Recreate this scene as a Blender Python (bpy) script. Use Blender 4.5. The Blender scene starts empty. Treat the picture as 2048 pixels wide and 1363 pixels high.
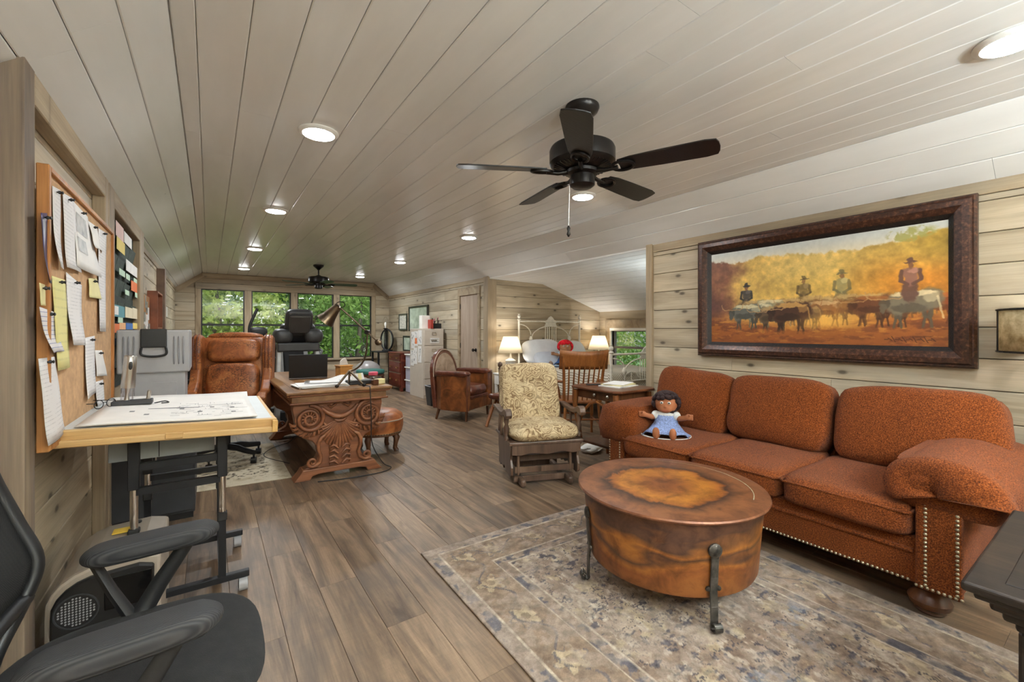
import bpy, bmesh, math, random
import numpy as np
from mathutils import Vector, Matrix, noise as mnoise
R = math.radians
pi = math.pi
rng = random.Random(7)
C = bpy.context.scene.collection

# ---------------------------------------------------------------- camera
F_PX, VPX, HOR, CAMH = 875.0, 419.0, 661.0, 1.26      # focal length in px, long-axis vanishing point, horizon row, lens height
TH = math.atan((1024 - VPX) / F_PX)
ST, CT = math.sin(TH), math.cos(TH)
cam_d = bpy.data.cameras.new('camera'); cam = bpy.data.objects.new('camera', cam_d); C.objects.link(cam)
cam.location = (0, 0, CAMH); cam.rotation_euler = (pi / 2, 0, -TH)
cam_d.sensor_width = 36; cam_d.lens = F_PX / 2048 * 36; cam_d.shift_y = -(681.5 - HOR) / 2048
cam_d.clip_start = 0.05; cam_d.clip_end = 300
bpy.context.scene.camera = cam

# ---------------------------------------------------------------- world, sun, exposure
w = bpy.data.worlds.new('world'); bpy.context.scene.world = w; w.use_nodes = True
wn = w.node_tree.nodes; wl = w.node_tree.links
sky = wn.new('ShaderNodeTexSky'); sky.sky_type = 'NISHITA'; sky.sun_disc = False
sky.sun_elevation = R(55); sky.sun_rotation = R(200); sky.air_density = 1.0; sky.dust_density = 2.0
wl.new(sky.outputs[0], wn['Background'].inputs[0]); wn['Background'].inputs[1].default_value = 0.26
sun_d = bpy.data.lights.new('sun', 'SUN'); sun_d.energy = 2.0; sun_d.angle = R(1.5); sun_d.color = (1, .96, .88)
sun = bpy.data.objects.new('sun', sun_d); C.objects.link(sun); sun.rotation_euler = (R(38), R(-12), R(20))
vs = bpy.context.scene.view_settings
vs.view_transform = 'Standard'; vs.look = 'None'; vs.exposure = 0.39; vs.gamma = 1.0; vs.use_curve_mapping = False
bpy.context.scene.cycles.diffuse_bounces = 8
LAMP_W = 7.5            # watts of each recessed lamp
FILL_W = 195.0             # watts of each added fill uplighter

# ---------------------------------------------------------------- pixel helpers (a pixel gives a direction only)
def ray(u, v):
    a = (u - 1024) / F_PX
    return Vector((ST + a * CT, CT - a * ST, (HOR - v) / F_PX))
def at_z(u, v, z=0.0):
    r = ray(u, v); return r * ((z - CAMH) / r.z) + Vector((0, 0, CAMH))
def at_x(u, v, x):
    r = ray(u, v); return r * (x / r.x) + Vector((0, 0, CAMH))
def at_y(u, v, y):
    r = ray(u, v); return r * (y / r.y) + Vector((0, 0, CAMH))
def at_d(u, v, d):
    return ray(u, v) * d + Vector((0, 0, CAMH))

# ---------------------------------------------------------------- materials
def L(r, g, b):
    f = lambda c: (c / 255 / 12.92) if c <= 10.3 else ((c / 255 + .055) / 1.055) ** 2.4
    return (f(r), f(g), f(b), 1)
class NT:
    def __init__(s, name):
        s.m = bpy.data.materials.new(name); s.m.use_nodes = True
        s.t = s.m.node_tree; s.b = s.t.nodes['Principled BSDF']; s.out = s.t.nodes['Material Output']
    def n(s, typ, **k):
        o = s.t.nodes.new('ShaderNode' + typ)
        for a, v in k.items():
            if a.startswith('i_'):
                key = a[2:]
                o.inputs[int(key) if key.isdigit() else key.replace('_', ' ')].default_value = v
            else: setattr(o, a, v)
        return o
    def l(s, a, b): s.t.links.new(a, b)
    def coord(s, kind='Object', rnd=True, scale=(1, 1, 1)):
        tc = s.n('TexCoord'); v = tc.outputs[kind]
        if rnd:
            oi = s.n('ObjectInfo'); mu = s.n('Math', operation='MULTIPLY', i_1=53.0); s.l(oi.outputs['Random'], mu.inputs[0])
            ad = s.n('VectorMath', operation='ADD'); s.l(v, ad.inputs[0]); s.l(mu.outputs[0], ad.inputs[1]); v = ad.outputs[0]
        mp = s.n('Mapping'); mp.inputs['Scale'].default_value = scale; s.l(v, mp.inputs['Vector'])
        return mp.outputs[0]
    def noise(s, vec, scale, detail=4, rough=.55, dist=0.0):
        o = s.n('TexNoise'); o.inputs['Scale'].default_value = scale; o.inputs['Detail'].default_value = detail
        o.inputs['Roughness'].default_value = rough; o.inputs['Distortion'].default_value = dist
        s.l(vec, o.inputs['Vector']); return o.outputs['Fac']
    def ramp(s, fac, stops, interp='LINEAR'):
        o = s.n('ValToRGB'); e = o.color_ramp; e.interpolation = interp
        while len(e.elements) < len(stops): e.elements.new(0.5)
        for el, (p, c) in zip(e.elements, stops): el.position = p; el.color = c
        s.l(fac, o.inputs['Fac']); return o.outputs['Color']
    def mix(s, fac, a, b, mode='MIX'):
        o = s.n('MixRGB', blend_type=mode)
        for i, x in ((0, fac), (1, a), (2, b)):
            if hasattr(x, 'is_linked'): s.l(x, o.inputs[i])
            else: o.inputs[i].default_value = x
        return o.outputs[0]
    def math(s, op, a, b=0.0, clamp=False):
        o = s.n('Math', operation=op, use_clamp=clamp)
        for i, x in ((0, a), (1, b)):
            if hasattr(x, 'is_linked'): s.l(x, o.inputs[i])
            else: o.inputs[i].default_value = x
        return o.outputs[0]
    def bump(s, h, strength=.2, dist=.01):
        o = s.n('Bump'); o.inputs['Strength'].default_value = strength; o.inputs['Distance'].default_value = dist
        s.l(h, o.inputs['Height']); s.l(o.outputs[0], s.b.inputs['Normal'])
    def col(s, c):
        if hasattr(c, 'is_linked'): s.l(c, s.b.inputs['Base Color'])
        else: s.b.inputs['Base Color'].default_value = c
    def set(s, rough=.5, metal=0.0, spec=.5):
        s.b.inputs['Roughness'].default_value = rough; s.b.inputs['Metallic'].default_value = metal
        s.b.inputs['Specular IOR Level'].default_value = spec
        return s
W4 = lambda k: (k, k, k, 1)
def plain(name, c, rough=.5, metal=0.0, spec=.5, var=.12, vs_=8.0, bump=0.0, bs=120.0, emit=None, es=0.0):
    t = NT(name).set(rough, metal, spec); v = t.coord()
    if var:
        f = t.noise(v, vs_, 4); d = tuple(x * (1 - var * 1.6) for x in c[:3]) + (1,); e = tuple(min(1, x * (1 + var)) for x in c[:3]) + (1,)
        t.col(t.ramp(f, [(.3, d), (.7, e)]))
    else: t.col(c)
    if bump: t.bump(t.noise(v, bs, 3), bump, .004)
    if emit: t.b.inputs['Emission Color'].default_value = emit; t.b.inputs['Emission Strength'].default_value = es
    return t.m
def wood(name, dark, mid, light, scale=1.0, rough=.5, knots=0.0, rnd=.25, fiber=.35, grey=None, bump=.15, axis=0, spec=.4, seam=0.0):
    """grain runs along the local axis; every object gets its own offset and tone"""
    t = NT(name).set(rough, 0, spec)
    st = [1, 1, 1]; st[axis] = .12
    v = t.coord(scale=tuple(st))
    f1 = t.noise(v, 5 * scale, 5, .6, 1.2)
    base = t.ramp(f1, [(.25, dark), (.5, mid), (.75, light)])
    st2 = [1, 1, 1]; st2[axis] = .02
    v2 = t.coord(scale=tuple(st2)); f2 = t.noise(v2, 110 * scale, 3, .6)
    base = t.mix(fiber, base, t.ramp(f2, [(.3, W4(.35)), (.65, W4(1.0))]), 'MULTIPLY')
    if grey:
        f3 = t.noise(v, 2.2 * scale, 4, .6, .6); base = t.mix(t.math('MULTIPLY', t.ramp(f3, [(.52, W4(0)), (.75, W4(1))]), .75), base, grey)
    if knots:
        v3 = t.coord(scale=(.62, 1.25, 1)); vo = t.n('TexVoronoi', voronoi_dimensions='2D'); vo.inputs['Scale'].default_value = 3.0; t.l(v3, vo.inputs['Vector'])
        kn = t.ramp(vo.outputs['Distance'], [(.03, W4(1)), (.055, W4(.55)), (.075, W4(.18)), (.2, W4(0))])
        base = t.mix(t.math('MULTIPLY', kn, knots), base, tuple(x * .25 for x in dark[:3]) + (1,))
    oi = t.n('ObjectInfo'); hs = t.n('HueSaturation'); t.l(base, hs.inputs['Color'])
    t.l(t.math('ADD', t.math('MULTIPLY', oi.outputs['Random'], rnd), 1 - rnd / 2), hs.inputs['Value'])
    t.col(hs.outputs[0])
    if bump: t.bump(f2, bump, .003)
    return t.m
M = {}
M['wall'] = wood('pickled_pine_boards', L(148, 131, 107), L(184, 168, 142), L(204, 190, 166), 1.0, .6, .9, .22, .26, L(158, 153, 141))
M['wall_trim'] = wood('pickled_pine_trim', L(128, 108, 84), L(166, 146, 118), L(188, 170, 142), 1.0, .6, .45, .18, .32, L(130, 124, 112))
M['greypost'] = wood('weathered_post', L(92, 76, 62), L(128, 110, 90), L(160, 142, 118), 1.0, .65, 0, .12, .4, L(112, 112, 118), axis=2)
def floor_mat():
    t = NT('oak_vinyl_plank').set(.42, 0, .45)
    v = t.coord(scale=(.1, 1, 1)); f1 = t.noise(v, 9, 6, .65, 1.6)
    base = t.ramp(f1, [(.30, L(80, 62, 47)), (.44, L(116, 94, 73)), (.58, L(143, 118, 93)), (.78, L(166, 140, 112))])
    v2 = t.coord(scale=(.03, 1, 1)); f2 = t.noise(v2, 130, 4, .65)
    base = t.mix(.42, base, t.ramp(f2, [(.3, W4(.4)), (.65, W4(1))]), 'MULTIPLY')
    v4 = t.coord(scale=(1, .12, 1)); f4 = t.noise(v4, 160, 3, .6)       # fine saw marks across the grain
    base = t.mix(.16, base, t.ramp(f4, [(.35, W4(.5)), (.6, W4(1))]), 'MULTIPLY')
    v3 = t.coord(scale=(.35, 1, 1)); f3 = t.noise(v3, 5, 3, .6, .8)
    base = t.mix(t.math('MULTIPLY', t.ramp(f3, [(.5, W4(0)), (.68, W4(1))]), .7), base, L(84, 72, 62))
    oi = t.n('ObjectInfo'); hs = t.n('HueSaturation'); t.l(base, hs.inputs['Color'])
    t.l(t.math('ADD', t.math('MULTIPLY', oi.outputs['Random'], .28), .82), hs.inputs['Value']); t.col(hs.outputs[0])
    t.bump(f2, .12, .002)
    return t.m
M['floor'] = floor_mat()
def ceil_mat():
    t = NT('white_painted_board').set(.24, 0, .5)
    v = t.coord(scale=(.2, 1, 1)); f = t.noise(v, 6, 4)
    c = t.ramp(f, [(.3, L(224, 222, 217)), (.7, L(234, 232, 228))])
    v3 = t.coord(scale=(.7, 1.4, 1)); vo = t.n('TexVoronoi'); vo.inputs['Scale'].default_value = 1.3; t.l(v3, vo.inputs['Vector'])
    kn = t.ramp(vo.outputs['Distance'], [(.008, W4(1)), (.02, W4(0))])
    c = t.mix(t.math('MULTIPLY', kn, .5), c, L(120, 112, 100)); t.col(c)
    t.bump(t.noise(t.coord(scale=(.05, 1, 1)), 60, 3), .05, .003)
    return t.m
M['ceil'] = ceil_mat()
M['ceil_matte'] = plain('white_matte_board', L(230, 227, 221), .6, var=.03)
M['backing'] = plain('dark_wall_core', L(70, 62, 52), .9, var=.05)
M['black'] = plain('black_plastic', L(26, 26, 27), .45, var=.15)
M['blackmetal'] = plain('black_powder_coat', L(30, 30, 33), .42, .3, var=.1)
M['bronze'] = plain('dark_bronze', L(36, 32, 30), .34, .55, var=.2)
M['chrome'] = plain('polished_chrome', L(205, 200, 195), .12, 1.0, var=.05)
M['steel'] = plain('brushed_steel', L(185, 180, 172), .28, 1.0, var=.08, bump=.1)
M['iron'] = plain('hammered_iron', L(88, 84, 78), .45, .7, var=.4, vs_=18, bump=.5, bs=70)
M['white'] = plain('white_paint', L(232, 229, 222), .45, var=.05)
M['white_iron'] = plain('cream_painted_iron', L(226, 219, 203), .45, var=.1, vs_=25)
M['greyplastic'] = plain('grey_resin', L(160, 160, 162), .5, var=.04, bump=.05)
M['charcoal'] = plain('charcoal_laminate', L(52, 53, 56), .5, var=.1)
M['paper'] = plain('white_paper', L(226, 223, 219), .8, var=.04)
M['paper_y'] = plain('yellow_paper', L(224, 214, 158), .8, var=.05)
M['fan_blade'] = wood('black_fan_blade', L(18, 16, 16), L(26, 23, 22), L(36, 32, 30), 1, .35, 0, .05, .3)
M['nail'] = plain('antique_nail', L(170, 158, 132), .35, .85, var=.25, vs_=60)
M['glassdark'] = plain('black_glass', L(14, 14, 15), .08, var=0)
def glass_mat(name, tint=(1, 1, 1, 1), refl=.08):
    t = NT(name); tr = t.n('BsdfTransparent'); tr.inputs[0].default_value = tint
    gl = t.n('BsdfGlossy'); gl.inputs['Roughness'].default_value = .01
    lw = t.n('LayerWeight'); lw.inputs['Blend'].default_value = .25
    mx = t.n('MixShader'); t.l(t.math('ADD', t.math('MULTIPLY', lw.outputs['Fresnel'], .5), refl * .3), mx.inputs[0])
    t.l(tr.outputs[0], mx.inputs[1]); t.l(gl.outputs[0], mx.inputs[2]); t.l(mx.outputs[0], t.out.inputs['Surface'])
    return t.m
M['glass'] = glass_mat('window_glass', (.96, .99, .96, 1))
M['clear'] = glass_mat('clear_glass', (.93, .93, .95, 1), .3)
def attr_mat(name, rough=.7, attr='col', detail=None, bump=0, bs=200, spec=.3):
    t = NT(name).set(rough, 0, spec); a = t.n('Attribute'); a.attribute_name = attr
    c = a.outputs['Color']
    v = t.coord(rnd=False)
    if detail:
        f = t.noise(v, detail[0], 4, .65); c = t.mix(detail[1], c, t.ramp(f, [(.3, W4(.35)), (.7, W4(1.15))]), 'MULTIPLY')
    t.col(c)
    if bump: t.bump(t.noise(v, bs, 3), bump, .004)
    return t.m

# ---------------------------------------------------------------- mesh building
class MB:
    def __init__(s): s.v = []; s.f = []
    def add(s, vs, fs, mat=None):
        o = len(s.v)
        s.v += [tuple(mat @ Vector(p)) if mat is not None else tuple(p) for p in vs]
        s.f += [tuple(i + o for i in f) for f in fs]; return s
    def box(s, x0, x1, y0, y1, z0, z1, mat=None):
        vs = [(x, y, z) for z in (z0, z1) for y in (y0, y1) for x in (x0, x1)]
        return s.add(vs, [(0, 2, 3, 1), (4, 5, 7, 6), (0, 1, 5, 4), (2, 6, 7, 3), (0, 4, 6, 2), (1, 3, 7, 5)], mat)
    def cbox(s, c, sz, mat=None):
        return s.box(c[0] - sz[0] / 2, c[0] + sz[0] / 2, c[1] - sz[1] / 2, c[1] + sz[1] / 2, c[2] - sz[2] / 2, c[2] + sz[2] / 2, mat)
    def bar(s, p, q, w, h, up=(0, 0, 1)):
        p, q = Vector(p), Vector(q); d = q - p; ln = d.length; x = d / ln
        upv = Vector(up)
        if abs(x.dot(upv)) > .98: upv = Vector((0, 1, 0))
        y = upv.cross(x).normalized(); z = x.cross(y)
        m = Matrix((x, y, z)).transposed().to_4x4(); m.translation = p
        return s.box(0, ln, -w / 2, w / 2, -h / 2, h / 2, m)
    def tube(s, pts, r, n=8, caps=True, closed=False, flat=1.0):
        pts = [Vector(p) for p in pts]; k = len(pts)
        rs = r if isinstance(r, (list, tuple)) else [r] * k
        o = len(s.v); prev = None; rings = []
        for i, p in enumerate(pts):
            a = pts[i - 1] if (i > 0 or closed) else p; b = pts[(i + 1) % k] if (i < k - 1 or closed) else p
            d = (b - a)
            d = d.normalized() if d.length > 1e-9 else Vector((0, 0, 1))
            if prev is None:
                u = Vector((0, 0, 1)) if abs(d.z) < .9 else Vector((1, 0, 0))
                u = (u - d * u.dot(d)).normalized()
            else:
                u = (prev - d * prev.dot(d))
                u = u.normalized() if u.length > 1e-6 else Vector((1, 0, 0))
            prev = u; wv = d.cross(u)
            rings.append([p + (u * math.cos(2 * pi * j / n) + wv * math.sin(2 * pi * j / n) * flat) * rs[i] for j in range(n)])
        vs = [q for rg in rings for q in rg]; fs = []
        m = k if closed else k - 1
        for i in range(m):
            for j in range(n):
                a = i * n + j; b = i * n + (j + 1) % n; i2 = (i + 1) % k
                fs.append((a, b, i2 * n + (j + 1) % n, i2 * n + j))
        if caps and not closed:
            fs.append(tuple(reversed(range(n)))); fs.append(tuple((k - 1) * n + j for j in range(n)))
        return s.add(vs, fs)
    def cyl(s, p, q, r, n=16, r2=None): return s.tube([p, q], [r, r if r2 is None else r2], n)
    def lathe(s, prof, n=24, mat=None, sx=1.0, sy=1.0):
        vs = []; fs = []; k = len(prof)
        for (r, z) in prof:
            for j in range(n):
                a = 2 * pi * j / n; vs.append((r * math.cos(a) * sx, r * math.sin(a) * sy, z))
        for i in range(k - 1):
            for j in range(n):
                fs.append((i * n + j, i * n + (j + 1) % n, (i + 1) * n + (j + 1) % n, (i + 1) * n + j))
        fs.append(tuple(reversed(range(n)))); fs.append(tuple((k - 1) * n + j for j in range(n)))
        return s.add(vs, fs, mat)
    def prism(s, poly, d, mat=None):
        """poly in local xy, extruded 0..d along z"""
        k = len(poly); vs = [(x, y, 0) for x, y in poly] + [(x, y, d) for x, y in poly]
        fs = [tuple(reversed(range(k))), tuple(range(k, 2 * k))] + [(i, (i + 1) % k, k + (i + 1) % k, k + i) for i in range(k)]
        return s.add(vs, fs, mat)
    def sell(s, c, sz, e=4.0, n=8, mat=None, fn=None):
        """super-ellipsoid: a stuffed, rounded box. fn(p in -1..1) -> new p"""
        idx = {}; vs = []; fs = []
        ex = e if isinstance(e, (tuple, list)) else (e, e, e)
        def vid(q):
            key = tuple(round(t, 5) for t in q)
            if key not in idx:
                x, y, z = q
                em = max(ex); k_ = (abs(x) ** ex[0] + abs(y) ** ex[1] + abs(z) ** ex[2]) ** (1 / em)
                p = Vector((x / k_, y / k_, z / k_))
                if fn: p = Vector(fn(p))
                idx[key] = len(vs); vs.append((c[0] + p.x * sz[0] / 2, c[1] + p.y * sz[1] / 2, c[2] + p.z * sz[2] / 2))
            return idx[key]
        for ax in range(3):
            for sg in (-1, 1):
                for i in range(n):
                    for j in range(n):
                        qs = []
                        for (a, b) in ((i, j), (i + 1, j), (i + 1, j + 1), (i, j + 1)):
                            p = [0, 0, 0]; p[ax] = sg
                            p[(ax + 1) % 3] = math.tan((a / n * 2 - 1) * pi / 4); p[(ax + 2) % 3] = math.tan((b / n * 2 - 1) * pi / 4)
                            qs.append(vid(p))
                        fs.append(tuple(qs) if sg > 0 else tuple(reversed(qs)))
        return s.add(vs, fs, mat)
    def grid(s, nu, nv, fn, thick=None):
        vs = [fn(i / nu, j / nv) for j in range(nv + 1) for i in range(nu + 1)]
        fs = [(j * (nu + 1) + i, j * (nu + 1) + i + 1, (j + 1) * (nu + 1) + i + 1, (j + 1) * (nu + 1) + i) for j in range(nv) for i in range(nu)]
        return s.add(vs, fs)
    def mesh(s, name, smooth=None):
        me = bpy.data.meshes.new(name); me.from_pydata(s.v, [], s.f); me.update()
        if smooth is not None:
            me.shade_smooth(); me.set_sharp_from_angle(angle=R(smooth))
        return me
def link(name, me, mat=None, parent=None):
    o = bpy.data.objects.new(name, me); C.objects.link(o)
    if mat is not None and me is not None and not me.materials: me.materials.append(mat)
    if parent is not None: o.parent = parent
    return o
def part(mb, name, mat, parent, smooth=None, bevel=0, label=None, solid=0, seg=1):
    o = link(name, mb.mesh(name, smooth), mat, parent)
    if solid: md = o.modifiers.new('solid', 'SOLIDIFY'); md.thickness = solid; md.offset = 0
    if bevel: md = o.modifiers.new('bevel', 'BEVEL'); md.width = bevel; md.segments = seg; md.limit_method = 'ANGLE'; md.angle_limit = R(40)
    if label: o['label'] = label
    return o
def tag(o, label, cat, group=None):
    o['label'] = label; o['category'] = cat
    if group: o['group'] = group
    return o
def thing(name, label, cat, loc=(0, 0, 0), rz=0.0, group=None):
    o = bpy.data.objects.new(name, None); C.objects.link(o); o.location = loc; o.rotation_euler = (0, 0, rz); o.empty_display_size = .1
    return tag(o, label, cat, group)
def solo(mb, name, label, cat, mat, group=None, loc=(0, 0, 0), rz=0.0, **k):
    o = part(mb, name, mat, None, **k); o.location = loc; o.rotation_euler = (0, 0, rz)
    return tag(o, label, cat, group)
def struct(mb, name, mat, parent=None, **k):
    o = part(mb, name, mat, parent, **k)
    if parent is None: o['kind'] = 'structure'
    return o
def copy_tree(root, loc, rz=None, label=None):
    r = root.copy(); C.objects.link(r); r.location = loc
    if rz is not None: r.rotation_euler = (0, 0, rz)
    if label: r['label'] = label
    for ch in root.children:
        c = ch.copy(); C.objects.link(c); c.parent = r
        for g in ch.children:
            d = g.copy(); C.objects.link(d); d.parent = c
    return r
def arc(cx, cy, r, a0, a1, n=12, ry=None):
    ry = r if ry is None else ry
    return [(cx + r * math.cos(R(a0 + (a1 - a0) * i / n)), cy + ry * math.sin(R(a0 + (a1 - a0) * i / n))) for i in range(n + 1)]
def frame_m(o, x, y):
    """matrix with local x, y given and z = x cross y"""
    x, y = Vector(x).normalized(), Vector(y).normalized(); z = x.cross(y).normalized(); y = z.cross(x)
    m = Matrix((x, y, z)).transposed().to_4x4(); m.translation = Vector(o); return m
_pl = {}
def plank(parent, name, centre, xd, nrm, ln, wd, th, ch, mat):
    """one board: grain along xd, face towards nrm, back face centred on centre"""
    key = (round(ln, 3), round(wd, 3), th, ch, mat.name)
    if key not in _pl:
        b = MB(); h = wd / 2
        poly = [(-h, 0), (h, 0), (h, th - ch), (h - ch, th), (-h + ch, th), (-h, th - ch)]
        k = 6; vs = [(-ln / 2, x, y) for x, y in poly] + [(ln / 2, x, y) for x, y in poly]
        fs = [tuple(range(k)), tuple(reversed(range(k, 2 * k)))] + [(i, k + i, k + (i + 1) % k, (i + 1) % k) for i in range(k)]
        b.add(vs, fs); me = b.mesh(name); me.materials.append(mat); _pl[key] = me
    o = bpy.data.objects.new(name, _pl[key]); C.objects.link(o)
    xd, nrm = Vector(xd).normalized(), Vector(nrm).normalized(); y = nrm.cross(xd)
    m = Matrix((xd, y, nrm)).transposed().to_4x4(); m.translation = Vector(centre)
    o.matrix_world = m
    if parent is not None:
        o.parent = parent; o.matrix_parent_inverse = Matrix()
        o.matrix_basis = m
    return o
# ================================================================ the room shell
XL, XR, YF, YB = -.56, 3.74, 10.88, -2.2           # board faces: left wall, right wall, far wall, back wall
ZC, ZW = 2.44, 2.13                                 # flat ceiling, wall top
FOLDL, FOLDR = -.121, 3.362
BW = .185                                           # wall board pitch
def rows(z0, z1, ref=1.835):
    k = math.floor((z0 - ref) / BW); out = []
    z = ref + k * BW
    while z < z1 - 1e-6:
        a, b = max(z, z0), min(z + BW, z1)
        if b - a > .02: out.append((a, b))
        z += BW
    return out
def board_run(parent, a, b, along, fixed, nrm, z0, z1, mat, cuts=(), back=.02, seed=1, hole=None):
    """horizontal boards between a and b along x or y; one object per board"""
    rr = random.Random(seed)
    for (za, zb) in rows(z0, z1):
        spans = [(a, b)]
        if hole and zb > hole[2] + .01 and za < hole[3] - .01:
            spans = [(a, hole[0]), (hole[1], b)]
        for (p, q) in spans:
            if q - p < .03: continue
            ed = [p] + ([rr.uniform(p + .5, q - .5)] if q - p > 2.2 else []) + [q]
            for s0, s1 in zip(ed[:-1], ed[1:]):
                mid = (s0 + s1) / 2; c = (mid, fixed, (za + zb) / 2) if along == 'x' else (fixed, mid, (za + zb) / 2)
                xd = (1, 0, 0) if along == 'x' else (0, 1, 0)
                plank(parent, 'board', c, xd, nrm, s1 - s0 - .002, zb - za - .004, back, .004, mat)

# floor: slab and single planks
fl = struct(MB().box(-.8, 6.5, YB - .1, YF + .15, -.12, -.009), 'floor', M['backing'])
PW, PL = .18, 1.22
i = 0; x = -.64
while x < XR + .02:
    off = (i * .47) % PL
    y = YB - off
    while y < YF:
        a, b = max(y, -.9), min(y + PL, YF)
        if b - a > .05: plank(fl, 'plank', (x + PW / 2, (a + b) / 2, -.009), (0, 1, 0), (0, 0, 1), b - a - .001, PW - .001, .009, .0012, M['floor'])
        y += PL
    x += PW; i += 1
x_al = x
plank(fl, 'rear_floor_sheet', (1.55, (YB - .9) / 2, -.009), (1, 0, 0), (0, 0, 1), 4.4, 1.3, .009, .001, M['floor'])
x = x_al
while x < 6.28:
    off = (i * .47) % PL; y = 2.9 - off
    while y < 6.07:
        a, b = max(y, 2.9), min(y + PL, 6.07)
        if b - a > .05: plank(fl, 'plank', (x + PW / 2, (a + b) / 2, -.009), (0, 1, 0), (0, 0, 1), b - a - .001, PW - .001, .009, .0012, M['floor'])
        y += PL
    x += PW; i += 1

# ceiling: flat part and two slopes, single boards
ce = struct(MB().box(-.2, 3.45, YB - .1, YF + .15, 2.461, 2.56), 'ceiling', M['white'])
g = -.0426; edges = [FOLDL]
while g < FOLDR - .02: edges.append(g); g += .1735
edges.append(FOLDR)
rr = random.Random(3)
def cuts(k):
    ys = [YB]; y = YB + rr.uniform(.6, 3.5)
    while y < YF - .8: ys.append(y); y += rr.uniform(3.2, 4.9)
    return ys + [YF]
for k, (a, b) in enumerate(zip(edges[:-1], edges[1:])):
    ys = cuts(k)
    for p, q in zip(ys[:-1], ys[1:]):
        plank(ce, 'ceiling_board', ((a + b) / 2, (p + q) / 2, ZC + .021), (0, 1, 0), (0, 0, -1), q - p - .0015, b - a - .0025, .021, .004, M['ceil'])
def slope(parent, x0, z0, x1, z1, y0, y1, nb, nrm, name='ceiling_board', mat=None):
    for k in range(nb):
        f0, f1 = k / nb, (k + 1) / nb
        xa, za = x0 + (x1 - x0) * f0, z0 + (z1 - z0) * f0; xb, zb = x0 + (x1 - x0) * f1, z0 + (z1 - z0) * f1
        wd = math.hypot(xb - xa, zb - za); ys = [y0] + [y for y in cuts(k) if y0 + .4 < y < y1 - .4] + [y1]
        n = Vector(nrm).normalized()
        for p, q in zip(ys[:-1], ys[1:]):
            c = Vector(((xa + xb) / 2, (p + q) / 2, (za + zb) / 2)) - n * .021
            plank(parent, name, c, (0, 1, 0), n, q - p - .0015, wd - (.006 if mat else .003), .021, .004, mat or M['ceil'])
slL = struct(MB().add([(-.05, YB - .1, 2.56), (-.05, YF + .1, 2.56), (-.75, YB - .1, 2.04), (-.75, YF + .1, 2.04), (-.05, YB - .1, 2.63), (-.05, YF + .1, 2.63), (-.75, YB - .1, 2.12), (-.75, YF + .1, 2.12)],
    [(0, 1, 3, 2), (4, 6, 7, 5), (0, 4, 5, 1), (2, 3, 7, 6), (0, 2, 6, 4), (1, 5, 7, 3)]), 'ceiling_slope_left', M['white'])
slope(slL, FOLDL, ZC, -.645, ZC - .74 * .524, YB, YF, 4, (.594, 0, -.804))
slR = struct(MB().add([(3.3, YB - .1, 2.53), (3.3, YF + .1, 2.53), (3.775, YB - .1, 2.142), (3.775, YF + .1, 2.142), (3.3, YB - .1, 2.63), (3.3, YF + .1, 2.63), (3.86, YB - .1, 2.22), (3.86, YF + .1, 2.22)],
    [(0, 1, 3, 2), (4, 6, 7, 5), (0, 4, 5, 1), (2, 3, 7, 6), (0, 2, 6, 4), (1, 5, 7, 3)]), 'ceiling_slope_right', M['white'])
slope(slR, FOLDR, ZC, XR + .01, ZC - .82 * .388, YB, YF, 3, (-.634, 0, -.773))

wl_mat = wood('pickled_pine_upright', L(128, 108, 84), L(166, 146, 118), L(188, 170, 142), 1.0, .6, 0, .18, .32, L(130, 124, 112), axis=2)
# right wall, near part with the painting, and far part with the closet door
wr = struct(MB().box(XR + .02, XR + .14, YB - .1, 2.86, 0, 2.2), 'wall_right', M['backing'])
board_run(wr, YB, 2.86, 'y', XR + .02, (-1, 0, 0), 0, 2.06, M['wall'], seed=5)
plank(wr, 'top_board', (XR + .02, (YB + 2.86) / 2, 2.1), (0, 1, 0), (-1, 0, 0), 2.86 - YB, .08, .028, .003, M['wall_trim'])
struct(MB().box(XR - .03, XR + .14, 2.862, 2.935, 0, 2.145), 'trim_1', wl_mat, bevel=.004)
wrf = struct(MB().box(XR + .02, XR + .14, 6.2, YF + .1, 0, 2.2), 'wall_right_far', M['backing'])
board_run(wrf, 6.2, YF, 'y', XR + .02, (-1, 0, 0), 0, 2.06, M['wall'], seed=9, hole=(6.37, 7.09, 0, 1.93))
plank(wrf, 'top_board', (XR + .02, (6.2 + YF) / 2, 2.1), (0, 1, 0), (-1, 0, 0), YF - 6.2, .08, .028, .003, M['wall_trim'])
struct(MB().box(XR - .03, XR + .14, 6.055, 6.2, 0, 2.145), 'trim_2', wl_mat, bevel=.004)
# closet door
d1 = struct(MB().box(XR + .004, XR + .03, 6.405, 7.05, .01, 1.885), 'door_1', wood('pale_door', L(150, 130, 112), L(172, 152, 134), L(186, 168, 150), 1.2, .55, .1, .05, .3, axis=2), bevel=.003)
b = MB(); b.box(XR - .022, XR + .02, 6.335, 6.405, 0, 1.885); b.box(XR - .022, XR + .02, 7.05, 7.12, 0, 1.885); b.box(XR - .024, XR + .02, 6.335, 7.12, 1.8855, 2.021)
part(b, 'door_casing', M['wall_trim'], d1, bevel=.003)
kx = MB(); m = frame_m((XR + .004, 6.50, .93), (0, 1, 0), (0, 0, 1)); m = m @ Matrix.Rotation(pi, 4, 'Y')
kx.lathe([(.03, 0), (.03, .008), (.012, .012), (.012, .035), (.026, .045), (.03, .058), (.022, .07), (.004, .073)], 16, frame_m((XR + .004, 6.50, .93), (0, 0, 1), (0, 1, 0)))
part(kx, 'door_knob', M['bronze'], d1, smooth=40, label='dark bronze door knob')
for z in (.25, .95, 1.65): part(MB().cyl((XR - .002, 7.052, z), (XR - .002, 7.052, z + .09), .008, 8), 'hinge', M['bronze'], d1)

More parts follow.
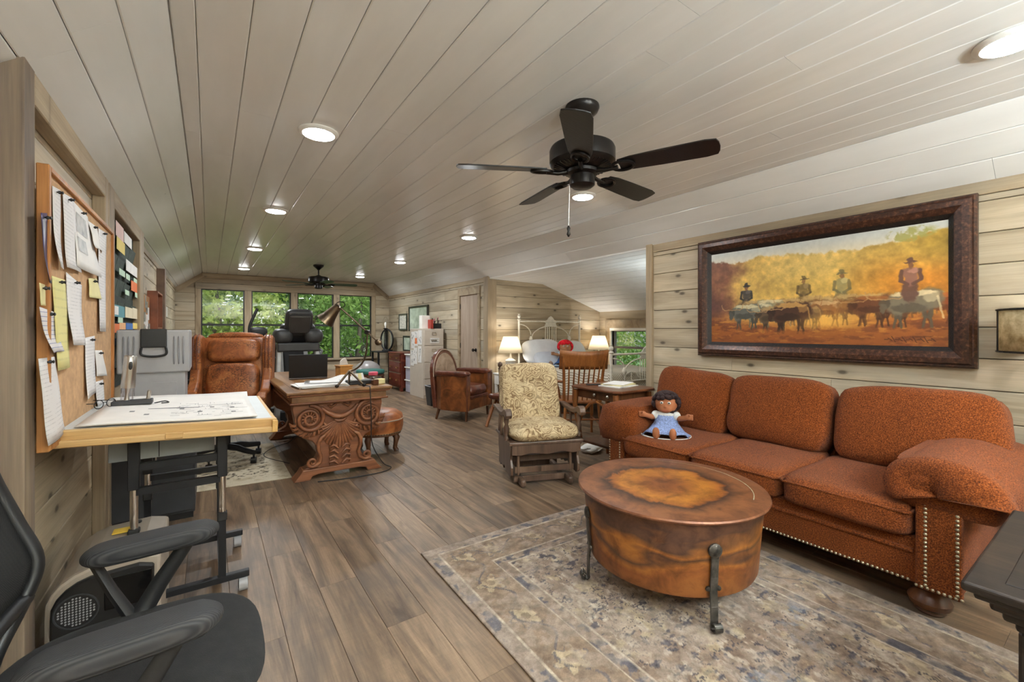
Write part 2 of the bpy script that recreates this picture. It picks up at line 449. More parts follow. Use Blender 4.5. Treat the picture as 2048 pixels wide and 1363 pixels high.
# alcove
waf = struct(MB().box(XR + .02, 6.4, 6.09, 6.2, 0, 2.3), 'wall_alcove_far', M['backing'])
for (za, zb) in rows(0, 2.1):
    zm = (za + zb) / 2
    xe = 6.28 if za < 1.62 else max(4.85, 6.28 - (za - 1.622) / .3236)
    plank(waf, 'board', ((XR + .14 + xe) / 2, 6.09, zm), (1, 0, 0), (0, -1, 0), xe - XR - .14, zb - za - .004, .02, .004, M['wall'])
WA = (4.80, 5.76, .58, 1.26)                         # alcove window: y0, y1, z0, z1
war = struct(MB().box(6.30, 6.42, 2.8, WA[0], 0, 1.8).box(6.30, 6.42, WA[1], 6.2, 0, 1.8).box(6.30, 6.42, WA[0], WA[1], 0, WA[2]).box(6.30, 6.42, WA[0], WA[1], WA[3], 1.8), 'wall_alcove_right', M['backing'])
board_run(war, 2.9, 6.07, 'y', 6.30, (-1, 0, 0), 0, 1.63, M['wall'], seed=4, hole=(WA[0] - .12, WA[1] + .12, WA[2] - .03, 1.40))
wan = struct(MB().box(XR + .14, 6.4, 2.8, 2.9, 0, 2.3), 'wall_alcove_near', M['wall'])
cea = struct(MB().box(XR + .03, 4.86, 2.8, 6.2, 2.12, 2.3).add([(4.86, 2.8, 2.115), (4.86, 6.2, 2.115), (6.45, 2.8, 1.60), (6.45, 6.2, 1.60), (4.86, 2.8, 2.3), (4.86, 6.2, 2.3), (6.45, 2.8, 1.75), (6.45, 6.2, 1.75)],
    [(0, 1, 3, 2), (4, 6, 7, 5), (0, 4, 5, 1), (2, 3, 7, 6), (0, 2, 6, 4), (1, 5, 7, 3)]), 'ceiling_alcove', M['backing'])
slope(cea, XR - .0, 2.105, 4.85, 2.085, 2.9, 6.07, 6, (-.018, 0, -1), mat=M['ceil_matte'])
slope(cea, 4.85, 2.085, 6.29, 1.622, 2.9, 6.07, 8, (-.306, 0, -.952), mat=M['ceil_matte'])
def window(name, axis, fixed, a0, a1, z0, z1, mid, fm, depth, cas):
    """double-hung unit: frame, meeting rail, two panes, casing; axis 'x' wall along x facing -y, 'y' wall along y facing -x"""
    def bx(b, p0, p1, d0, d1, q0, q1):
        if axis == 'x': b.box(p0, p1, fixed + d0, fixed + d1, q0, q1)
        else: b.box(fixed + d0, fixed + d1, p0, p1, q0, q1)
    b = MB(); t = .022
    bx(b, a0, a0 + t, depth, depth + .05, z0, z1); bx(b, a1 - t, a1, depth, depth + .05, z0, z1)
    bx(b, a0 + t, a1 - t, depth, depth + .05, z0, z0 + t); bx(b, a0 + t, a1 - t, depth, depth + .05, z1 - t * .7, z1)
    wo = struct(b, name, fm)
    b = MB(); bx(b, a0, a1, depth - .01, depth + .035, mid - .02, mid + .02); part(b, 'meeting_rail', fm, wo)
    b = MB(); bx(b, a0 + .01, a1 - .01, depth + .026, depth + .030, mid, z1 - .01); part(b, 'upper_pane', M['glass'], wo)
    b = MB(); bx(b, a0 + .01, a1 - .01, depth + .014, depth + .018, z0 + .01, mid); part(b, 'lower_pane', M['glass'], wo)
    return wo
# far wall with four windows
WX = [(-.142, .612), (.74, 1.502), (1.634, 2.405), (2.54, 3.297)]; WZ0, WZ1, WZM = .62, 2.11, 1.385
b = MB(); b.box(-.75, WX[0][0], YF + .02, YF + .14, 0, 2.6); b.box(WX[3][1], 3.95, YF + .02, YF + .14, 0, 2.6)
b.box(WX[0][0], WX[3][1], YF + .02, YF + .14, 0, WZ0); b.box(WX[0][0], WX[3][1], YF + .02, YF + .14, WZ1, 2.6)
for p, q in zip(WX[:-1], WX[1:]): b.box(p[1], q[0], YF + .02, YF + .14, WZ0, WZ1)
wf = struct(b, 'wall_far', M['wall_trim'])
M['wall_far'] = M['wall']
for (za, zb) in rows(0, 2.13):
    for p, q in ((XL, -.235), (3.395, XR)): plank(wf, 'board', ((p + q) / 2, YF + .02, (za + zb) / 2), (1, 0, 0), (0, -1, 0), q - p, zb - za - .004, .02, .004, M['wall'])
for (za, zb) in rows(0, .53): plank(wf, 'board', (1.58, YF + .02, (za + zb) / 2), (1, 0, 0), (0, -1, 0), 3.63, zb - za - .004, .02, .004, M['wall'])
for p, q, za, zb in ((-.12, 1.7, 2.235, 2.335), (1.7, 3.36, 2.235, 2.335), (-.12, 2.1, 2.335, 2.437), (2.1, 3.36, 2.335, 2.437)):
    plank(wf, 'board', ((p + q) / 2, YF + .02, (za + zb) / 2), (1, 0, 0), (0, -1, 0), q - p, zb - za - .004, .02, .004, M['wall_trim'])
for sgn, (xa, za), (xb, zb) in ((1, (XL, 2.05), (-.121, 2.38)), (-1, (XR, 2.05), (3.362, 2.38))):       # raking boards beside the header
    dx = Vector((xb - xa, 0, zb - za)); plank(wf, 'raking_board', ((xa + xb) / 2, YF + .021, (za + zb) / 2 + .02), dx, (0, -1, 0), dx.length, .12, .026, .003, M['wall_trim'])
posts = [(-.235, WX[0][0])] + [(p[1], q[0]) for p, q in zip(WX[:-1], WX[1:])] + [(WX[3][1], 3.395)]
for p, q in posts: plank(wf, 'window_post', ((p + q) / 2, YF + .02, (WZ0 + WZ1) / 2), (0, 0, 1), (0, -1, 0), WZ1 - WZ0, q - p, .035, .003, M['wall_trim'])
plank(wf, 'head_casing', (1.58, YF + .02, 2.172), (1, 0, 0), (0, -1, 0), 3.63, .122, .04, .003, M['wall_trim'])
struct(MB().box(-.27, 3.43, YF - .07, YF + .1, WZ0 - .045, WZ0 - .005), 'trim_3', M['wall_trim'], bevel=.004)
for k, (p, q) in enumerate(WX): window('window_%d' % (k + 1), 'x', YF, p, q, WZ0, WZ1, WZM, M['black'], .03, None)
w5 = window('window_5', 'y', 6.28, WA[0], WA[1], WA[2], WA[3], .95, plain('grey_sash', L(120, 108, 98), .5), .06, None)
b = MB(); b.box(6.262, 6.38, WA[0] - .02, WA[0], WA[2], WA[3]); b.box(6.262, 6.38, WA[1], WA[1] + .03, WA[2], WA[3]); b.box(6.262, 6.38, WA[0] - .02, WA[1] + .03, WA[3] + .0005, WA[3] + .05); b.box(6.23, 6.38, WA[0] - .03, WA[1] + .03, WA[2] - .03, WA[2] - .0005)
part(b, 'white_jamb', M['white'], w5, label='white painted window jamb')
b = MB(); b.box(6.255, 6.29, WA[0] - .12, WA[0] - .02, WA[2] - .1, 1.31); b.box(6.255, 6.29, WA[1] + .03, WA[1] + .13, WA[2] - .1, 1.31); b.box(6.25, 6.29, WA[0] - .13, WA[1] + .14, 1.3105, 1.467)
part(b, 'casing', M['wall_trim'], w5, bevel=.003)
part(MB().box(6.275, 6.30, WA[0] - .02, WA[1] + .03, WA[3] + .05 - .05, 1.31), 'roller_blind', M['white'], w5, label='white rolled blind above the sash')

# left wall: recessed boards, framing in front of them
wlft = struct(MB().box(-.72, XL - .02, 2.1, YF + .1, 0, 2.25), 'wall_left', M['backing'])
board_run(wlft, 2.2, YF, 'y', XL - .02, (1, 0, 0), 0, 2.08, M['wall'], seed=12)
plank(wlft, 'top_board', (XL - .02, (5.3 + YF) / 2, 2.10), (0, 1, 0), (1, 0, 0), YF - 5.3, .07, .03, .003, M['wall_trim'])
wln = struct(MB().box(-.80, -.66, YB - .1, 2.1, 0, 2.25), 'wall_left_near', M['wall'])
struct(MB().box(-.66, -.50, 2.09, 2.2, 0, 2.165), 'trim_4', M['greypost'], bevel=.004)
def lpost(n, y0, y1, z0, z1, x1=-.50): return struct(MB().box(XL, x1, y0, y1, z0, z1), n, wl_mat, bevel=.004)
lpost('trim_5', 3.46, 3.55, 0, 2.165); lpost('trim_6', 3.57, 3.76, 0, 2.165); lpost('trim_7', 5.02, 5.28, 0, 2.165)
wl_h = wood('pickled_pine_header', L(128, 108, 84), L(166, 146, 118), L(188, 170, 142), 1.0, .6, .45, .18, .32, L(130, 124, 112), axis=1)
for n, a, c in (('trim_8', 2.2, 3.46), ('trim_9', 3.76, 5.02)): struct(MB().box(XL, -.50, a, c, 2.045, 2.16), n, wl_h, bevel=.004)
struct(MB().box(XL, -.472, 7.2, 7.32, 0, 2.06), 'trim_10', plain('brown_casing', L(120, 98, 84), .6, var=.2), bevel=.003)
struct(MB().box(XL, -.50, 7.32, 7.8, 0, 2.0), 'trim_11', M['wall_trim'], bevel=.003)
wb = struct(MB().box(-.8, 3.95, YB - .15, YB - .02, 0, 2.6), 'wall_back', M['wall'])

# ================================================================ recessed ceiling lamps
lens_m = NT('lit_lens'); lens_m.b.inputs['Emission Color'].default_value = (.95, .98, 1, 1); lens_m.b.inputs['Emission Strength'].default_value = 42; lens_m = lens_m.m
def ceiling_lamp(x, y, label, k=1.0):
    t = thing('recessed_light', label, 'ceiling light', (x, y, ZC), 0, 'recessed ceiling lights')
    part(MB().lathe([(.112, -.001), (.112, -.007), (.100, -.016), (.088, -.018), (.088, -.004)], 32), 'trim_ring', M['white'], t, smooth=40)
    part(MB().lathe([(.088, -.006), (.085, -.02), (.06, -.026), (.02, -.029), (.002, -.0295)], 32), 'lens', lens_m, t, smooth=60)
    ld = bpy.data.lights.new('lamp', 'AREA'); ld.shape = 'DISK'; ld.size = .17; ld.energy = LAMP_W * k; ld.color = (.92, .975, 1); ld.spread = R(175)
    lo = bpy.data.objects.new('lamp_glow', ld); C.objects.link(lo); lo.parent = t; lo.location = (0, 0, -.034)
for x, y, k, lab in ((.533, .31, .9, 'in the cork board side row above the black task chair'), (.533, 2.79, 1.1, 'above the drafting table'), (.533, 4.83, 1.6, 'above the leather office chair'), (.533, 7.24, 2.3, 'above the low printer cabinet'), (.533, 9.66, 2.3, 'in the cork board side row, closest to the windows'),
        (2.68, .31, .6, 'above the sofa arm with the draped cover'), (2.68, 2.79, 1.1, 'between the black fan blades and the alcove, above the glider'), (2.68, 4.83, 1.6, 'above the floor before the alcove bed'), (2.68, 7.24, 2.3, 'near the closet door and filing cabinet'), (2.68, 9.66, 2.3, 'in the painting side row, closest to the windows'),
        (.533, -1.3, 1, 'in the cork board side row by the back wall'), (2.68, -1.3, 1, 'in the painting side row by the back wall')):
    ceiling_lamp(x, y, 'round white recessed ceiling light ' + lab, k)

# ================================================================ outdoors: ground, trees
M['grass'] = plain('meadow_grass', L(96, 128, 60), .9, var=.4, vs_=.6)
gr = struct(MB().box(-60, 90, -40, 90, -3.2, -3.0), 'ground', M['grass'])
def leaf_mat(name, a, b_, c):
    t = NT(name).set(.55, 0, .3); v = t.coord(rnd=False); f = t.noise(v, 1.1, 5, .7)
    cc = t.ramp(f, [(.3, a), (.5, b_), (.72, c)]); t.col(cc)
    tl = t.n('BsdfTranslucent'); t.l(cc, tl.inputs[0]); mx = t.n('MixShader'); mx.inputs[0].default_value = .45
    t.l(t.b.outputs[0], mx.inputs[1]); t.l(tl.outputs[0], mx.inputs[2]); t.l(mx.outputs[0], t.out.inputs['Surface'])
    return t.m
LEAF = [leaf_mat('leaf_bright', L(84, 122, 54), L(128, 162, 78), L(174, 196, 112)), leaf_mat('leaf_mid', L(64, 98, 46), L(100, 136, 64), L(142, 170, 90)), leaf_mat('leaf_yellow', L(104, 130, 56), L(154, 174, 82), L(196, 204, 124))]
BARK = plain('grey_bark', L(96, 88, 76), .9, var=.35, vs_=9, bump=.5, bs=20)
def tree(loc, h, r, kind, label, seed, n=6000, group='trees outside the windows', leaf=.085):
    q = np.random.RandomState(seed); t = thing('tree', label, 'tree', loc, 0, group)
    lx, ly = q.uniform(-.3, .3, 2)
    b = MB(); top = h * .8
    b.tube([(0, 0, 0), (lx * .3, ly * .3, top * .35), (lx, ly, top * .7), (lx * 1.5, ly * 1.4, top)], [.17, .13, .09, .03], 7)
    for k in range(6):
        z0 = top * q.uniform(.3, .75); a = q.uniform(0, 2 * pi); ln = r * q.uniform(.5, .9); f = z0 / top
        b.tube([(lx * f, ly * f, z0), (lx * f + math.cos(a) * ln * .5, ly * f + math.sin(a) * ln * .5, z0 + ln * .45), (lx * f + math.cos(a) * ln, ly * f + math.sin(a) * ln, z0 + ln * .7)], [.07, .045, .015], 5)
    part(b, 'trunk', BARK, t, smooth=60)
    nb = 46; cen = q.normal(0, 1, (nb, 3)); cen /= np.linalg.norm(cen, axis=1)[:, None]; cen *= q.uniform(.3, 1, (nb, 1)) ** .5
    cen = cen * [r, r, h * .42] + [lx, ly, h * .58]
    idx = q.randint(0, nb, n); p = cen[idx] + q.normal(0, r * .17, (n, 3))
    d1 = q.normal(0, 1, (n, 3)); d1 /= np.linalg.norm(d1, axis=1)[:, None]
    d2 = np.cross(d1, q.normal(0, 1, (n, 3))); d2 /= np.linalg.norm(d2, axis=1)[:, None]
    s = q.uniform(.6, 1.3, (n, 1)) * leaf
    vs = np.stack([p - d1 * s, p + d2 * s * .5, p + d1 * s, p - d2 * s * .5], 1).reshape(-1, 3)
    me = bpy.data.meshes.new('foliage'); me.from_pydata(vs.tolist(), [], [(4 * k, 4 * k + 1, 4 * k + 2, 4 * k + 3) for k in range(n)])
    o = link('foliage', me, LEAF[kind], t); o['kind'] = 'stuff'
tl_ = [('broad leafy tree with bright green crown outside the window wall', 0), ('darker green leafy tree outside the window wall', 1), ('yellow-green leafy tree outside the window wall', 2)]
q = random.Random(21)
for (n_, x0, dx, y, r_, h_) in ((6, -6.5, 3.5, YF + 4.4, 1.62, 7.2), (6, -11.5, 5.0, YF + 9.5, 2.35, 9.5), (6, -17, 7.4, YF + 17, 3.6, 15)):
    for k in range(n_):
        kd = q.choice([0, 0, 1, 2]); tree((x0 + k * dx, y + q.uniform(-.2, .2), -3), h_ * q.uniform(.92, 1.08), r_, kd, tl_[kd][0], 50 + k + int(y * 7), n=int(7000 * (r_ / 1.62) ** 1.15), leaf=.085 * (r_ / 1.62) ** .5)
for k in range(6):
    kd = [0, 2, 0, 1, 0, 2][k]
    tree((13 + (k % 2) * 4.6, 4 + k * 2.6, -3), q.uniform(6, 8), 2.0, kd, ['broad bright green tree beyond the small bedroom window', 'darker green tree beyond the small bedroom window', 'yellow-green tree beyond the small bedroom window'][kd], 90 + k, group='trees beyond the small window')
# ================================================================ fabrics and special materials
def fabric(name, a, b_, c, scale=260, bump=.5, rough=.9, weave=True):
    t = NT(name).set(rough, 0, .15); v = t.coord(rnd=False)
    f = t.noise(v, scale, 3, .6); g = t.noise(v, 5, 4, .6)
    cc = t.ramp(f, [(.32, a), (.52, b_), (.72, c)])
    cc = t.mix(.35, cc, t.ramp(g, [(.3, W4(.6)), (.7, W4(1.1))]), 'MULTIPLY'); t.col(cc)
    wv = t.n('TexWave', wave_type='BANDS', bands_direction='DIAGONAL'); wv.inputs['Scale'].default_value = 55; wv.inputs['Distortion'].default_value = 6; wv.inputs['Detail Scale'].default_value = 8
    t.l(v, wv.inputs['Vector'])
    t.bump(t.math('ADD', f, t.math('MULTIPLY', wv.outputs['Fac'], .6 if weave else 0)), bump, .004)
    t.b.inputs['Sheen Weight'].default_value = .05
    return t.m
M['sofa'] = fabric('rust_chenille', L(66, 28, 8), L(118, 58, 20), L(160, 90, 40), scale=190, bump=.6)
def leather(name, a, b_, c, rough=.38, crackle=.35, sc=7, croc=0):
    t = NT(name).set(rough, 0, .5); v = t.coord(rnd=False)
    f = t.noise(v, sc, 6, .65, .8); cc = t.ramp(f, [(.28, a), (.5, b_), (.74, c)]); t.col(cc)
    vo = t.n('TexVoronoi', feature='DISTANCE_TO_EDGE'); vo.inputs['Scale'].default_value = 90; t.l(v, vo.inputs['Vector'])
    if croc:
        vc = t.n('TexVoronoi', feature='DISTANCE_TO_EDGE'); vc.inputs['Scale'].default_value = 38; t.l(t.coord(rnd=False, scale=(1, 1, 1.5)), vc.inputs['Vector'])
        reg = t.ramp(t.noise(v, 6, 3), [(.42, W4(0)), (.55, W4(1))]); ed = t.ramp(vc.outputs['Distance'], [(.02, W4(1)), (.12, W4(0))])
        t.col(t.mix(t.math('MULTIPLY', t.math('MULTIPLY', ed, reg), croc), cc, tuple(x * .35 for x in a[:3]) + (1,)))
    t.bump(t.math('ADD', vo.outputs['Distance'], t.noise(v, 40, 3)), crackle, .003)
    return t.m
M['leather_croc'] = leather('embossed_saddle_leather', L(84, 40, 16), L(146, 82, 40), L(184, 120, 68), .4, .35, 7, .8)
M['leather'] = leather('saddle_leather', L(84, 40, 16), L(146, 82, 40), L(184, 120, 68))
M['leather_barrel'] = leather('worn_barrel_leather', L(46, 22, 10), L(108, 60, 28), L(152, 92, 46), .36, .2, 5)
M['leather_dark'] = leather('oxblood_leather', L(56, 26, 18), L(92, 46, 30), L(126, 74, 52), .3)
M['leather_taupe'] = leather('taupe_leather', L(120, 98, 80), L(160, 138, 118), L(186, 166, 146), .5, .1)
M['oak'] = wood('golden_oak', L(92, 52, 22), L(138, 82, 38), L(168, 108, 56), 1.4, .4, 0, .1, .35, axis=2)
M['walnut'] = wood('dark_walnut', L(58, 34, 20), L(88, 54, 32), L(118, 76, 48), 1.4, .35, 0, .08, .3, axis=2)
M['cherry'] = wood('carved_cherry', L(84, 46, 26), L(130, 80, 50), L(164, 110, 74), 1.4, .38, 0, .06, .3, axis=0)
M['cherrytop'] = wood('desk_top_wood', L(96, 64, 38), L(136, 96, 58), L(164, 122, 80), 1.2, .4, 0, .05, .35, axis=1)
M['glider'] = wood('taupe_stained_wood', L(58, 42, 32), L(92, 70, 56), L(122, 98, 80), 1.4, .38, 0, .05, .3, axis=2)
M['darktable'] = wood('dark_distressed_wood', L(16, 11, 8), L(32, 23, 17), L(66, 50, 37), 1.6, .5, 0, .05, .45, axis=1)
M['pine'] = wood('yellow_pine_edge', L(168, 128, 74), L(198, 160, 104), L(214, 182, 130), 1.5, .5, 0, .05, .25, axis=0)

# ================================================================ numpy noise for painted patterns
def fbm(x, y, seed=0, octv=5, per=.55):
    out = np.zeros_like(x); amp = 1.0; tot = 0.0
    for o in range(octv):
        q = np.random.RandomState(seed * 31 + o); T = q.rand(128, 128)
        xi = np.floor(x).astype(int); yi = np.floor(y).astype(int); fx = x - xi; fy = y - yi
        fx = fx * fx * (3 - 2 * fx); fy = fy * fy * (3 - 2 * fy)
        g = lambda a, b: T[a % 128, b % 128]
        out += amp * ((g(xi, yi) * (1 - fx) + g(xi + 1, yi) * fx) * (1 - fy) + (g(xi, yi + 1) * (1 - fx) + g(xi + 1, yi + 1) * fx) * fy)
        tot += amp; amp *= per; x = x * 2.03 + 11.3; y = y * 2.03 + 5.7
    return out / tot
def sm(a, b, x): t = np.clip((x - a) / (b - a), 0, 1); return t * t * (3 - 2 * t)
def blend(img, col, m):
    m = np.clip(m, 0, 1)[..., None]; return img * (1 - m) + np.array(col, float) * m
def colour_grid(name, nu, nv, pos, img, mat, parent=None):
    """a fine grid whose points carry the painted colours; pos(u,v)->xyz, img (nv+1, nu+1, 3) in sRGB 0..255"""
    uu, vv = np.meshgrid(np.linspace(0, 1, nu + 1), np.linspace(0, 1, nv + 1))
    P = pos(uu, vv); vs = np.stack(P, -1).reshape(-1, 3)
    me = bpy.data.meshes.new(name); nvt = len(vs); idx = np.arange(nvt).reshape(nv + 1, nu + 1)
    q = np.stack([idx[:-1, :-1], idx[:-1, 1:], idx[1:, 1:], idx[1:, :-1]], -1).reshape(-1, 4)
    me.vertices.add(nvt); me.vertices.foreach_set('co', vs.astype(np.float32).ravel())
    me.loops.add(q.size); me.loops.foreach_set('vertex_index', q.astype(np.int32).ravel())
    me.polygons.add(len(q)); me.polygons.foreach_set('loop_start', np.arange(0, q.size, 4, dtype=np.int32))
    me.update(calc_edges=True); me.validate()
    c = np.clip(img.reshape(-1, 3) / 255, 0, 1); c = np.where(c <= .04045, c / 12.92, ((c + .055) / 1.055) ** 2.4)
    at = me.color_attributes.new('col', 'FLOAT_COLOR', 'POINT')
    at.data.foreach_set('color', np.concatenate([c, np.ones((nvt, 1))], 1).astype(np.float32).ravel())
    return link(name, me, mat, parent)

# ================================================================ patterned rug under the round table
RX0, RX1, RY0, RY1 = .98, 2.62, -.75, 2.32
nu, nv = 300, 560
uu, vv = np.meshgrid(np.linspace(0, 1, nu + 1), np.linspace(0, 1, nv + 1))
wx, wy = uu * (RX1 - RX0), vv * (RY1 - RY0); WX_, WY_ = RX1 - RX0, RY1 - RY0
n1 = fbm(wx * 13, wy * 13, 1); n2 = fbm(wx * 40, wy * 40, 2); n3 = fbm(wx * 5 + 3, wy * 5, 3); n4 = fbm(wx * 40, wy * 22, 4); n5 = fbm(wx * 20, wy * 20, 6)
img = np.zeros((nv + 1, nu + 1, 3)) + (160, 146, 134)
img = blend(img, (186, 174, 160), sm(.48, .62, n1)); img = blend(img, (138, 120, 106), sm(.52, .64, n3) * .7)
edge = np.minimum(np.minimum(wx, WX_ - wx), np.minimum(wy, WY_ - wy))
def band(a, b_): return sm(a - .004, a + .004, edge) * (1 - sm(b_ - .004, b_ + .004, edge))
img = blend(img, (176, 166, 156), band(0, .07) * .7)
img = blend(img, (150, 132, 112), band(.075, .29) * .45)
# scrolling flowers along the wide border
per = .30
for cx, cy in [(.18, y) for y in np.arange(.2, WY_, per)] + [(WX_ - .18, y) for y in np.arange(.2, WY_, per)] + [(x, .18) for x in np.arange(.35, WX_ - .2, per)] + [(x, WY_ - .18) for x in np.arange(.35, WX_ - .2, per)]:
    d = np.hypot(wx - cx, wy - cy); an = np.arctan2(wy - cy, wx - cx)
    pet = .062 + .018 * np.cos(an * 6)
    img = blend(img, (206, 194, 166), (d < pet) * sm(.40, .54, n5) * .75); img = blend(img, (96, 98, 108), (np.abs(d - pet) < .006) * .5 * (n2 > .5)); img = blend(img, (122, 108, 96), (d < .022) * .5)
vine = .18 + .05 * np.sin(np.where(np.minimum(wx, WX_ - wx) < np.minimum(wy, WY_ - wy), wy, wx) * 21)
img = blend(img, (100, 100, 108), (np.abs(edge - vine) < .007) * .65 * (n2 > .42))
for e0 in (.075, .295, .36): img = blend(img, (216, 208, 190), (np.abs(edge - e0) < .005) * .85)
img = blend(img, (104, 108, 122), band(.015, .065) * sm(.52, .6, n5) * .75)
img = blend(img, (98, 102, 116), band(.30, .355) * sm(.5, .58, n5) * .8)
inner = sm(.365, .37, edge)
img = blend(img, (212, 204, 190), inner * sm(.56, .66, n4) * .8)
img = blend(img, (84, 86, 98), inner * sm(.61, .67, fbm(wx * 22, wy * 36, 8)) * .75)
img = blend(img, (196, 184, 156), inner * sm(.6, .68, fbm(wx * 15 + 4, wy * 15, 9)) * .7)
vein = np.abs(fbm(wx * 11 + 2, wy * 18, 10) - .5); img = blend(img, (74, 74, 84), inner * (vein < .012) * .8 * (n2 > .4))
img = blend(img, (110, 124, 146), inner * sm(.6, .7, fbm(wx * 4 + 9, wy * 4, 12)) * sm(.45, .55, n2) * .6)
img = blend(img, (178, 168, 158), sm(.48, .6, fbm(wx * 18, wy * 18, 15)) * .55)
img *= (.66 + .38 * n2)[..., None]; img = img * np.array((1.04, 1.0, .97))
M['rug'] = attr_mat('distressed_rug_pile', .95, detail=(150, .35), bump=.5, bs=420, spec=.05)
rot = R(-1.2)
def rugpos(u, v):
    x = RX0 + u * (RX1 - RX0); y = RY0 + v * (RY1 - RY0)
    z = .009 + .002 * np.sin(x * 7 + y * 3) * 0
    dx, dy = x - RX0, y - RY1
    return RX0 + dx * math.cos(rot) - dy * math.sin(rot), RY1 + dx * math.sin(rot) + dy * math.cos(rot), np.full_like(x, .009)
rug = colour_grid('area_rug', nu, nv, rugpos, img, M['rug'])
md = rug.modifiers.new('pile', 'SOLIDIFY'); md.thickness = .008; md.offset = -1
tag(rug, 'large grey and beige distressed patterned rug under the round copper table', 'rug')

# ================================================================ rust chenille sofa
sf = thing('sofa', 'rust orange chenille three-seat sofa with nailhead trim below the cattle painting', 'sofa', (3.1, 1.41, 0))
part(MB().box(-.50, .44, -.95, .95, .125, .335), 'base', M['sofa'], sf, bevel=.02, seg=2)
part(MB().tube([(-.503, -.82, .275), (-.503, .82, .275)], .011, 8), 'welt', M['sofa'], sf)
bk = MB().add([(.20, -.9, .2), (.20, .9, .2), (.46, -.9, .2), (.46, .9, .2), (.36, -.93, .80), (.36, .93, .80), (.54, -.93, .80), (.54, .93, .80)], [(0, 2, 3, 1), (4, 5, 7, 6), (0, 1, 5, 4), (2, 6, 7, 3), (0, 4, 6, 2), (1, 3, 7, 5)])
part(bk, 'back_frame', M['sofa'], sf, bevel=.04, seg=3)
def wob(seed, a=.03, sc=1.6):
    def f(p):
        n = mnoise.noise_vector(Vector((p.x * sc + seed * 7.3, p.y * sc, p.z * sc)))
        return p + n * a
    return f
for s in (-1, 1):
    part(MB().box(-.50, .42, s * .90 - .075, s * .90 + .075, .125, .50), 'arm', M['sofa'], sf, bevel=.02, seg=2)
    part(MB().box(-.53, -.49, s * .905 - .075, s * .905 + .075, .125, .53), 'arm_front', M['sofa'], sf, bevel=.012, seg=2)
    def roll(p, s=s):
        q = p + mnoise.noise_vector(Vector((p.x * 2 + s * 5, p.y * 1.5, p.z * 1.5))) * .04
        q.z -= .22 * max(0, q.y * s - .2) ** 2
        return q
    part(MB().sell((-.06, s * .915, .575 if s < 0 else .55), (1.02, .36, .235 if s < 0 else .31), (7, 2.5, 2.5), 14, fn=roll), 'arm_roll', M['sofa'], sf, smooth=60)
    # loose arm cover draped over the roll
    def cov(u, v, s=s):
        a = -35 + 235 * v; k = 1.06 + .02 * mnoise.noise(Vector((u * 6, v * 5, s * 3)))
        y = .915 - .187 * k * math.cos(R(a)); z = .575 + .128 * k * math.sin(R(a))
        if a > 180: y = .915 + .187 * k + (.005 + .012 * math.sin(u * 17)) ; z = .575 - (a - 180) / 20 * (.075 + .02 * math.sin(u * 5 + 1))
        x = -.585 + u * (.66 if s < 0 else .60) + .02 * math.sin(v * 6)
        if u < .09 and a <= 180: k2 = math.sqrt(max(0.0, 1 - (1 - u / .09) ** 2)); y = .915 + (y - .915) * (.03 + .97 * k2); z = .560 + (z - .560) * (.03 + .97 * k2); x += .03 * (1 - k2) * 0
        return (x, s * y, z)
    if s < 0: part(MB().grid(26, 26, cov), 'arm_cover', M['sofa'], sf, smooth=70, solid=.008)
    part(MB().lathe([(.045, .125), (.062, .115), (.045, .100), (.066, .080), (.078, .055), (.070, .03), (.05, .018), (.055, .008), (.05, .0)], 20, Matrix.Translation((-.43, s * .86, 0))), 'bun_foot', M['walnut'], sf, smooth=40)
    part(MB().lathe([(.04, .125), (.05, .05), (.04, .0)], 12, Matrix.Translation((.40, s * .86, 0))), 'bun_foot', M['walnut'], sf, smooth=40)
def nails(pts, nrm, r=.0075):
    b = MB(); n = Vector(nrm); ax = Vector((0, 0, 1)) if abs(n.z) < .5 else Vector((1, 0, 0)); t1 = n.cross(ax).normalized(); t2 = n.cross(t1)
    for p in pts:
        p = Vector(p); o = []
        vs = [p + (t1 * math.cos(k * pi / 3) + t2 * math.sin(k * pi / 3)) * r for k in range(6)] + [p + n * r * .55 + (t1 * math.cos(k * pi / 3) + t2 * math.sin(k * pi / 3)) * r * .55 for k in range(6)] + [p + n * r * .75]
        b.add(vs, [(k, (k + 1) % 6, 6 + (k + 1) % 6, 6 + k) for k in range(6)] + [(6 + k, 6 + (k + 1) % 6, 12) for k in range(6)])
    return b
pts = [(-.50, -.80 + i * .0185, .138) for i in range(87)]
for s in (-1, 1):
    for yy in (.865, .965): pts += [(-.53, s * yy, .15 + i * .0185) for i in range(20)]
    pts += [(-.53, s * (.835 + .018 * i), .138) for i in range(9)]
nh = part(nails(pts, (-1, 0, 0)), 'nailhead_trim', M['nail'], sf, smooth=60, label='brass nailhead trim'); nh['kind'] = 'stuff'
pts2 = [(-.5 + i * .02, -.965, .138 + .012 * math.sin(i * .8)) for i in range(40)]
nh = part(nails(pts2, (0, -1, 0)), 'nailhead_trim', M['nail'], sf, smooth=60); nh['kind'] = 'stuff'
for k, y in enumerate((-.553, 0, .553)):
    def seat(p, k=k):
        q = wob(k + 3, .018)(p); q.z += .10 * (1 - p.x * p.x) * (1 - p.y * p.y) * (1 if p.z > 0 else 0); return q
    c = part(MB().sell((-.17, y, .408), (.80, .55, .155), (9, 9, 4), 14, fn=seat), 'seat_cushion', M['sofa'], sf, smooth=60)
    b = MB(); x0, x1, yy, z = -.565, .2, .268, .455
    b.tube([(x1, y - yy, z), (x0 + .02, y - yy, z), (x0, y - yy + .02, z), (x0, y + yy - .02, z), (x0 + .02, y + yy, z), (x1, y + yy, z)], .006, 6); part(b, 'piping', M['sofa'], c)
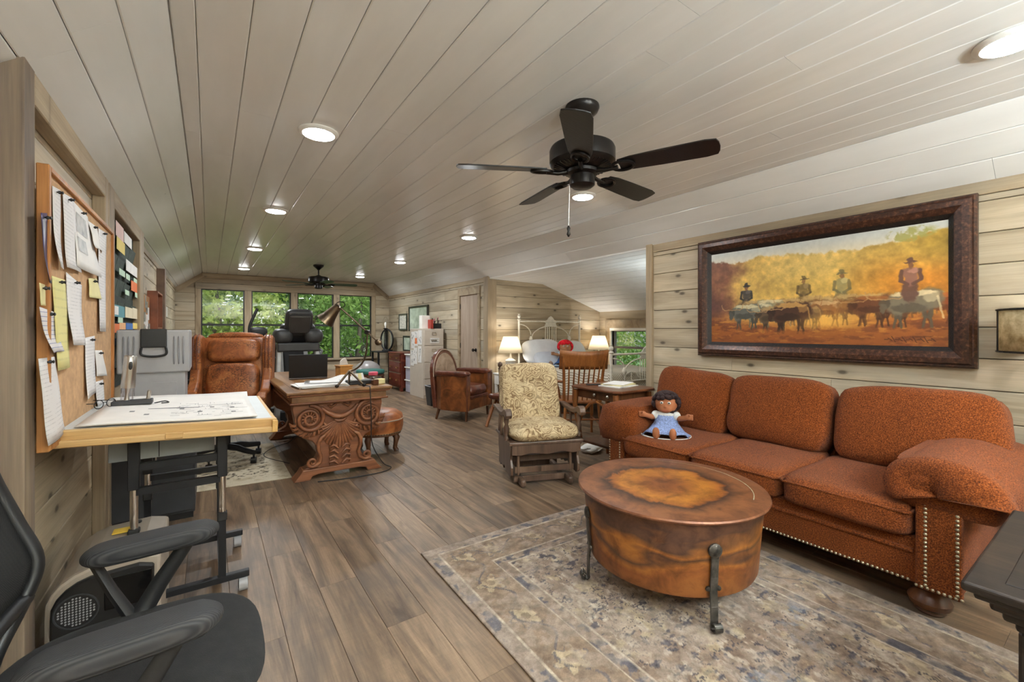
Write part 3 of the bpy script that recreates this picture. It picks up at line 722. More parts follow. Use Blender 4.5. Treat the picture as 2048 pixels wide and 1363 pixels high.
for k, (y, wd, hh) in enumerate(((.70, .66, .50), (.05, .66, .485), (-.665, .74, .47))):
    def bc(p, k=k):
        q = wob(k + 11, .05, 1.3)(p); q.x -= .28 * max(0, 1 - p.y * p.y) * max(0, 1 - p.z * p.z) * (1 if p.x < 0 else 0)
        q.z += .04 * math.sin(p.y * 2.2 + k); return q
    m = Matrix.Translation((.20, y, .69)) @ Matrix.Rotation(R(15), 4, 'Y') @ Matrix.Rotation(R((2, -1, -2)[k]), 4, 'X')
    part(MB().sell((0, 0, 0), (.24, wd, hh), (4, 5.5, 4.5), 16, mat=m, fn=bc), 'back_cushion', M['sofa'], sf, smooth=60)

# ================================================================ copper drum table with iron straps
def copper(name, top):
    t = NT(name).set(.42, .35, .5); v = t.coord(rnd=False)
    n1 = t.noise(v, 3.2, 6, .65, .9) if top else t.noise(t.coord(rnd=False, scale=(.55, .55, 1.4)), 4.2, 2.5, .55, .3); n2 = t.noise(v, 11, 5, .65, .5); n3 = t.noise(v, 60, 3, .6)
    if top:
        sp = t.n('SeparateXYZ'); t.l(v, sp.inputs[0])
        rr_ = t.math('POWER', t.math('ADD', t.math('POWER', t.math('ADD', sp.outputs[0], .03), 2.0), t.math('POWER', sp.outputs[1], 2.0)), .5)
        d = t.math('ADD', rr_, t.math('MULTIPLY', t.math('SUBTRACT', n1, .5), .28))
        cc = t.ramp(d, [(.05, L(138, 82, 42)), (.12, L(160, 100, 46)), (.20, L(192, 130, 54)), (.26, L(166, 102, 48)), (.285, L(74, 54, 46)), (.315, L(112, 76, 54)), (.36, L(142, 94, 62)), (.44, L(130, 86, 60))])
    else:
        sp = t.n('SeparateXYZ'); t.l(v, sp.inputs[0])
        d = t.math('ADD', t.math('MULTIPLY', sp.outputs[2], 2.0), t.math('MULTIPLY', t.math('SUBTRACT', n1, .5), .85))
        cc = t.ramp(d, [(.22, L(152, 98, 52)), (.40, L(136, 82, 44)), (.50, L(166, 108, 52)), (.58, L(92, 64, 50)), (.66, L(172, 114, 54)), (.76, L(86, 62, 52)), (.90, L(120, 84, 62))])
    cc = t.mix(.65, cc, t.ramp(n2, [(.34, L(120, 80, 56)), (.6, L(255, 244, 228))]), 'MULTIPLY')
    t.col(cc); t.bump(t.math('ADD', n2, t.math('MULTIPLY', n3, .3)), .12, .006)
    return t.m
dt = thing('drum_table', 'round copper drum coffee table with riveted iron straps on the rug', 'coffee table', (1.94, 1.392, .009))
part(MB().lathe([(.02, .114), (.37, .114), (.397, .121), (.404, .136), (.412, .24), (.421, .35), (.430, .44), (.432, .455)], 64), 'drum', copper('patina_copper_side', False), dt, smooth=35)
part(MB().lathe([(.43, .447), (.455, .452), (.459, .460), (.455, .467), (.44, .469), (.30, .4705), (.1, .471), (.002, .471)], 64), 'top', copper('patina_copper_top', True), dt, smooth=35)
b = MB()
for k in range(110):
    a = -70 + k * 1.15; r_ = .385; b.lathe([(.0028, 0), (.002, .0015), (.0002, .002)], 6, Matrix.Translation((r_ * math.cos(R(a)), r_ * math.sin(R(a)), .4707)))
o = part(b, 'punched_dots', M['nail'], dt); o['kind'] = 'stuff'
for k in range(4):
    a = R(-119 + 90 * k); rx = lambda r, z: (r * math.cos(a), r * math.sin(a), z)
    prof = [(.428, .335), (.424, .30), (.418, .22), (.412, .16), (.418, .10), (.418, .03), (.420, .012)]
    b = MB(); t1 = Vector((-math.sin(a), math.cos(a), 0)); nn = Vector((math.cos(a), math.sin(a), 0))
    for (r0, z0), (r1, z1) in zip(prof[:-1], prof[1:]): b.bar(rx(r0 + .003, z0), rx(r1 + .003, z1 - .003), .034, .008, up=nn)
    st = part(b, 'iron_strap', M['iron'], dt, bevel=.002)
    cx = .442
    part(MB().lathe([(.03, 0), (.03, .008), (.018, .014), (.004, .016)], 14, frame_m(rx(.424, .335), t1, (0, 0, 1))), 'rivet', M['iron'], st, smooth=50)
    for s in (-1, 1): part(MB().lathe([(.011, 0), (.010, .006), (.003, .009)], 8, frame_m(Vector(rx(.412, .17)) + t1 * s * .024, t1, (0, 0, 1))), 'rivet', M['iron'], st, smooth=50)
    b = MB(); pr = [(.420, .03)] + [(cx + .026 * (1 - j / 26) * math.cos(R(200 + j * 17)), .0285 + .026 * (1 - j / 26) * math.sin(R(200 + j * 17))) for j in range(19)]
    vs = []
    for (r0, z0), (r1, z1) in zip(pr[:-1], pr[1:]): b.bar(rx(r0, z0), rx(r1, z1), .034, .006, up=nn + Vector((0, 0, .01)))
    part(b, 'scroll_foot', M['iron'], st)

# ================================================================ framed cattle painting
PY0, PY1, PZ0, PZ1 = .556, 2.337, 1.036, 2.066; IY0, IY1, IZ0, IZ1 = .683, 2.215, 1.163, 1.934
pf = thing('framed_painting', 'long-horned cattle drive painting in a wide dark bronze frame over the sofa', 'painting', (XR - .012, (PY0 + PY1) / 2, PZ0))
yc = (PY0 + PY1) / 2
fr_m = NT('bronzed_frame').set(.36, .25, .5); v = fr_m.coord(rnd=False); f = fr_m.noise(v, 45, 4, .7)
fr_m.col(fr_m.ramp(f, [(.3, L(32, 20, 16)), (.55, L(72, 44, 32)), (.78, L(128, 88, 66))])); fr_m.bump(f, .25, .003)
fd_m = plain('black_beaded_moulding', L(30, 24, 22), .4, .2, var=.3, vs_=60, bump=.9, bs=160)
prof = [(0, 0), (0, .035), (.012, .05), (.02, .048), (.03, .062), (.06, .066), (.09, .05), (.098, .044)]          # (inward, proud)
prof2 = [(.098, .044), (.105, .038), (.118, .030), (.127, .018), (.127, .0)]
def moulding(pr):
    b = MB(); cor = [(PY1, PZ0, -1, 1), (PY0, PZ0, 1, 1), (PY0, PZ1, 1, -1), (PY1, PZ1, -1, -1)]; k = len(pr)
    vs = [(-d, y + sy * i_ - yc, z + sz * i_ - PZ0) for (y, z, sy, sz) in cor for (i_, d) in pr]
    fs = [(c * k + j, c * k + j + 1, ((c + 1) % 4) * k + j + 1, ((c + 1) % 4) * k + j) for c in range(4) for j in range(k - 1)]
    return b.add(vs, fs)
part(moulding(prof), 'outer_moulding', fr_m.m, pf, smooth=30)
part(moulding(prof2), 'inner_moulding', fd_m, pf, smooth=30)
nu, nv = 560, 282
S_, T_ = np.meshgrid(np.linspace(0, 1, nu + 1), np.linspace(0, 1, nv + 1)); asp = (IY1 - IY0) / (IZ1 - IZ0); X_ = S_ * asp
n1 = fbm(X_ * 5, T_ * 5, 21); n2 = fbm(X_ * 22, T_ * 22, 22); n3 = fbm(X_ * 9 + T_ * 3, T_ * 30, 23)
img = np.zeros(S_.shape + (3,)) + (198, 200, 196)
img = blend(img, (224, 214, 190), sm(.0, .16, T_))
line = np.interp(S_, [0, .1, .2, .3, .42, .5, .62, .7, .82, .9, .97, 1], [.08, .11, .12, .08, .11, .14, .13, .15, .13, .09, .06, .05]) + (n2 - .5) * .06 + (n1 - .5) * .05
fol = sm(-.01, .02, T_ - line)
fc = np.zeros_like(img) + (206, 168, 88)
fc = blend(fc, (226, 192, 112), sm(.5, .2, T_) * sm(.2, .45, S_) * sm(.8, .55, S_))
fc = blend(fc, (196, 128, 46), sm(.55, .9, S_) * sm(.15, .45, T_)); fc = blend(fc, (172, 138, 54), sm(.78, 1, S_) * sm(.45, .12, T_) * .8)
fc = blend(fc, (118, 74, 56), sm(.26, .06, S_ + (n1 - .5) * .25) * .95); fc = blend(fc, (86, 56, 54), sm(.14, .0, S_ + (n1 - .5) * .2) * sm(.3, .6, T_) * .7)
fc *= (.80 + .40 * n2)[..., None] * (.86 + .28 * n1)[..., None]
img = img * (1 - fol[..., None]) + fc * fol[..., None]
gnd = sm(.62, .84, T_ + (n1 - .5) * .12)
gc = np.zeros_like(img) + (150, 88, 38); gc = blend(gc, (112, 60, 34), sm(.45, .62, n3)); gc = blend(gc, (196, 132, 54), sm(.55, .7, fbm(X_ * 14, T_ * 40, 25)) * .6); gc = blend(gc, (122, 66, 34), sm(.8, 1, T_) * .5)
img = img * (1 - gnd[..., None]) + gc * gnd[..., None]
dust = np.exp(-((S_ - .56) / .16) ** 2 - ((T_ - .74) / .13) ** 2) + .6 * np.exp(-((S_ - .30) / .18) ** 2 - ((T_ - .72) / .08) ** 2)
img = blend(img, (238, 186, 92), dust * .85 * (.7 + .5 * n1))
w1, w2 = fbm(X_ * 30, T_ * 30, 31, 3) - .5, fbm(X_ * 30 + 9, T_ * 30, 32, 3) - .5
Sw, Tw = S_ + w1 * .016, T_ + w2 * .03; Xw = Sw * asp          # brush-like wobble of every outline
def ell(cx, cy, rx, ry, rot=0):
    dx, dy = (Sw - cx) * asp, (Tw - cy); c, s = math.cos(rot), math.sin(rot)
    return sm(1.2, .82, np.sqrt(((dx * c + dy * s) / rx) ** 2 + ((-dx * s + dy * c) / ry) ** 2) + (n2 - .5) * .3)
def seg(x0, y0, x1, y1, r):
    ax, ay, bx_, by = x0 * asp, y0, x1 * asp, y1; L2 = (bx_ - ax) ** 2 + (by - ay) ** 2
    t = np.clip(((X_ - ax + w1 * .012) * (bx_ - ax) + (T_ - ay + w2 * .012) * (by - ay)) / L2, 0, 1)
    return sm(r * 1.35, r * .6, np.hypot(X_ + w1 * .012 - ax - t * (bx_ - ax), T_ + w2 * .012 - ay - t * (by - ay)))
def cow(cx, cy, s, body, lit, a=1.0, horn=(178, 138, 92), face=-1):
    global img
    dk_ = tuple(c * .7 for c in body); tex = (.75 + .5 * n2)
    for lx, b_ in ((-.052, .008), (-.030, -.006), (.028, .008), (.052, -.004)):
        img = blend(img, dk_, seg(cx + lx * s, cy + .03 * s, cx + (lx + b_) * s, cy + .11 * s, .014 * s) * a); img = blend(img, dk_, seg(cx + (lx + b_) * s, cy + .11 * s, cx + lx * s, cy + .185 * s, .008 * s) * a)
    img = blend(img, body, ell(cx, cy, .125 * s, .075 * s) * a); img = blend(img, body, ell(cx - face * .05 * s, cy - .012 * s, .065 * s, .075 * s) * a); img = blend(img, body, ell(cx + face * .045 * s, cy + .012 * s, .06 * s, .085 * s) * a)
    img = blend(img, dk_, ell(cx + face * .01, cy + .045 * s, .10 * s, .03 * s) * a * .8); img = blend(img, lit, ell(cx, cy - .058 * s, .12 * s, .020 * s) * a * .85); img = blend(img, lit, ell(cx - face * .05 * s, cy - .03 * s, .04 * s, .035 * s) * a * .5)
    img = blend(img, lit, seg(cx - face * .068 * s, cy - .03 * s, cx - face * .082 * s, cy + .12 * s, .006 * s) * a * .6)
    hx, hy = cx + face * .078 * s, cy + .0 * s
    img = blend(img, dk_, ell(hx, hy + .005 * s, .032 * s, .036 * s) * a); img = blend(img, tuple(c * .85 for c in body), ell(hx + face * .006 * s, hy + .042 * s, .020 * s, .036 * s) * a)
    for sg in (-1, 1):
        pr = [(0, -.022), (.022, -.030), (.042, -.024), (.056, -.045), (.060, -.085)]
        for (p, q_), (r, t_) in zip(pr[:-1], pr[1:]): img = blend(img, horn if a > .75 else body, seg(hx + sg * p * s, hy + q_ * s, hx + sg * r * s, hy + t_ * s, .0045 * s) * a * .75)
def rider(cx, top, body, a=1.0, s=1.0):
    global img
    sh_ = tuple(c * .72 for c in body); li = tuple(min(255, c * 1.35 + 20) for c in body)
    img = blend(img, sh_, ell(cx - .004, top + .25 * s, .050 * s, .085 * s) * a); img = blend(img, body, ell(cx, top + .145 * s, .040 * s, .070 * s) * a); img = blend(img, body, ell(cx, top + .105 * s, .052 * s, .030 * s) * a)
    for sg in (-1, 1): img = blend(img, sh_, seg(cx + sg * .026 * s, top + .10 * s, cx + sg * .030 * s, top + .17 * s, .013 * s) * a); img = blend(img, sh_, seg(cx + sg * .030 * s, top + .17 * s, cx + sg * .008 * s, top + .20 * s, .011 * s) * a)
    img = blend(img, li, ell(cx + .010, top + .10 * s, .030 * s, .022 * s) * a * .6)
    img = blend(img, (128, 86, 58), ell(cx, top + .052 * s, .017 * s, .026 * s) * a); img = blend(img, sh_, ell(cx, top + .032 * s, .042 * s, .009 * s) * a); img = blend(img, sh_, ell(cx, top + .016 * s, .021 * s, .019 * s) * a)
for k, cx in enumerate((.485, .643, .205, .885)): img = blend(img, ((128, 104, 66), (160, 146, 104), (84, 72, 60), (214, 196, 160))[k], ell(cx, .60, .085, .055) * .7)
rider(.485, .34, (120, 98, 62), .72, .95); rider(.643, .31, (158, 144, 98), .78, 1.05); rider(.205, .36, (70, 64, 58), .92, .95)
q = random.Random(6)
for k in range(16): s_ = .24 + k * .047; cow(s_, .60 + q.uniform(-.015, .015), q.uniform(.62, .8), ((150, 118, 72), (128, 92, 54), (168, 140, 96))[k % 3], (214, 180, 120), .55, face=q.choice((-1, 1)))
for (cx, cy, s, b_, l_, a, fc_) in ((.47, .66, .85, (150, 120, 80), (226, 200, 150), .7, 1), (.58, .66, .9, (150, 96, 50), (224, 190, 140), .7, -1), (.69, .66, .85, (126, 84, 46), (170, 116, 60), .7, 1), (.82, .66, .95, (98, 62, 40), (140, 90, 50), .8, 1), (.33, .62, .9, (150, 140, 108), (224, 206, 160), .85, 1), (.76, .64, 1.0, (104, 62, 38), (160, 100, 52), .85, -1), (.97, .64, .9, (140, 72, 34), (196, 110, 52), .85, -1), (.27, .66, .95, (140, 136, 112), (222, 208, 168), .9, -1), (.89, .63, 1.15, (120, 108, 88), (236, 216, 170), .9, -1), (.50, .70, .8, (110, 84, 56), (190, 150, 90), .7, -1), (.205, .67, 1.0, (92, 92, 84), (214, 202, 160), .95, -1), (.345, .70, 1.0, (92, 74, 54), (180, 150, 100), .95, -1), (.425, .685, 1.15, (70, 44, 30), (196, 150, 84), 1.0, -1)):
    cow(cx, cy, s, b_, l_, a, face=fc_)
rider(.885, .265, (140, 98, 82), .95, 1.1)
img = blend(img, (234, 178, 84), np.exp(-((S_ - .575) / .09) ** 2 - ((T_ - .80) / .07) ** 2) * .75 * (.6 + .6 * n1))
gt = sm(.80, .86, T_ + (n2 - .5) * .10 - .02); img = img * (1 - .8 * gt[..., None]) + gc * .8 * gt[..., None]
tw = ell(.885, .07, .16, .06); img *= (.96 + .08 * fbm(X_ * 40, T_ * 30, 44, 2))[..., None]; img = blend(img, (158, 152, 82), tw * sm(.42, .6, n2) * .85)
for k in range(14):
    x0 = .80 + k * .0115; img = blend(img, (70, 34, 20), seg(x0, .945 - .012 * (k % 3), x0 + .012, .955 + .010 * ((k * 7) % 3 - 1), .0035) * .8)
img = blend(img, (70, 34, 20), seg(.885, .925, .955, .915, .003) * .6)
def cpos(u, v): return np.full_like(u, -.02), (IY1 + .004 - u * (IY1 - IY0 + .008)) - yc, (IZ1 + .004 - v * (IZ1 - IZ0 + .008)) - PZ0
cv = colour_grid('canvas', nu, nv, cpos, img, attr_mat('oil_paint', .45, bump=.25, bs=300, spec=.4), pf)
part(MB().box(-.018, -.002, IY0 - .02 - yc, IY1 + .02 - yc, IZ0 - .02 - PZ0, IZ1 + .02 - PZ0), 'back_board', M['backing'], pf)
# ================================================================ glider rocker with paisley cushions
def paisley():
    t = NT('paisley_cotton').set(.9, 0, .1); v = t.coord(rnd=False)
    w1 = t.noise(v, 7, 2, .5); di = t.n('VectorMath', operation='SCALE'); di.inputs['Scale'].default_value = .42
    nt = t.n('TexNoise'); nt.inputs['Scale'].default_value = 6.5; nt.inputs['Detail'].default_value = 1.5; t.l(v, nt.inputs['Vector']); t.l(nt.outputs['Color'], di.inputs[0])
    ad = t.n('VectorMath', operation='ADD'); t.l(v, ad.inputs[0]); t.l(di.outputs[0], ad.inputs[1])
    vo = t.n('TexVoronoi'); vo.inputs['Scale'].default_value = 5.5; t.l(ad.outputs[0], vo.inputs['Vector'])
    ring = t.math('SINE', t.math('MULTIPLY', vo.outputs['Distance'], 40.0)); m1 = t.ramp(ring, [(.48, W4(0)), (.62, W4(1))])
    wv = t.noise(ad.outputs[0], 26, 3, .6, 1.5); m2 = t.ramp(wv, [(.50, W4(0)), (.58, W4(1))])
    c = t.mix(t.math('MULTIPLY', m1, .8), L(194, 174, 138), L(108, 82, 56)); c = t.mix(t.math('MULTIPLY', m2, .55), c, L(120, 92, 66))
    c = t.mix(t.math('MULTIPLY', t.ramp(w1, [(.5, W4(0)), (.62, W4(1))]), .3), c, L(222, 206, 170)); t.col(c); t.bump(t.noise(v, 300, 2), .3, .003)
    return t.m
M['paisley'] = paisley()
gl = thing('glider_rocker', 'glider rocking chair with tan paisley seat and back cushions', 'rocking chair', (2.35, 3.02, 0), R(-21))
for s in (-1, 1):
    part(MB().box(s * .20 - .024, s * .20 + .024, -.31, .28, .012, .075), 'runner', M['glider'], gl, bevel=.02, seg=2)
    # shaped side skirt
    poly = [(-.27, .345), (.22, .345), (.22, .24), (.19, .17), (.20, .09), (.14, .075), (.10, .10), (.05, .09), (-.02, .12), (-.07, .09), (-.16, .08), (-.22, .075), (-.26, .10), (-.262, .16), (-.235, .22), (-.255, .29)]
    part(MB().prism(poly, .02, frame_m((s * .285 - .01, 0, 0), (0, 1, 0), (0, 0, 1))), 'side_skirt', M['glider'], gl, bevel=.003)
    part(MB().tube([(s * .29, .16, .36), (s * .27, .22, .55), (s * .255, .30, .75), (s * .25, .355, .90)], [.022, .02, .018, .016], 10), 'back_post', M['glider'], gl, smooth=50)
    part(MB().lathe([(.012, 0), (.02, .012), (.012, .02), (.022, .035), (.024, .05), (.016, .065), (.004, .075)], 14, Matrix.Translation((s * .25, .357, .895))), 'finial', M['glider'], gl, smooth=50)
    ar = part(MB().prism([(-.27, .555), (-.285, .585), (-.27, .62), (-.235, .632), (-.19, .62), (-.13, .595), (-.05, .585), (.06, .59), (.16, .60), (.235, .60), (.235, .575), (.1, .56), (-.05, .552), (-.15, .556), (-.2, .575), (-.235, .57)], .055, frame_m((s * .315 - .0275, 0, 0), (0, 1, 0), (0, 0, 1))), 'armrest', M['glider'], gl, bevel=.008, seg=2)
    part(MB().lathe([(.02, .37), (.02, .40), (.014, .41), (.022, .435), (.024, .47), (.014, .50), (.02, .515), (.022, .54), (.016, .57)], 14, Matrix.Translation((s * .315, -.19, 0))), 'arm_post', M['glider'], gl, smooth=50)
    part(MB().tube([(s * .315, .0, .37), (s * .315, .0, .56)], .012, 8), 'arm_spindle', M['glider'], gl, smooth=50)
part(MB().prism([(-.29, .345), (.29, .345), (.29, .27), (.22, .262), (.14, .28), (0, .262), (-.14, .28), (-.22, .262), (-.29, .27)], .02, frame_m((0, -.272, 0), (1, 0, 0), (0, 0, 1))), 'front_apron', M['glider'], gl, bevel=.003)
part(MB().box(-.315, .315, -.30, .25, .345, .372), 'seat_deck', M['glider'], gl, bevel=.008, seg=2)
for y, z, h in ((-.2, .05, .05), (.2, .05, .05), (-.22, .13, .05), (-.10, .19, .05), (.12, .16, .05)): part(MB().box(-.255, .255, y - .012, y + .012, z - h / 2, z + h / 2), 'stretcher', M['glider'], gl, bevel=.004)
for s in (-1, 1): part(MB().box(s * .225 - .012, s * .225 + .012, -.235, -.20, .09, .28), 'swing_arm', M['glider'], gl, bevel=.006)
part(MB().prism([(-.25, .86), (-.15, .895), (0, .905), (.15, .895), (.25, .86), (.25, .81), (-.25, .81)], .02, frame_m((0, .372, 0), (1, 0, 0), (0, 0, 1))), 'crest_rail', M['glider'], gl, bevel=.005)
for i in range(7): x = -.19 + i * .063; part(MB().tube([(x, .20, .37), (x, .37, .84)], .008, 6), 'back_spindle', M['glider'], gl, smooth=50)
def sc(p): 
    q = wob(31, .05)(p); q.z += .25 * (1 - p.x * p.x) * (1 - p.y * p.y) * (1 if p.z > 0 else 0); return q
part(MB().sell((0, -.06, .425), (.60, .56, .115), (4.5, 4.5, 2.4), 14, fn=sc), 'seat_cushion', M['paisley'], gl, smooth=60)
def bcf(p):
    q = wob(37, .05)(p)
    if p.y < 0:
        for cz in (-.12, .38):
            d = math.hypot(p.x * .9, (p.z - cz) * 1.3); q.y += .55 * math.exp(-(d / .16) ** 2)
        q.y -= .25 * (1 - p.x * p.x) * (1 - p.z * p.z)
    return q
part(MB().sell((0, 0, 0), (.55, .13, .60), (8, 2.6, 8), 18, mat=Matrix.Translation((0, .225, .665)) @ Matrix.Rotation(R(-15), 4, 'X'), fn=bcf), 'back_cushion', M['paisley'], gl, smooth=60)

# ================================================================ wooden occasional table beside the sofa
st_ = thing('side_table', 'dark wooden library table with curved legs between sofa arm and glider', 'table', (3.12, 2.86, 0))
part(MB().prism([(-.27, -.26), (-.22, -.32), (.22, -.32), (.27, -.26), (.27, .26), (.22, .30), (-.22, .30), (-.27, .26)], .024, Matrix.Translation((0, 0, .715))), 'table_top', wood('table_top_walnut', L(70, 40, 24), L(104, 62, 38), L(138, 90, 58), 1.2, .3, 0, 0, .3, axis=1), st_, bevel=.008, seg=2)
part(MB().box(-.21, .21, -.25, .24, .63, .715), 'apron', M['walnut'], st_, bevel=.003)
for sx in (-1, 1):
    for sy in (-1, 1):
        part(MB().tube([(sx * .22, sy * .25, .70), (sx * .225, sy * .26, .55), (sx * .20, sy * .235, .35), (sx * .19, sy * .225, .22), (sx * .22, sy * .255, .10), (sx * .255, sy * .285, .0)], [.028, .024, .022, .024, .022, .018], 8), 'leg', M['oak'], st_, smooth=50)
        part(MB().tube([(sx * .205, sy * .235, .36), (sx * .20, sy * .17, .50), (sx * .20, sy * .08, .585), (sx * .20, 0, .61)], .014, 8), 'curved_bracket', M['oak'], st_, smooth=50)
part(MB().box(-.19, .19, -.22, .22, .20, .222), 'lower_shelf', M['walnut'], st_, bevel=.004)
for x in (-.1, .06): part(MB().lathe([(.012, 0), (.016, .012), (.006, .02)], 10, frame_m((-.211, x - .05, .672), (0, 0, 1), (0, 1, 0))), 'knob', M['steel'], st_, smooth=50)
stk = thing('paper_stack', 'stack of magazines and papers on the dark library table', 'papers', (3.17, 2.82, .7395), R(12))
for k, (w_, h_, c) in enumerate(((.30, .24, 'paper'), (.28, .22, 'paper'), (.26, .21, 'paper_y'), (.27, .2, 'paper'))): 
    o = part(MB().box(-w_ / 2, w_ / 2, -h_ / 2, h_ / 2, k * .008, k * .008 + .0075), 'magazine', M[c], stk); o.rotation_euler.z = R((-6, 4, -3, 8)[k])
solo(MB().tube([(0, -.07, .006), (0, .05, .006), (.01, .07, .008)], .006, 8), 'pen', 'black pen lying beside the magazines on the library table', 'pen', M['black'], loc=(3.02, 3.0, .7395), rz=R(70))
bag = MB().sell((0, 0, .03), (.30, .20, .06), (3, 3, 2), 8, fn=wob(55, .15, 2.5))
solo(bag, 'plastic_bag', 'crumpled white plastic bag on the floor under the library table', 'bag', M['white'], loc=(3.3, 3.3, .004), rz=.4, smooth=60)

# ================================================================ pressed-back oak armchair by the alcove
def armchair(name, label, loc, rz):
    c = thing(name, label, 'chair', loc, rz)
    part(MB().sell((0, 0, .44), (.50, .48, .045), (5, 5, 3), 10), 'seat', M['oak'], c, smooth=50)
    for s in (-1, 1):
        part(MB().tube([(s * .21, .20, .45), (s * .215, .23, .60), (s * .225, .28, .80), (s * .25, .33, .98)], [.018, .018, .017, .013], 8), 'back_post', M['oak'], c, smooth=50)
        part(MB().tube([(s * .19, .19, .43), (s * .22, .25, .0)], [.018, .014], 8), 'leg', M['oak'], c, smooth=50)
        part(MB().lathe([(.018, .0), (.014, .05), (.02, .16), (.013, .18), (.022, .24), (.022, .34), (.014, .38), (.018, .43)], 12, Matrix.Translation((s * .20, -.19, 0))), 'leg', M['oak'], c, smooth=50)
        part(MB().tube([(s * .215, .23, .68), (s * .27, .10, .665), (s * .285, -.05, .66), (s * .275, -.17, .645), (s * .27, -.20, .62)], [.013, .017, .019, .019, .012], 8), 'arm', M['oak'], c, smooth=50)
        for y in (-.16, -.09, -.02, .05): part(MB().tube([(s * .23, y, .46), (s * .245, y, .56), (s * .275, y, .655)], [.008, .011, .008], 6), 'arm_spindle', M['oak'], c, smooth=50)
        part(MB().tube([(s * .20, -.19, .20), (s * .205, .22, .18)], .010, 8), 'stretcher', M['oak'], c, smooth=50)
    for y in (-.19, .225): part(MB().tube([(-.20, y, .24), (.20, y, .24)], .010, 8), 'stretcher', M['oak'], c, smooth=50)
    def crest(u, v):
        x = -.275 + .55 * u; bow = .05 * (1 - (2 * u - 1) ** 2); z = .825 + .21 * v
        if v > .5: z += .02 * ((2 * u - 1) ** 2) - .01
        else: z += -.045 * (abs(2 * u - 1) < .82) * 0 + .03 * max(0, abs(2 * u - 1) - .75) * 4 * 0
        return (x, .285 + bow + .06 * (v - .5), z)
    part(MB().grid(16, 4, crest), 'crest_panel', M['oak'], c, smooth=60, solid=.02, label='wide pressed crest panel')
    for i in range(7):
        x = -.165 + i * .055; part(MB().tube([(x, .205, .455), (x, .25, .62), (x * 1.05, .31 + .04 * (1 - (x / .25) ** 2), .855)], [.008, .011, .008], 6), 'spindle', M['oak'], c, smooth=50)
    return c
armchair('oak_armchair', 'oak pressed-back armchair with spindles facing the bed', (3.64, 3.86, 0), R(148))

# ================================================================ dark end table in the corner of the view
et = thing('end_table', 'dark distressed end table with stepped moulding at the sofa end', 'table', (2.01, -.086, 0))
part(MB().box(-.40, .40, -.36, .36, .585, .61), 'table_top', M['darktable'], et, bevel=.008, seg=3)
part(MB().box(-.33, .33, -.29, .29, .609, .6125), 'inset_panel', M['darktable'], et, bevel=.002)
for k, (d, z0, z1) in enumerate(((.02, .565, .585), (.045, .54, .565), (.065, .515, .54), (.085, .49, .515))):
    part(MB().box(-.40 + d, .40 - d, -.36 + d, .36 - d, z0, z1), 'moulding', M['darktable'], et, bevel=.008, seg=2)
part(MB().box(-.30, .30, -.26, .26, .40, .49), 'apron', M['darktable'], et, bevel=.004)
for sx in (-1, 1):
    for sy in (-1, 1): part(MB().box(sx * .27 - .04, sx * .27 + .04, sy * .23 - .04, sy * .23 + .04, 0, .49), 'leg', M['darktable'], et, bevel=.006)
# teal cabinet and mica lamp beyond the sofa arm
tc = thing('teal_cabinet', 'small teal painted cabinet between the sofa and the corner lamp', 'cabinet', (3.49, .09, 0))
M['teal'] = plain('worn_teal_paint', L(70, 128, 132), .6, var=.3, vs_=14)
part(MB().box(-.2, .23, -.20, .19, .06, .68), 'body', M['teal'], tc, bevel=.006)
part(MB().box(-.21, .24, -.22, .21, .68, .70), 'top', M['teal'], tc, bevel=.006)
for sx in (-.17, .2):
    for sy in (-.17, .14): part(MB().box(sx - .02, sx + .02, sy - .02, sy + .02, 0, .06), 'foot', M['teal'], tc)
part(MB().box(-.212, -.2, -.17, .14, .10, .64), 'door', M['teal'], tc, bevel=.004)
mica = NT('mica_shade'); v = mica.coord(rnd=False); f = mica.noise(v, 28, 5, .65); cc = mica.ramp(f, [(.3, L(150, 132, 98)), (.7, L(206, 192, 160))]); mica.col(cc); mica.set(.5)
tr = mica.n('BsdfTranslucent'); mica.l(cc, tr.inputs[0]); mx = mica.n('MixShader'); mx.inputs[0].default_value = .5; mica.l(mica.b.outputs[0], mx.inputs[1]); mica.l(tr.outputs[0], mx.inputs[2]); mica.l(mx.outputs[0], mica.out.inputs['Surface'])
lm = thing('mica_lamp', 'table lamp with mottled mica drum shade and dark bands on the teal cabinet', 'lamp', (3.52, .235, .70))
part(MB().lathe([(.06, 0), (.06, .02), (.03, .035), (.018, .06), (.035, .14), (.045, .20), (.03, .28), (.014, .33), (.012, .50), (.012, .53)], 20), 'base', M['bronze'], lm, smooth=40)
b = MB(); n = 40
b.add([(.22 * math.cos(2 * pi * j / n), .22 * math.sin(2 * pi * j / n), z) for z in (.45, .67) for j in range(n)], [(j, (j + 1) % n, n + (j + 1) % n, n + j) for j in range(n)])
sh = part(b, 'shade', mica.m, lm, smooth=60, solid=.004)
for z in (.45, .67): part(MB().tube([(.221 * math.cos(2 * pi * j / n), .221 * math.sin(2 * pi * j / n), z) for j in range(n)], .006, 6, closed=True), 'band', M['bronze'], sh)
for a in (20, 110, 160, 200, 290): part(MB().box(-.006, .006, .220, .226, .45, .67, Matrix.Rotation(R(a), 4, 'Z')), 'upright_band', M['bronze'], sh)
part(MB().lathe([(.012, .51), (.03, .55), (.03, .58), (.004, .61)], 14), 'bulb', lens_m, lm, smooth=60)

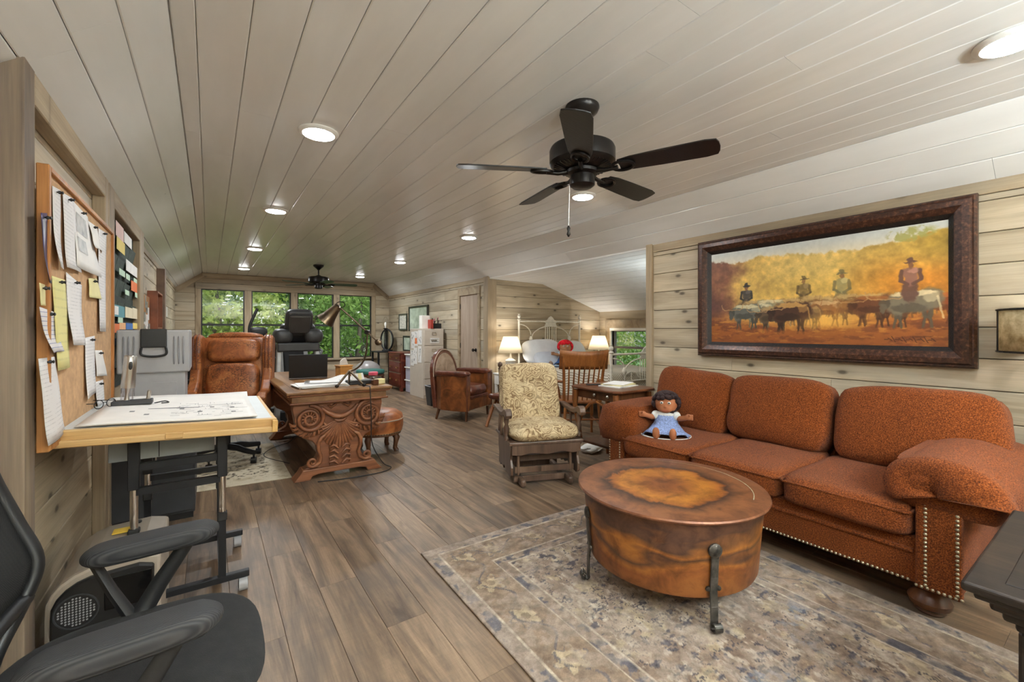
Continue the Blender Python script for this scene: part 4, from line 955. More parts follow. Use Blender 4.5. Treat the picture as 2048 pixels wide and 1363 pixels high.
# ================================================================ leather barrel chair
lc = thing('barrel_armchair', 'brown leather barrel armchair with a tall arched back near the closet', 'armchair', (3.07, 5.72, 0), R(29))
b = MB()
def shell(x, y): return x, y
for s in (-1, 1):
    o = MB(); poly = [(s * .24, -.34), (s * .35, -.35), (s * .375, -.1), (s * .36, .16), (s * .29, .31), (s * .20, .31), (s * .25, .12), (s * .25, -.1)]
    if s < 0: poly = poly[::-1]
    part(o.prism(poly, .50, Matrix.Translation((0, 0, .14))), 'arm', M['leather_barrel'], lc, bevel=.012, seg=2)
    part(MB().sell((s * .305, -.02, .655), (.15, .70, .075), (3, 6, 2.4), 12, fn=lambda p, s=s: Vector((p.x - s * .5 * max(0, p.y) ** 2, p.y, p.z))), 'arm_pad', M['leather_dark'], lc, smooth=60)
    part(MB().tube([(s * .35, -.352, .14), (s * .35, -.352, .64)], .008, 6), 'piping', M['leather_dark'], lc)
    for y, q_ in ((-.30, 0), (.25, .03)): part(MB().tube([(s * .29, y, .15), (s * (.30 + q_), y + q_, .0)], [.026, .018], 8), 'leg', M['walnut'], lc, smooth=40)
arch = [(-.30, .14)] + [(-.30, .45)] + [(-.30 * math.cos(t) if True else 0, .55 + .44 * math.sin(t) ** .8) for t in [pi * k / 20 for k in range(0, 21)]] + [(.30, .45), (.30, .14)]
arch = [(-.30, .14), (-.31, .55)] + [(-.31 * math.cos(pi * k / 20), .62 + .37 * math.sin(pi * k / 20)) for k in range(1, 20)] + [(.31, .55), (.30, .14)]
part(MB().prism(arch, .09, frame_m((0, .37, 0), (1, 0, 0), (0, .12, 1))), 'backrest', M['leather_dark'], lc, bevel=.025, seg=3)
inn = [(-.245, .40), (-.25, .55)] + [(-.25 * math.cos(pi * k / 20), .62 + .30 * math.sin(pi * k / 20)) for k in range(1, 20)] + [(.25, .55), (.245, .40)]
part(MB().prism(inn, .02, frame_m((0, .292, 0), (1, 0, 0), (0, .12, 1))), 'back_pad', M['leather_taupe'], lc, bevel=.012, seg=2)
mm = frame_m((0, .278, 0), (1, 0, 0), (0, .12, 1))
for rr_, zz in ((.31, .0), (.262, .0)):
    part(MB().tube([mm @ Vector((-rr_ * math.cos(pi * k / 24), .60 + (.385 if rr_ > .3 else .325) * math.sin(pi * k / 24), zz)) for k in range(25)], .009, 6), 'welt', M['leather_taupe'], lc, smooth=60)
part(MB().box(-.24, .24, -.33, .28, .14, .33), 'seat_base', M['leather_barrel'], lc, bevel=.015, seg=2)
part(MB().box(-.25, .25, -.345, -.32, .30, .345), 'front_rail', M['leather_dark'], lc, bevel=.01, seg=2)
part(MB().sell((0, -.06, .41), (.48, .60, .15), (6, 6, 3), 12, fn=wob(61, .04)), 'seat_cushion', M['leather_dark'], lc, smooth=60)
pts = [(x, -.352, .15) for x in np.arange(-.24, .25, .025)]
o = part(nails(pts, (0, -1, 0)), 'nailhead_trim', M['nail'], lc); o['kind'] = 'stuff'

lc.scale = (1, .84, 1)
# camel-saddle stool of crossed legs
ss = thing('saddle_stool', 'small saddle stool with crossed wooden legs and leather seat by the barrel armchair', 'stool', (3.24, 4.84, 0), R(20))
for s in (-1, 1):
    for y in (-.15, .15): part(MB().tube([(s * .22, y, 0), (s * .10, y, .22), (-s * .03, y, .36)], [.02, .024, .018], 8), 'leg', M['oak'], ss, smooth=50)
part(MB().sell((0, 0, .38), (.34, .42, .09), (3, 4, 2.4), 10, fn=lambda p: Vector((p.x, p.y, p.z + .5 * p.x * p.x))), 'seat', M['leather_dark'], ss, smooth=60)
part(MB().tube([(0, -.16, .2), (0, .16, .2)], .012, 8), 'stretcher', M['oak'], ss)
part(MB().tube([(.1, -.15, .22), (-.1, -.15, .22)], .01, 8), 'stretcher', M['oak'], ss)

# ================================================================ bed in the alcove
bd = thing('iron_bed', 'cream painted iron bed with striped coverlet in the alcove', 'bed', (4.96, 4.95, 0))
def bed_end(nm, y, zt, k):
    o = part(MB().tube([(-.69, y, 0), (-.69, y, zt)], .018, 10), nm, M['white_iron'], bd, smooth=50)
    def t(nm2, pts, r): part(MB().tube([(x, y, z) for x, z in pts], r, 8), nm2, M['white_iron'], o, smooth=50)
    t('post', [(.69, 0), (.69, zt)], .018)
    t('top_rail', [(-.69, zt - .05), (.69, zt - .05)], .014)
    lo = zt - .55 * k
    t('lower_rail', [(-.69, lo), (.69, lo)], .010)
    sc_ = k
    t('arch', [(x * .44, zt - .05 - .32 * sc_ + .24 * sc_ * math.sqrt(max(0, 1 - x * x))) for x in [-1 + .1 * j for j in range(21)]], .009)
    for s in (-1, 1):
        t('quarter_arch', [(s * (.69 - .25 * math.sin(R(a))), zt - .10 - .18 * sc_ * (1 - math.cos(R(a)))) for a in range(0, 91, 9)], .009)
        t('upright', [(s * .44, zt - .05 - .32 * sc_), (s * .44, lo)], .009)
        t('small_arch', [(s * (.30 + .14 * math.cos(R(a))), zt - .05 - .44 * sc_ + .12 * sc_ * math.sin(R(a))) for a in range(0, 181, 15)], .008)
        t('small_upright', [(s * .30, zt - .05 - .33 * sc_), (s * .30, lo)], .007)
        for x in (.03, .075, .12): t('centre_bar', [(s * x - (.0 if x > .05 else 0), zt - .10), (s * x, lo)], .007)
        part(MB().lathe([(.02, 0), (.034, .01), (.026, .025), (.012, .035), (.028, .05), (.03, .075), (.014, .095), (.02, .10), (.02, .108)], 12, Matrix.Translation((s * .69, y, zt - .035))), 'finial', M['white_iron'], o, smooth=50)
        part(MB().lathe([(.012, -.05), (.032, -.01), (.032, .01), (.012, .05)], 10, Matrix.Translation((s * .44, y, zt - .05 - .30 * sc_))), 'casting', M['white_iron'], o, smooth=50)
    part(MB().prism([(-.14, -.08), (-.06, -.075), (0, -.075), (.06, -.075), (.14, -.08), (.11, -.03), (.16, .0), (.08, .03), (.05, .07), (0, .10), (-.05, .07), (-.08, .03), (-.16, 0), (-.11, -.03)], .016, frame_m((0, y + .008, zt - .05), (1, 0, 0), (0, 0, 1))), 'medallion', M['white_iron'], o, bevel=.004)
bed_end('headboard', 1.02, 1.47, 1.0); bed_end('footboard', -1.03, 1.0, .75)
part(MB().box(-.69, .69, -1.0, 1.0, .30, .36), 'side_rails', M['white_iron'], bd)
linen = plain('white_linen', L(222, 224, 226), .9, var=.05, bump=.15, bs=40); blue = plain('pale_blue_sheet', L(196, 202, 214), .9, var=.06, bump=.2, bs=30)
part(MB().sell((0, 0, .52), (1.38, 1.98, .32), (10, 12, 6), 12), 'mattress', blue, bd, smooth=60)
ts = NT('ticking_stripe').set(.9, 0, .1); v = ts.coord(rnd=False); sp = ts.n('SeparateXYZ'); ts.l(v, sp.inputs[0])
sn = ts.math('SINE', ts.math('MULTIPLY', ts.math('ADD', sp.outputs[0], ts.math('MULTIPLY', sp.outputs[2], .9)), 190.0)); ts.col(ts.ramp(sn, [(.35, L(216, 208, 192)), (.65, L(146, 132, 112))]))
def cov(u, v):
    y = -.99 + 1.22 * v; a = (u - .5) * 2; xx = a * 1.02
    if abs(xx) <= .70: x, z = xx, .69 + .012 * math.sin(y * 9) * math.cos(a * 5)
    else: x, z = math.copysign(.70 + .015 * math.sin(y * 15), a), .69 - (abs(xx) - .70) * 1.2
    if v < .04: z -= .0
    return (x, y, z)
part(MB().grid(40, 24, cov), 'coverlet', ts.m, bd, smooth=60, solid=.015)
part(MB().grid(20, 8, lambda u, v: ((u - .5) * 1.42, -1.0 - .004 * math.sin(u * 40), .70 - .42 * v)), 'coverlet_drop', ts.m, bd, smooth=60, solid=.015)
def pillow(nm, label, loc, rx, rz, sz, mat):
    o = solo(MB().sell((0, 0, 0), sz, (3.2, 2.2, 3.2), 14, fn=wob(hash(nm) % 7 + sz[0] * 9, .06)), 'pillow', label, 'pillow', mat, 'pillows on the iron bed', loc=loc, smooth=60)
    o.rotation_euler = (rx, 0, rz)
pillow('a', 'white pillow leaning on the headboard beside the striped lamp', (4.63, 5.80, .90), R(-22), R(-6), (.74, .22, .46), linen)
pillow('b', 'white pillow leaning on the headboard behind the red-haired doll', (5.30, 5.82, .88), R(-22), R(4), (.70, .20, .42), linen)
pillow('c', 'crumpled small white pillow lying at the front of the bed pillows', (4.52, 5.54, .78), R(-42), R(-14), (.42, .18, .30), blue)

# bedside tables and lamps
shade_m = NT('lit_linen_shade'); v = shade_m.coord(rnd=False); shade_m.col(L(238, 230, 214)); shade_m.set(.8)
tr = shade_m.n('BsdfTranslucent'); tr.inputs[0].default_value = L(246, 236, 216); mx = shade_m.n('MixShader'); mx.inputs[0].default_value = .6
shade_m.l(shade_m.b.outputs[0], mx.inputs[1]); shade_m.l(tr.outputs[0], mx.inputs[2]); shade_m.l(mx.outputs[0], shade_m.out.inputs['Surface'])
stripe_m = NT('ribbed_ceramic').set(.5); v = stripe_m.coord(rnd=False); sp = stripe_m.n('SeparateXYZ'); stripe_m.l(v, sp.inputs[0]); stripe_m.col(stripe_m.ramp(stripe_m.math('SINE', stripe_m.math('MULTIPLY', sp.outputs[2], 260.0)), [(.3, L(206, 196, 180)), (.7, L(150, 138, 122))]))
for (x, y, lab, tl) in ((3.98, 5.80, 'cream shaded table lamp with ribbed base beside the pillows by the corner post', 'white nightstand below the lamp by the corner post'), (5.98, 5.80, 'cream shaded table lamp beside the small alcove window', 'white nightstand below the lamp by the alcove window')):
    ns = thing('nightstand', tl, 'nightstand', (x, y, 0), 0, 'nightstands')
    part(MB().box(-.19, .19, -.19, .19, .40, .56), 'drawer_case', M['white'], ns, bevel=.004); part(MB().box(-.205, .205, -.205, .205, .56, .582), 'top', M['white'], ns, bevel=.004)
    part(MB().box(-.16, .16, -.2, -.19, .42, .54), 'drawer', M['white'], ns, bevel=.003)
    for sx in (-1, 1):
        for sy in (-1, 1): part(MB().box(sx * .165 - .02, sx * .165 + .02, sy * .165 - .02, sy * .165 + .02, 0, .40), 'leg', M['white'], ns)
    la = thing('table_lamp', lab, 'lamp', (x, y, .582), 0, 'bedside lamps')
    part(MB().lathe([(.085, 0), (.085, .19)], 6 if x < 5 else 20), 'base', stripe_m.m, la)
    part(MB().lathe([(.088, .19), (.085, .205), (.03, .235), (.018, .27), (.012, .30), (.012, .38)], 20), 'neck', M['white_iron'], la, smooth=40)
    n = 32; b = MB().add([((.20 if z < .4 else .115) * math.cos(2 * pi * j / n), (.20 if z < .4 else .115) * math.sin(2 * pi * j / n), z) for z in (.325, .585) for j in range(n)], [(j, (j + 1) % n, n + (j + 1) % n, n + j) for j in range(n)])
    part(b, 'lamp_shade', shade_m.m, la, smooth=60, solid=.003)
    part(MB().lathe([(.013, .38), (.028, .42), (.03, .45), (.015, .48), (.003, .49)], 14), 'bulb', lens_m, la, smooth=60)
    ld = bpy.data.lights.new('lamp', 'POINT'); ld.energy = 6; ld.color = (1, .96, .90); ld.shadow_soft_size = .03
    lo = bpy.data.objects.new('lamp_glow', ld); C.objects.link(lo); lo.parent = la; lo.location = (0, 0, .51)

# ================================================================ dolls
def doll(name, label, loc, rz, skin, hair, dress, trim, curls=True, s=1.0, hairn=60):
    d = thing(name, label, 'doll', loc, rz)
    b = MB(); S = lambda c, sz, e=2.2: b.sell(tuple(k * s for k in c), tuple(k * s for k in sz), e, 8)
    S((0, .0, .10), (.13, .10, .17)); S((0, -.005, .235), (.155, .13, .135)); S((0, -.055, .205), (.09, .04, .06)); S((0, 0, .175), (.05, .05, .06))
    for q in (-1, 1):
        b.tube([(q * .05 * s, 0, .15 * s), (q * .10 * s, -.03 * s, .135 * s), (q * .145 * s, -.05 * s, .15 * s)], [.024 * s, .021 * s, .018 * s], 10)
        S((q * .157, -.055, .155), (.045, .035, .045))
        for f in range(4): b.tube([(q * .165 * s, -.06 * s, (.14 + f * .010) * s), (q * .188 * s, -.068 * s, (.142 + f * .011) * s)], .0062 * s, 6)
        b.tube([(q * .165 * s, -.07 * s, .165 * s), (q * .158 * s, -.085 * s, .178 * s)], .0062 * s, 6)
        b.tube([(q * .035 * s, -.02 * s, .04 * s), (q * .05 * s, -.10 * s, .045 * s), (q * .055 * s, -.15 * s, .032 * s)], [.036 * s, .033 * s, .026 * s], 10)
        S((q * .057, -.165, .045), (.05, .045, .085))
        S((q * .075, .0, .235), (.03, .03, .04))
    S((0, -.075, .222), (.02, .018, .016))
    o = part(b, 'body', skin, d, smooth=180); md = o.modifiers.new('join', 'REMESH'); md.mode = 'VOXEL'; md.voxel_size = .0055 * s; md.use_smooth_shade = True
    fc = MB()
    for q in (-1, 1): fc.sell((q * .026 * s, -.066 * s, .25 * s), (.024 * s, .012 * s, .02 * s), 2, 5)
    part(fc, 'eyes', M['white'], d, smooth=60)
    fc = MB()
    for q in (-1, 1): fc.sell((q * .026 * s, -.0725 * s, .25 * s), (.011 * s, .006 * s, .012 * s), 2, 4)
    part(fc, 'pupils', M['black'], d, smooth=60)
    part(MB().tube([(-.02 * s, -.076 * s, .197 * s), (0, -.079 * s, .192 * s), (.02 * s, -.076 * s, .197 * s)], .0025 * s, 6), 'mouth', plain('doll_mouth', L(140, 60, 50), .6), d)
    h = MB(); q_ = random.Random(5)
    for k in range(hairn * 3):
        a = q_.uniform(0, 2 * pi); el = q_.uniform(-.95, 1.5); r = .090 * s
        x, y, z = math.cos(a) * math.cos(el), math.sin(a) * math.cos(el), math.sin(el)
        if y < -.40 and z < .50: continue
        h.sell((x * r, y * r * .95 + .006 * s, (.243 + z * .075) * 1.0 * s), (.036 * s,) * 3, 2, 3)
    o = part(h, 'hair', hair, d, smooth=60); o['kind'] = 'stuff'
    dm = MB(); n = 28
    prof = [(.062, .165), (.075, .13), (.085, .09), (.125, .035), (.16, .012), (.175, .004)]
    vs = []
    for i_, (r, z) in enumerate(prof):
        for j in range(n): a = 2 * pi * j / n; rr_ = r * (1 + (.06 * math.sin(a * 9) if i_ > 2 else 0)); zz = z + (.035 if i_ >= 3 and abs(math.sin(a) + .9) < .35 else 0); vs.append((rr_ * math.cos(a) * s, (rr_ * math.sin(a) * .85 + (-.0 if i_ < 3 else -.02)) * s, zz * s))
    dm.add(vs, [(i_ * n + j, i_ * n + (j + 1) % n, (i_ + 1) * n + (j + 1) % n, (i_ + 1) * n + j) for i_ in range(len(prof) - 1) for j in range(n)])
    part(dm, 'dress', dress, d, smooth=60, solid=.004 * s)
    for q in (-1, 1): part(MB().sell((q * .072 * s, -.008 * s, .148 * s), (.062 * s, .07 * s, .065 * s), 2.2, 7), 'sleeve', trim, d, smooth=60)
    part(MB().tube([(prof[-1][0] * math.cos(2 * pi * j / n) * s, (prof[-1][0] * math.sin(2 * pi * j / n) * .85 - .02) * s, .006 * s) for j in range(n)], .006 * s, 6, closed=True), 'hem', trim, d)
    part(MB().lathe([(.07, .145), (.066, .172), (.04, .178)], 20, Matrix.Scale(s, 4), sy=.85), 'collar', trim, d, smooth=60)
    return d
blue_g = plain('blue_gingham', L(136, 154, 200), .9, var=.35, vs_=120); lace = plain('white_eyelet', L(224, 226, 224), .9, var=.1, vs_=60)
dp = at_z(1328, 872, .485)
doll('cloth_doll', 'brown cloth doll with curly hair and blue dress sitting on the sofa', (2.80, 2.03, .482), R(-58), plain('brown_doll_cloth', L(150, 90, 54), .7, var=.08), plain('dark_yarn_hair', L(46, 26, 26), .9, var=.3), blue_g, lace, s=1.0)
doll('rag_doll', 'rag doll with bright red curly hair and blue clothes on the bed', (4.75, 5.35, .70), R(-35), plain('tan_doll_cloth', L(168, 120, 84), .8), plain('red_yarn_hair', L(226, 22, 42), .9, var=.2), plain('navy_doll_cloth', L(46, 84, 134), .9), plain('pale_blue_cloth', L(176, 200, 216), .9), s=1.25)
# ================================================================ ceiling fans
def fan(loc, label, drop, a0, blade_mat, s=1.0, chain=True):
    t = thing('ceiling_fan', label, 'ceiling fan', loc)
    part(MB().lathe([(.088, 0), (.09, -.012), (.082, -.03), (.05, -.058), (.03, -.075), (.022, -.09)], 28), 'canopy', M['bronze'], t, smooth=40)
    part(MB().cyl((0, 0, -.08), (0, 0, drop + .14), .013, 12), 'downrod', M['bronze'], t, smooth=40)
    part(MB().lathe([(.03, drop + .165), (.05, drop + .15), (.135, drop + .135), (.165, drop + .125), (.172, drop + .11), (.172, drop + .045), (.160, drop + .03), (.10, drop + .012), (.07, drop + .008)], 40), 'motor', M['bronze'], t, smooth=35)
    b = MB()
    for k in range(40):
        a = 2 * pi * k / 40; b.bar((.09 * math.cos(a), .09 * math.sin(a), drop + .013), (.15 * math.cos(a), .15 * math.sin(a), drop + .026), .006, .006)
    o = part(b, 'vent_ribs', M['bronze'], t); o['kind'] = 'stuff'
    part(MB().lathe([(.07, drop + .015), (.085, drop + .005), (.085, drop - .01), (.062, drop - .02), (.066, drop - .05), (.066, drop - .07), (.05, drop - .082), (.004, drop - .085)], 32), 'switch_housing', M['bronze'], t, smooth=35)
    for k in range(5):
        a = a0 + k * 2 * pi / 5; m = Matrix.Rotation(a, 4, 'Z') @ Matrix.Translation((0, 0, drop)) @ Matrix.Rotation(R(-12), 4, 'X')
        pl = [(.195, -.045), (.26, -.058), (.40, -.064), (.60, -.068)] + [(.635 + .025 * math.sin(R(x)), -.068 + .068 * (1 - math.cos(R(x)))) for x in (30, 60, 90)] + [(.635 + .025 * math.sin(R(x)), .068 - .068 * (1 - math.cos(R(x)))) for x in (60, 30)] + [(.60, .068), (.40, .064), (.26, .058), (.195, .045)]
        bl = part(MB().prism(pl, .007, m), 'blade', blade_mat, t, bevel=.002)
        ir = MB(); q = lambda x, y, z: m @ Vector((x, y, z))
        ir.tube([q(.07, 0, .0), q(.13, 0, -.012), q(.19, 0, -.008)], [.014, .011, .012], 8)
        ir.tube([q(.215 + .055 * math.cos(R(x)), .040 * math.sin(R(x)), -.006) for x in range(0, 360, 20)], .008, 6, closed=True)
        part(ir, 'blade_iron', M['bronze'], bl, smooth=50)
    if chain:
        part(MB().tube([(-.05, .04, drop - .05), (-.055, .045, drop - .30)], .0012, 5), 'pull_chain', M['steel'], t)
        part(MB().lathe([(.003, .03), (.010, .015), (.006, 0), (.011, -.016), (.003, -.03)], 12, Matrix.Translation((-.055, .045, drop - .31))), 'chain_pull', M['bronze'], t, smooth=50)
fan((1.615, 1.686, ZC), 'black five-blade ceiling fan above the round copper table', -.345, R(-64), M['fan_blade'])
fan((1.615, 8.46, ZC), 'dark ceiling fan with green-tinged blades in front of the window wall', -.345, R(-12), plain('dark_green_blade', L(34, 62, 44), .35, var=.2), chain=True)

# ================================================================ carved writing desk
DX, DY = .94, 4.93
dk = thing('carved_desk', 'heavy carved wooden desk with shell and scroll end panel', 'desk', (DX, DY, 0))
part(MB().box(-.435, .435, -1.03, 1.03, .735, .762), 'desk_top', M['cherrytop'], dk, bevel=.01, seg=2)
part(MB().box(-.36, .36, -.95, .95, .7615, .7635), 'inset_top', M['cherrytop'], dk)
part(MB().box(-.41, .41, -1.005, 1.005, .715, .735), 'edge_moulding', M['cherry'], dk, bevel=.008, seg=2)
part(MB().box(-.39, .39, -.985, .985, .665, .715), 'apron', M['cherrytop'], dk, bevel=.004)
part(MB().box(-.405, .405, -1.0, 1.0, .648, .668), 'lower_moulding', M['cherry'], dk, bevel=.008, seg=2)
for s in (-1, 1):
    b = MB()
    for k in range(60):
        y = -.98 + k * .0333; b.sell((s * .418, y, .725), (.016, .02, .018), 2.2, 3)
    o = part(b, 'carved_edge', M['cherry'], dk, smooth=50); o['kind'] = 'stuff'
def carved_end(ysg):
    y0 = ysg * .86; f = ysg                       # face looks towards f*y
    P = lambda x, z, d=0.0: (x, y0 + f * (.05 + d), z)
    half = [(.37, .648), (.375, .60), (.36, .52), (.345, .43), (.30, .36), (.22, .32), (.185, .27), (.175, .20), (.20, .14), (.27, .10), (.30, .085)]
    poly = half + [(-x, z) for x, z in reversed(half)]
    core = part(MB().prism(poly, .10, frame_m((0, y0 + .05, 0), (1, 0, 0), (0, 0, 1))), 'end_panel', M['cherry'], dk, bevel=.008, seg=2)
    def tb(nm, pts, r, n=8): part(MB().tube([P(*p) for p in pts], r, n), nm, M['cherry'], core, smooth=60)
    for s in (-1, 1):
        cx, cz = s * .245, .515
        sp = [(cx + s * (.118 - .105 * k / 46) * math.cos(R(90 + k * 18)), cz + (.118 - .105 * k / 46) * math.sin(R(90 + k * 18)), .012 + .016 * k / 46) for k in range(47)]
        tb('volute', sp, [.019 - .010 * k / 46 for k in range(47)])
        for k in range(14):
            a = 2 * pi * k / 14; tb('petal', [(cx + .028 * math.cos(a), cz + .028 * math.sin(a), .024), (cx + .062 * math.cos(a), cz + .062 * math.sin(a), .018)], [.005, .011], 6)
        for k in range(9):
            a = R(200 + k * 17) if s > 0 else R(-20 - k * 17)
            r0, r1 = .118, .155
            tb('acanthus_leaf', [(cx + r0 * math.cos(a), cz + r0 * math.sin(a), .006), (cx + (r0 + .03) * math.cos(a + s * .12), cz + (r0 + .03) * math.sin(a + s * .12), .014), (cx + r1 * math.cos(a + s * .3), cz + r1 * math.sin(a + s * .3), .0)], [.012, .014, .004], 6)
        tb('swag', [(s * .15, .60, .01), (s * .10, .555, .02), (s * .05, .525, .026), (0, .515, .028)], [.016, .02, .022, .023])
        tb('swag_leaf', [(s * .03, .625, .004), (s * .07, .60, .012), (s * .10, .62, .006)], [.01, .014, .005], 6)
        sc_ = [(s * (.125 + .0), .36, .008), (s * .155, .345, .014), (s * .178, .30, .016), (s * .175, .24, .016), (s * .155, .19, .016), (s * .165, .14, .016), (s * .20, .115, .016)]
        tb('c_scroll', sc_ + [(s * (.225 + (.038 - .03 * k / 22) * math.cos(R(-100 + k * 22))), .148 + (.038 - .03 * k / 22) * math.sin(R(-100 + k * 22)), .018 + .01 * k / 22) for k in range(23)], [.016] * 7 + [.015 - .008 * k / 22 for k in range(23)])
        for k in range(4): tb('plume', [(s * .015, .10 + k * .045, .01), (s * .05, .135 + k * .045, .018), (s * .085, .125 + k * .043, .014), (s * .08, .10 + k * .043, .01)], [.008, .012, .010, .005], 6)
    for k in range(19):
        a = R(-76 + k * 152 / 18); ln = .235 - .035 * abs(math.sin(a)); x1, z1 = math.sin(a) * ln * .92, .475 - math.cos(a) * ln
        tb('shell_rib', [(math.sin(a) * .03, .49 - math.cos(a) * .03, .014), (x1 * .6, .475 - (.475 - z1) * .6, .018), (x1, z1, .004)], [.004, .011, .014], 6)
    tb('shell_knot', [(-.05, .495, .02), (-.02, .48, .03), (.02, .48, .03), (.05, .495, .02)], [.008, .016, .016, .008])
    foot = [(-.37, 0), (-.24, 0), (-.225, .03), (-.17, .042), (.17, .042), (.225, .03), (.24, 0), (.37, 0), (.325, .05), (.30, .09), (-.30, .09), (-.325, .05)]
    part(MB().prism(foot, .15, frame_m((0, y0 + .075, 0), (1, 0, 0), (0, 0, 1))), 'foot', M['cherry'], dk, bevel=.006, seg=2)
carved_end(-1); carved_end(1)
part(MB().box(-.05, .05, -.85, .85, .10, .15), 'stretcher', M['cherry'], dk, bevel=.006)
part(MB().box(.30, .47, -.70, -.55, .68, .70), 'writing_slide', M['black'], dk, label='dark pull-out writing slide')
# lamp cord down the desk
cd = [Vector((DX + .18, DY - .85, .766)), Vector((DX + .22, DY - 1.02, .77)), Vector((DX + .225, DY - 1.045, .74)), Vector((DX + .24, DY - 1.03, .5)), Vector((DX + .26, DY - .99, .25)), Vector((DX + .36, DY - .98, .06)), Vector((DX + .43, DY - 1.0, .008)), Vector((DX + .30, DY - 1.08, .006)), Vector((DX, DY - 1.07, .006)), Vector((DX - .2, DY - 1.02, .006))]
def smooth_path(p, n=6):
    out = []
    for i in range(len(p) - 1):
        a, b_, c, d = p[max(i - 1, 0)], p[i], p[i + 1], p[min(i + 2, len(p) - 1)]
        for k in range(n):
            t = k / n; out.append(.5 * ((2 * b_) + (c - a) * t + (2 * a - 5 * b_ + 4 * c - d) * t * t + (3 * b_ - a - 3 * c + d) * t ** 3))
    return out + [p[-1]]
solo(MB().tube(smooth_path(cd), .0045, 6), 'power_cord', 'black lamp cord hanging down the carved desk end to the floor', 'cord', M['black'], smooth=60)
cd = [Vector(x) for x in ((.62, 4.6, .008), (.45, 5.0, .008), (.55, 5.3, .008), (.75, 5.5, .008), (.9, 5.9, .008))]
solo(MB().tube(smooth_path(cd), .004, 6), 'power_cord', 'grey power cord snaking over the floor under the desk', 'cord', M['charcoal'], smooth=60)

# things on the desk
ZT = .7637
def on_desk(u, v): p = at_z(u, v, ZT); return (p.x, p.y, ZT)
lp = thing('laptop', 'open black laptop on the carved desk', 'laptop', (.86, 5.05, ZT), R(172))
part(MB().box(-.18, .18, -.125, .125, 0, .016), 'base', plain('grey_aluminium', L(110, 100, 98), .4, .5), lp, bevel=.004)
part(MB().box(-.18, .18, -.006, .006, 0, .25, Matrix.Translation((0, .128, .014)) @ Matrix.Rotation(R(-16), 4, 'X')), 'screen', M['black'], lp, bevel=.003)
part(MB().box(-.155, .155, -.01, .105, .016, .0175), 'keyboard', M['charcoal'], lp)
pa = thing('paper_stack', 'pile of loose white papers under the clipboard on the carved desk', 'papers', (.82, 4.22, ZT), R(4))
for k in range(6):
    o = part(MB().box(-.20, .20, -.14, .14, k * .004, k * .004 + .0032), 'sheet', M['paper'], pa); o.rotation_euler.z = R((-3, 2, 5, -4, 1, -6)[k]); o.location = ((.02, -.01, 0, .015, -.02, .01)[k], (0, .01, -.01, .02, 0, .01)[k], 0)
cb = thing('clipboard', 'grey clipboard with metal clip on the desk papers', 'clipboard', (.86, 4.30, ZT + .026), R(80))
part(MB().box(-.11, .11, -.155, .155, 0, .004), 'board', M['greyplastic'], cb, bevel=.001); part(MB().box(-.05, .05, .115, .15, .004, .014), 'clip', M['steel'], cb, bevel=.004); part(MB().box(-.1, .1, -.14, .11, .0042, .006), 'sheet', M['paper'], cb)
solo(MB().grid(10, 14, lambda u, v: ((u - .5) * .22, (v - .5) * .30, .012 + .045 * math.sin(v * pi) * u)), 'folded_paper', 'curled white sheets beside the desk lamp', 'papers', M['paper'], loc=(1.02, 4.48, ZT), rz=R(40), smooth=60, solid=.004)
tb_ = thing('tissue_box', 'wooden tissue box with a white tissue on the desk', 'tissue box', (1.17, 4.82, ZT), R(10))
part(MB().box(-.065, .065, -.065, .065, 0, .12), 'box', wood('honey_oak', L(150, 96, 40), L(184, 126, 58), L(206, 152, 84), 2, .45, 0, 0, .3), tb_, bevel=.004); part(MB().box(-.072, .072, -.072, .072, .12, .135), 'lid', wood('honey_oak_lid', L(150, 96, 40), L(184, 126, 58), L(206, 152, 84), 2, .45, 0, 0, .3), tb_, bevel=.004)
part(MB().prism([(-.045, 0), (.045, 0), (.03, .05), (.015, .075), (-.01, .07), (-.04, .045)], .012, frame_m((0, .006, .134), (1, 0, 0), (0, 0, 1))), 'tissue', M['paper'], tb_, bevel=.003)
ph = thing('desk_tray', 'black desk tray holding small papers near the lamp base', 'desk tray', (1.16, 4.20, ZT), R(3))
part(MB().box(-.11, .11, -.07, .07, 0, .035), 'tray', M['black'], ph, bevel=.005)
for k, (x, c) in enumerate(((-.05, 'paper'), (.0, 'paper_y'), (.04, 'paper'))): o = part(MB().box(-.03, .03, -.001, .001, .03, .10), 'note', M[c], ph); o.location = (x, .02 * k - .02, 0); o.rotation_euler = (R(-20), 0, R(20 * k - 15))
solo(MB().box(-.04, .04, -.03, .03, 0, .045), 'sticky_note_pad', 'yellow note pad block at the desk corner', 'note pad', M['paper_y'], loc=(1.32, 4.10, ZT), rz=R(20), bevel=.002)
solo(MB().box(-.03, .03, -.02, .02, 0, .05), 'tape_dispenser', 'small dark brown box between black tray and note pad', 'box', M['walnut'], loc=(1.25, 4.02, ZT), rz=R(10), bevel=.006)
jr = thing('jar', 'clear jar with pink lid at the desk edge', 'jar', (1.335, 4.35, ZT))
part(MB().lathe([(.04, 0), (.042, .01), (.042, .055), (.038, .06)], 20), 'glass', M['clear'], jr, smooth=40); part(MB().lathe([(.043, .058), (.045, .062), (.045, .085), (.04, .09), (.003, .091)], 20), 'lid', plain('pink_plastic', L(214, 84, 106), .45), jr, smooth=40)
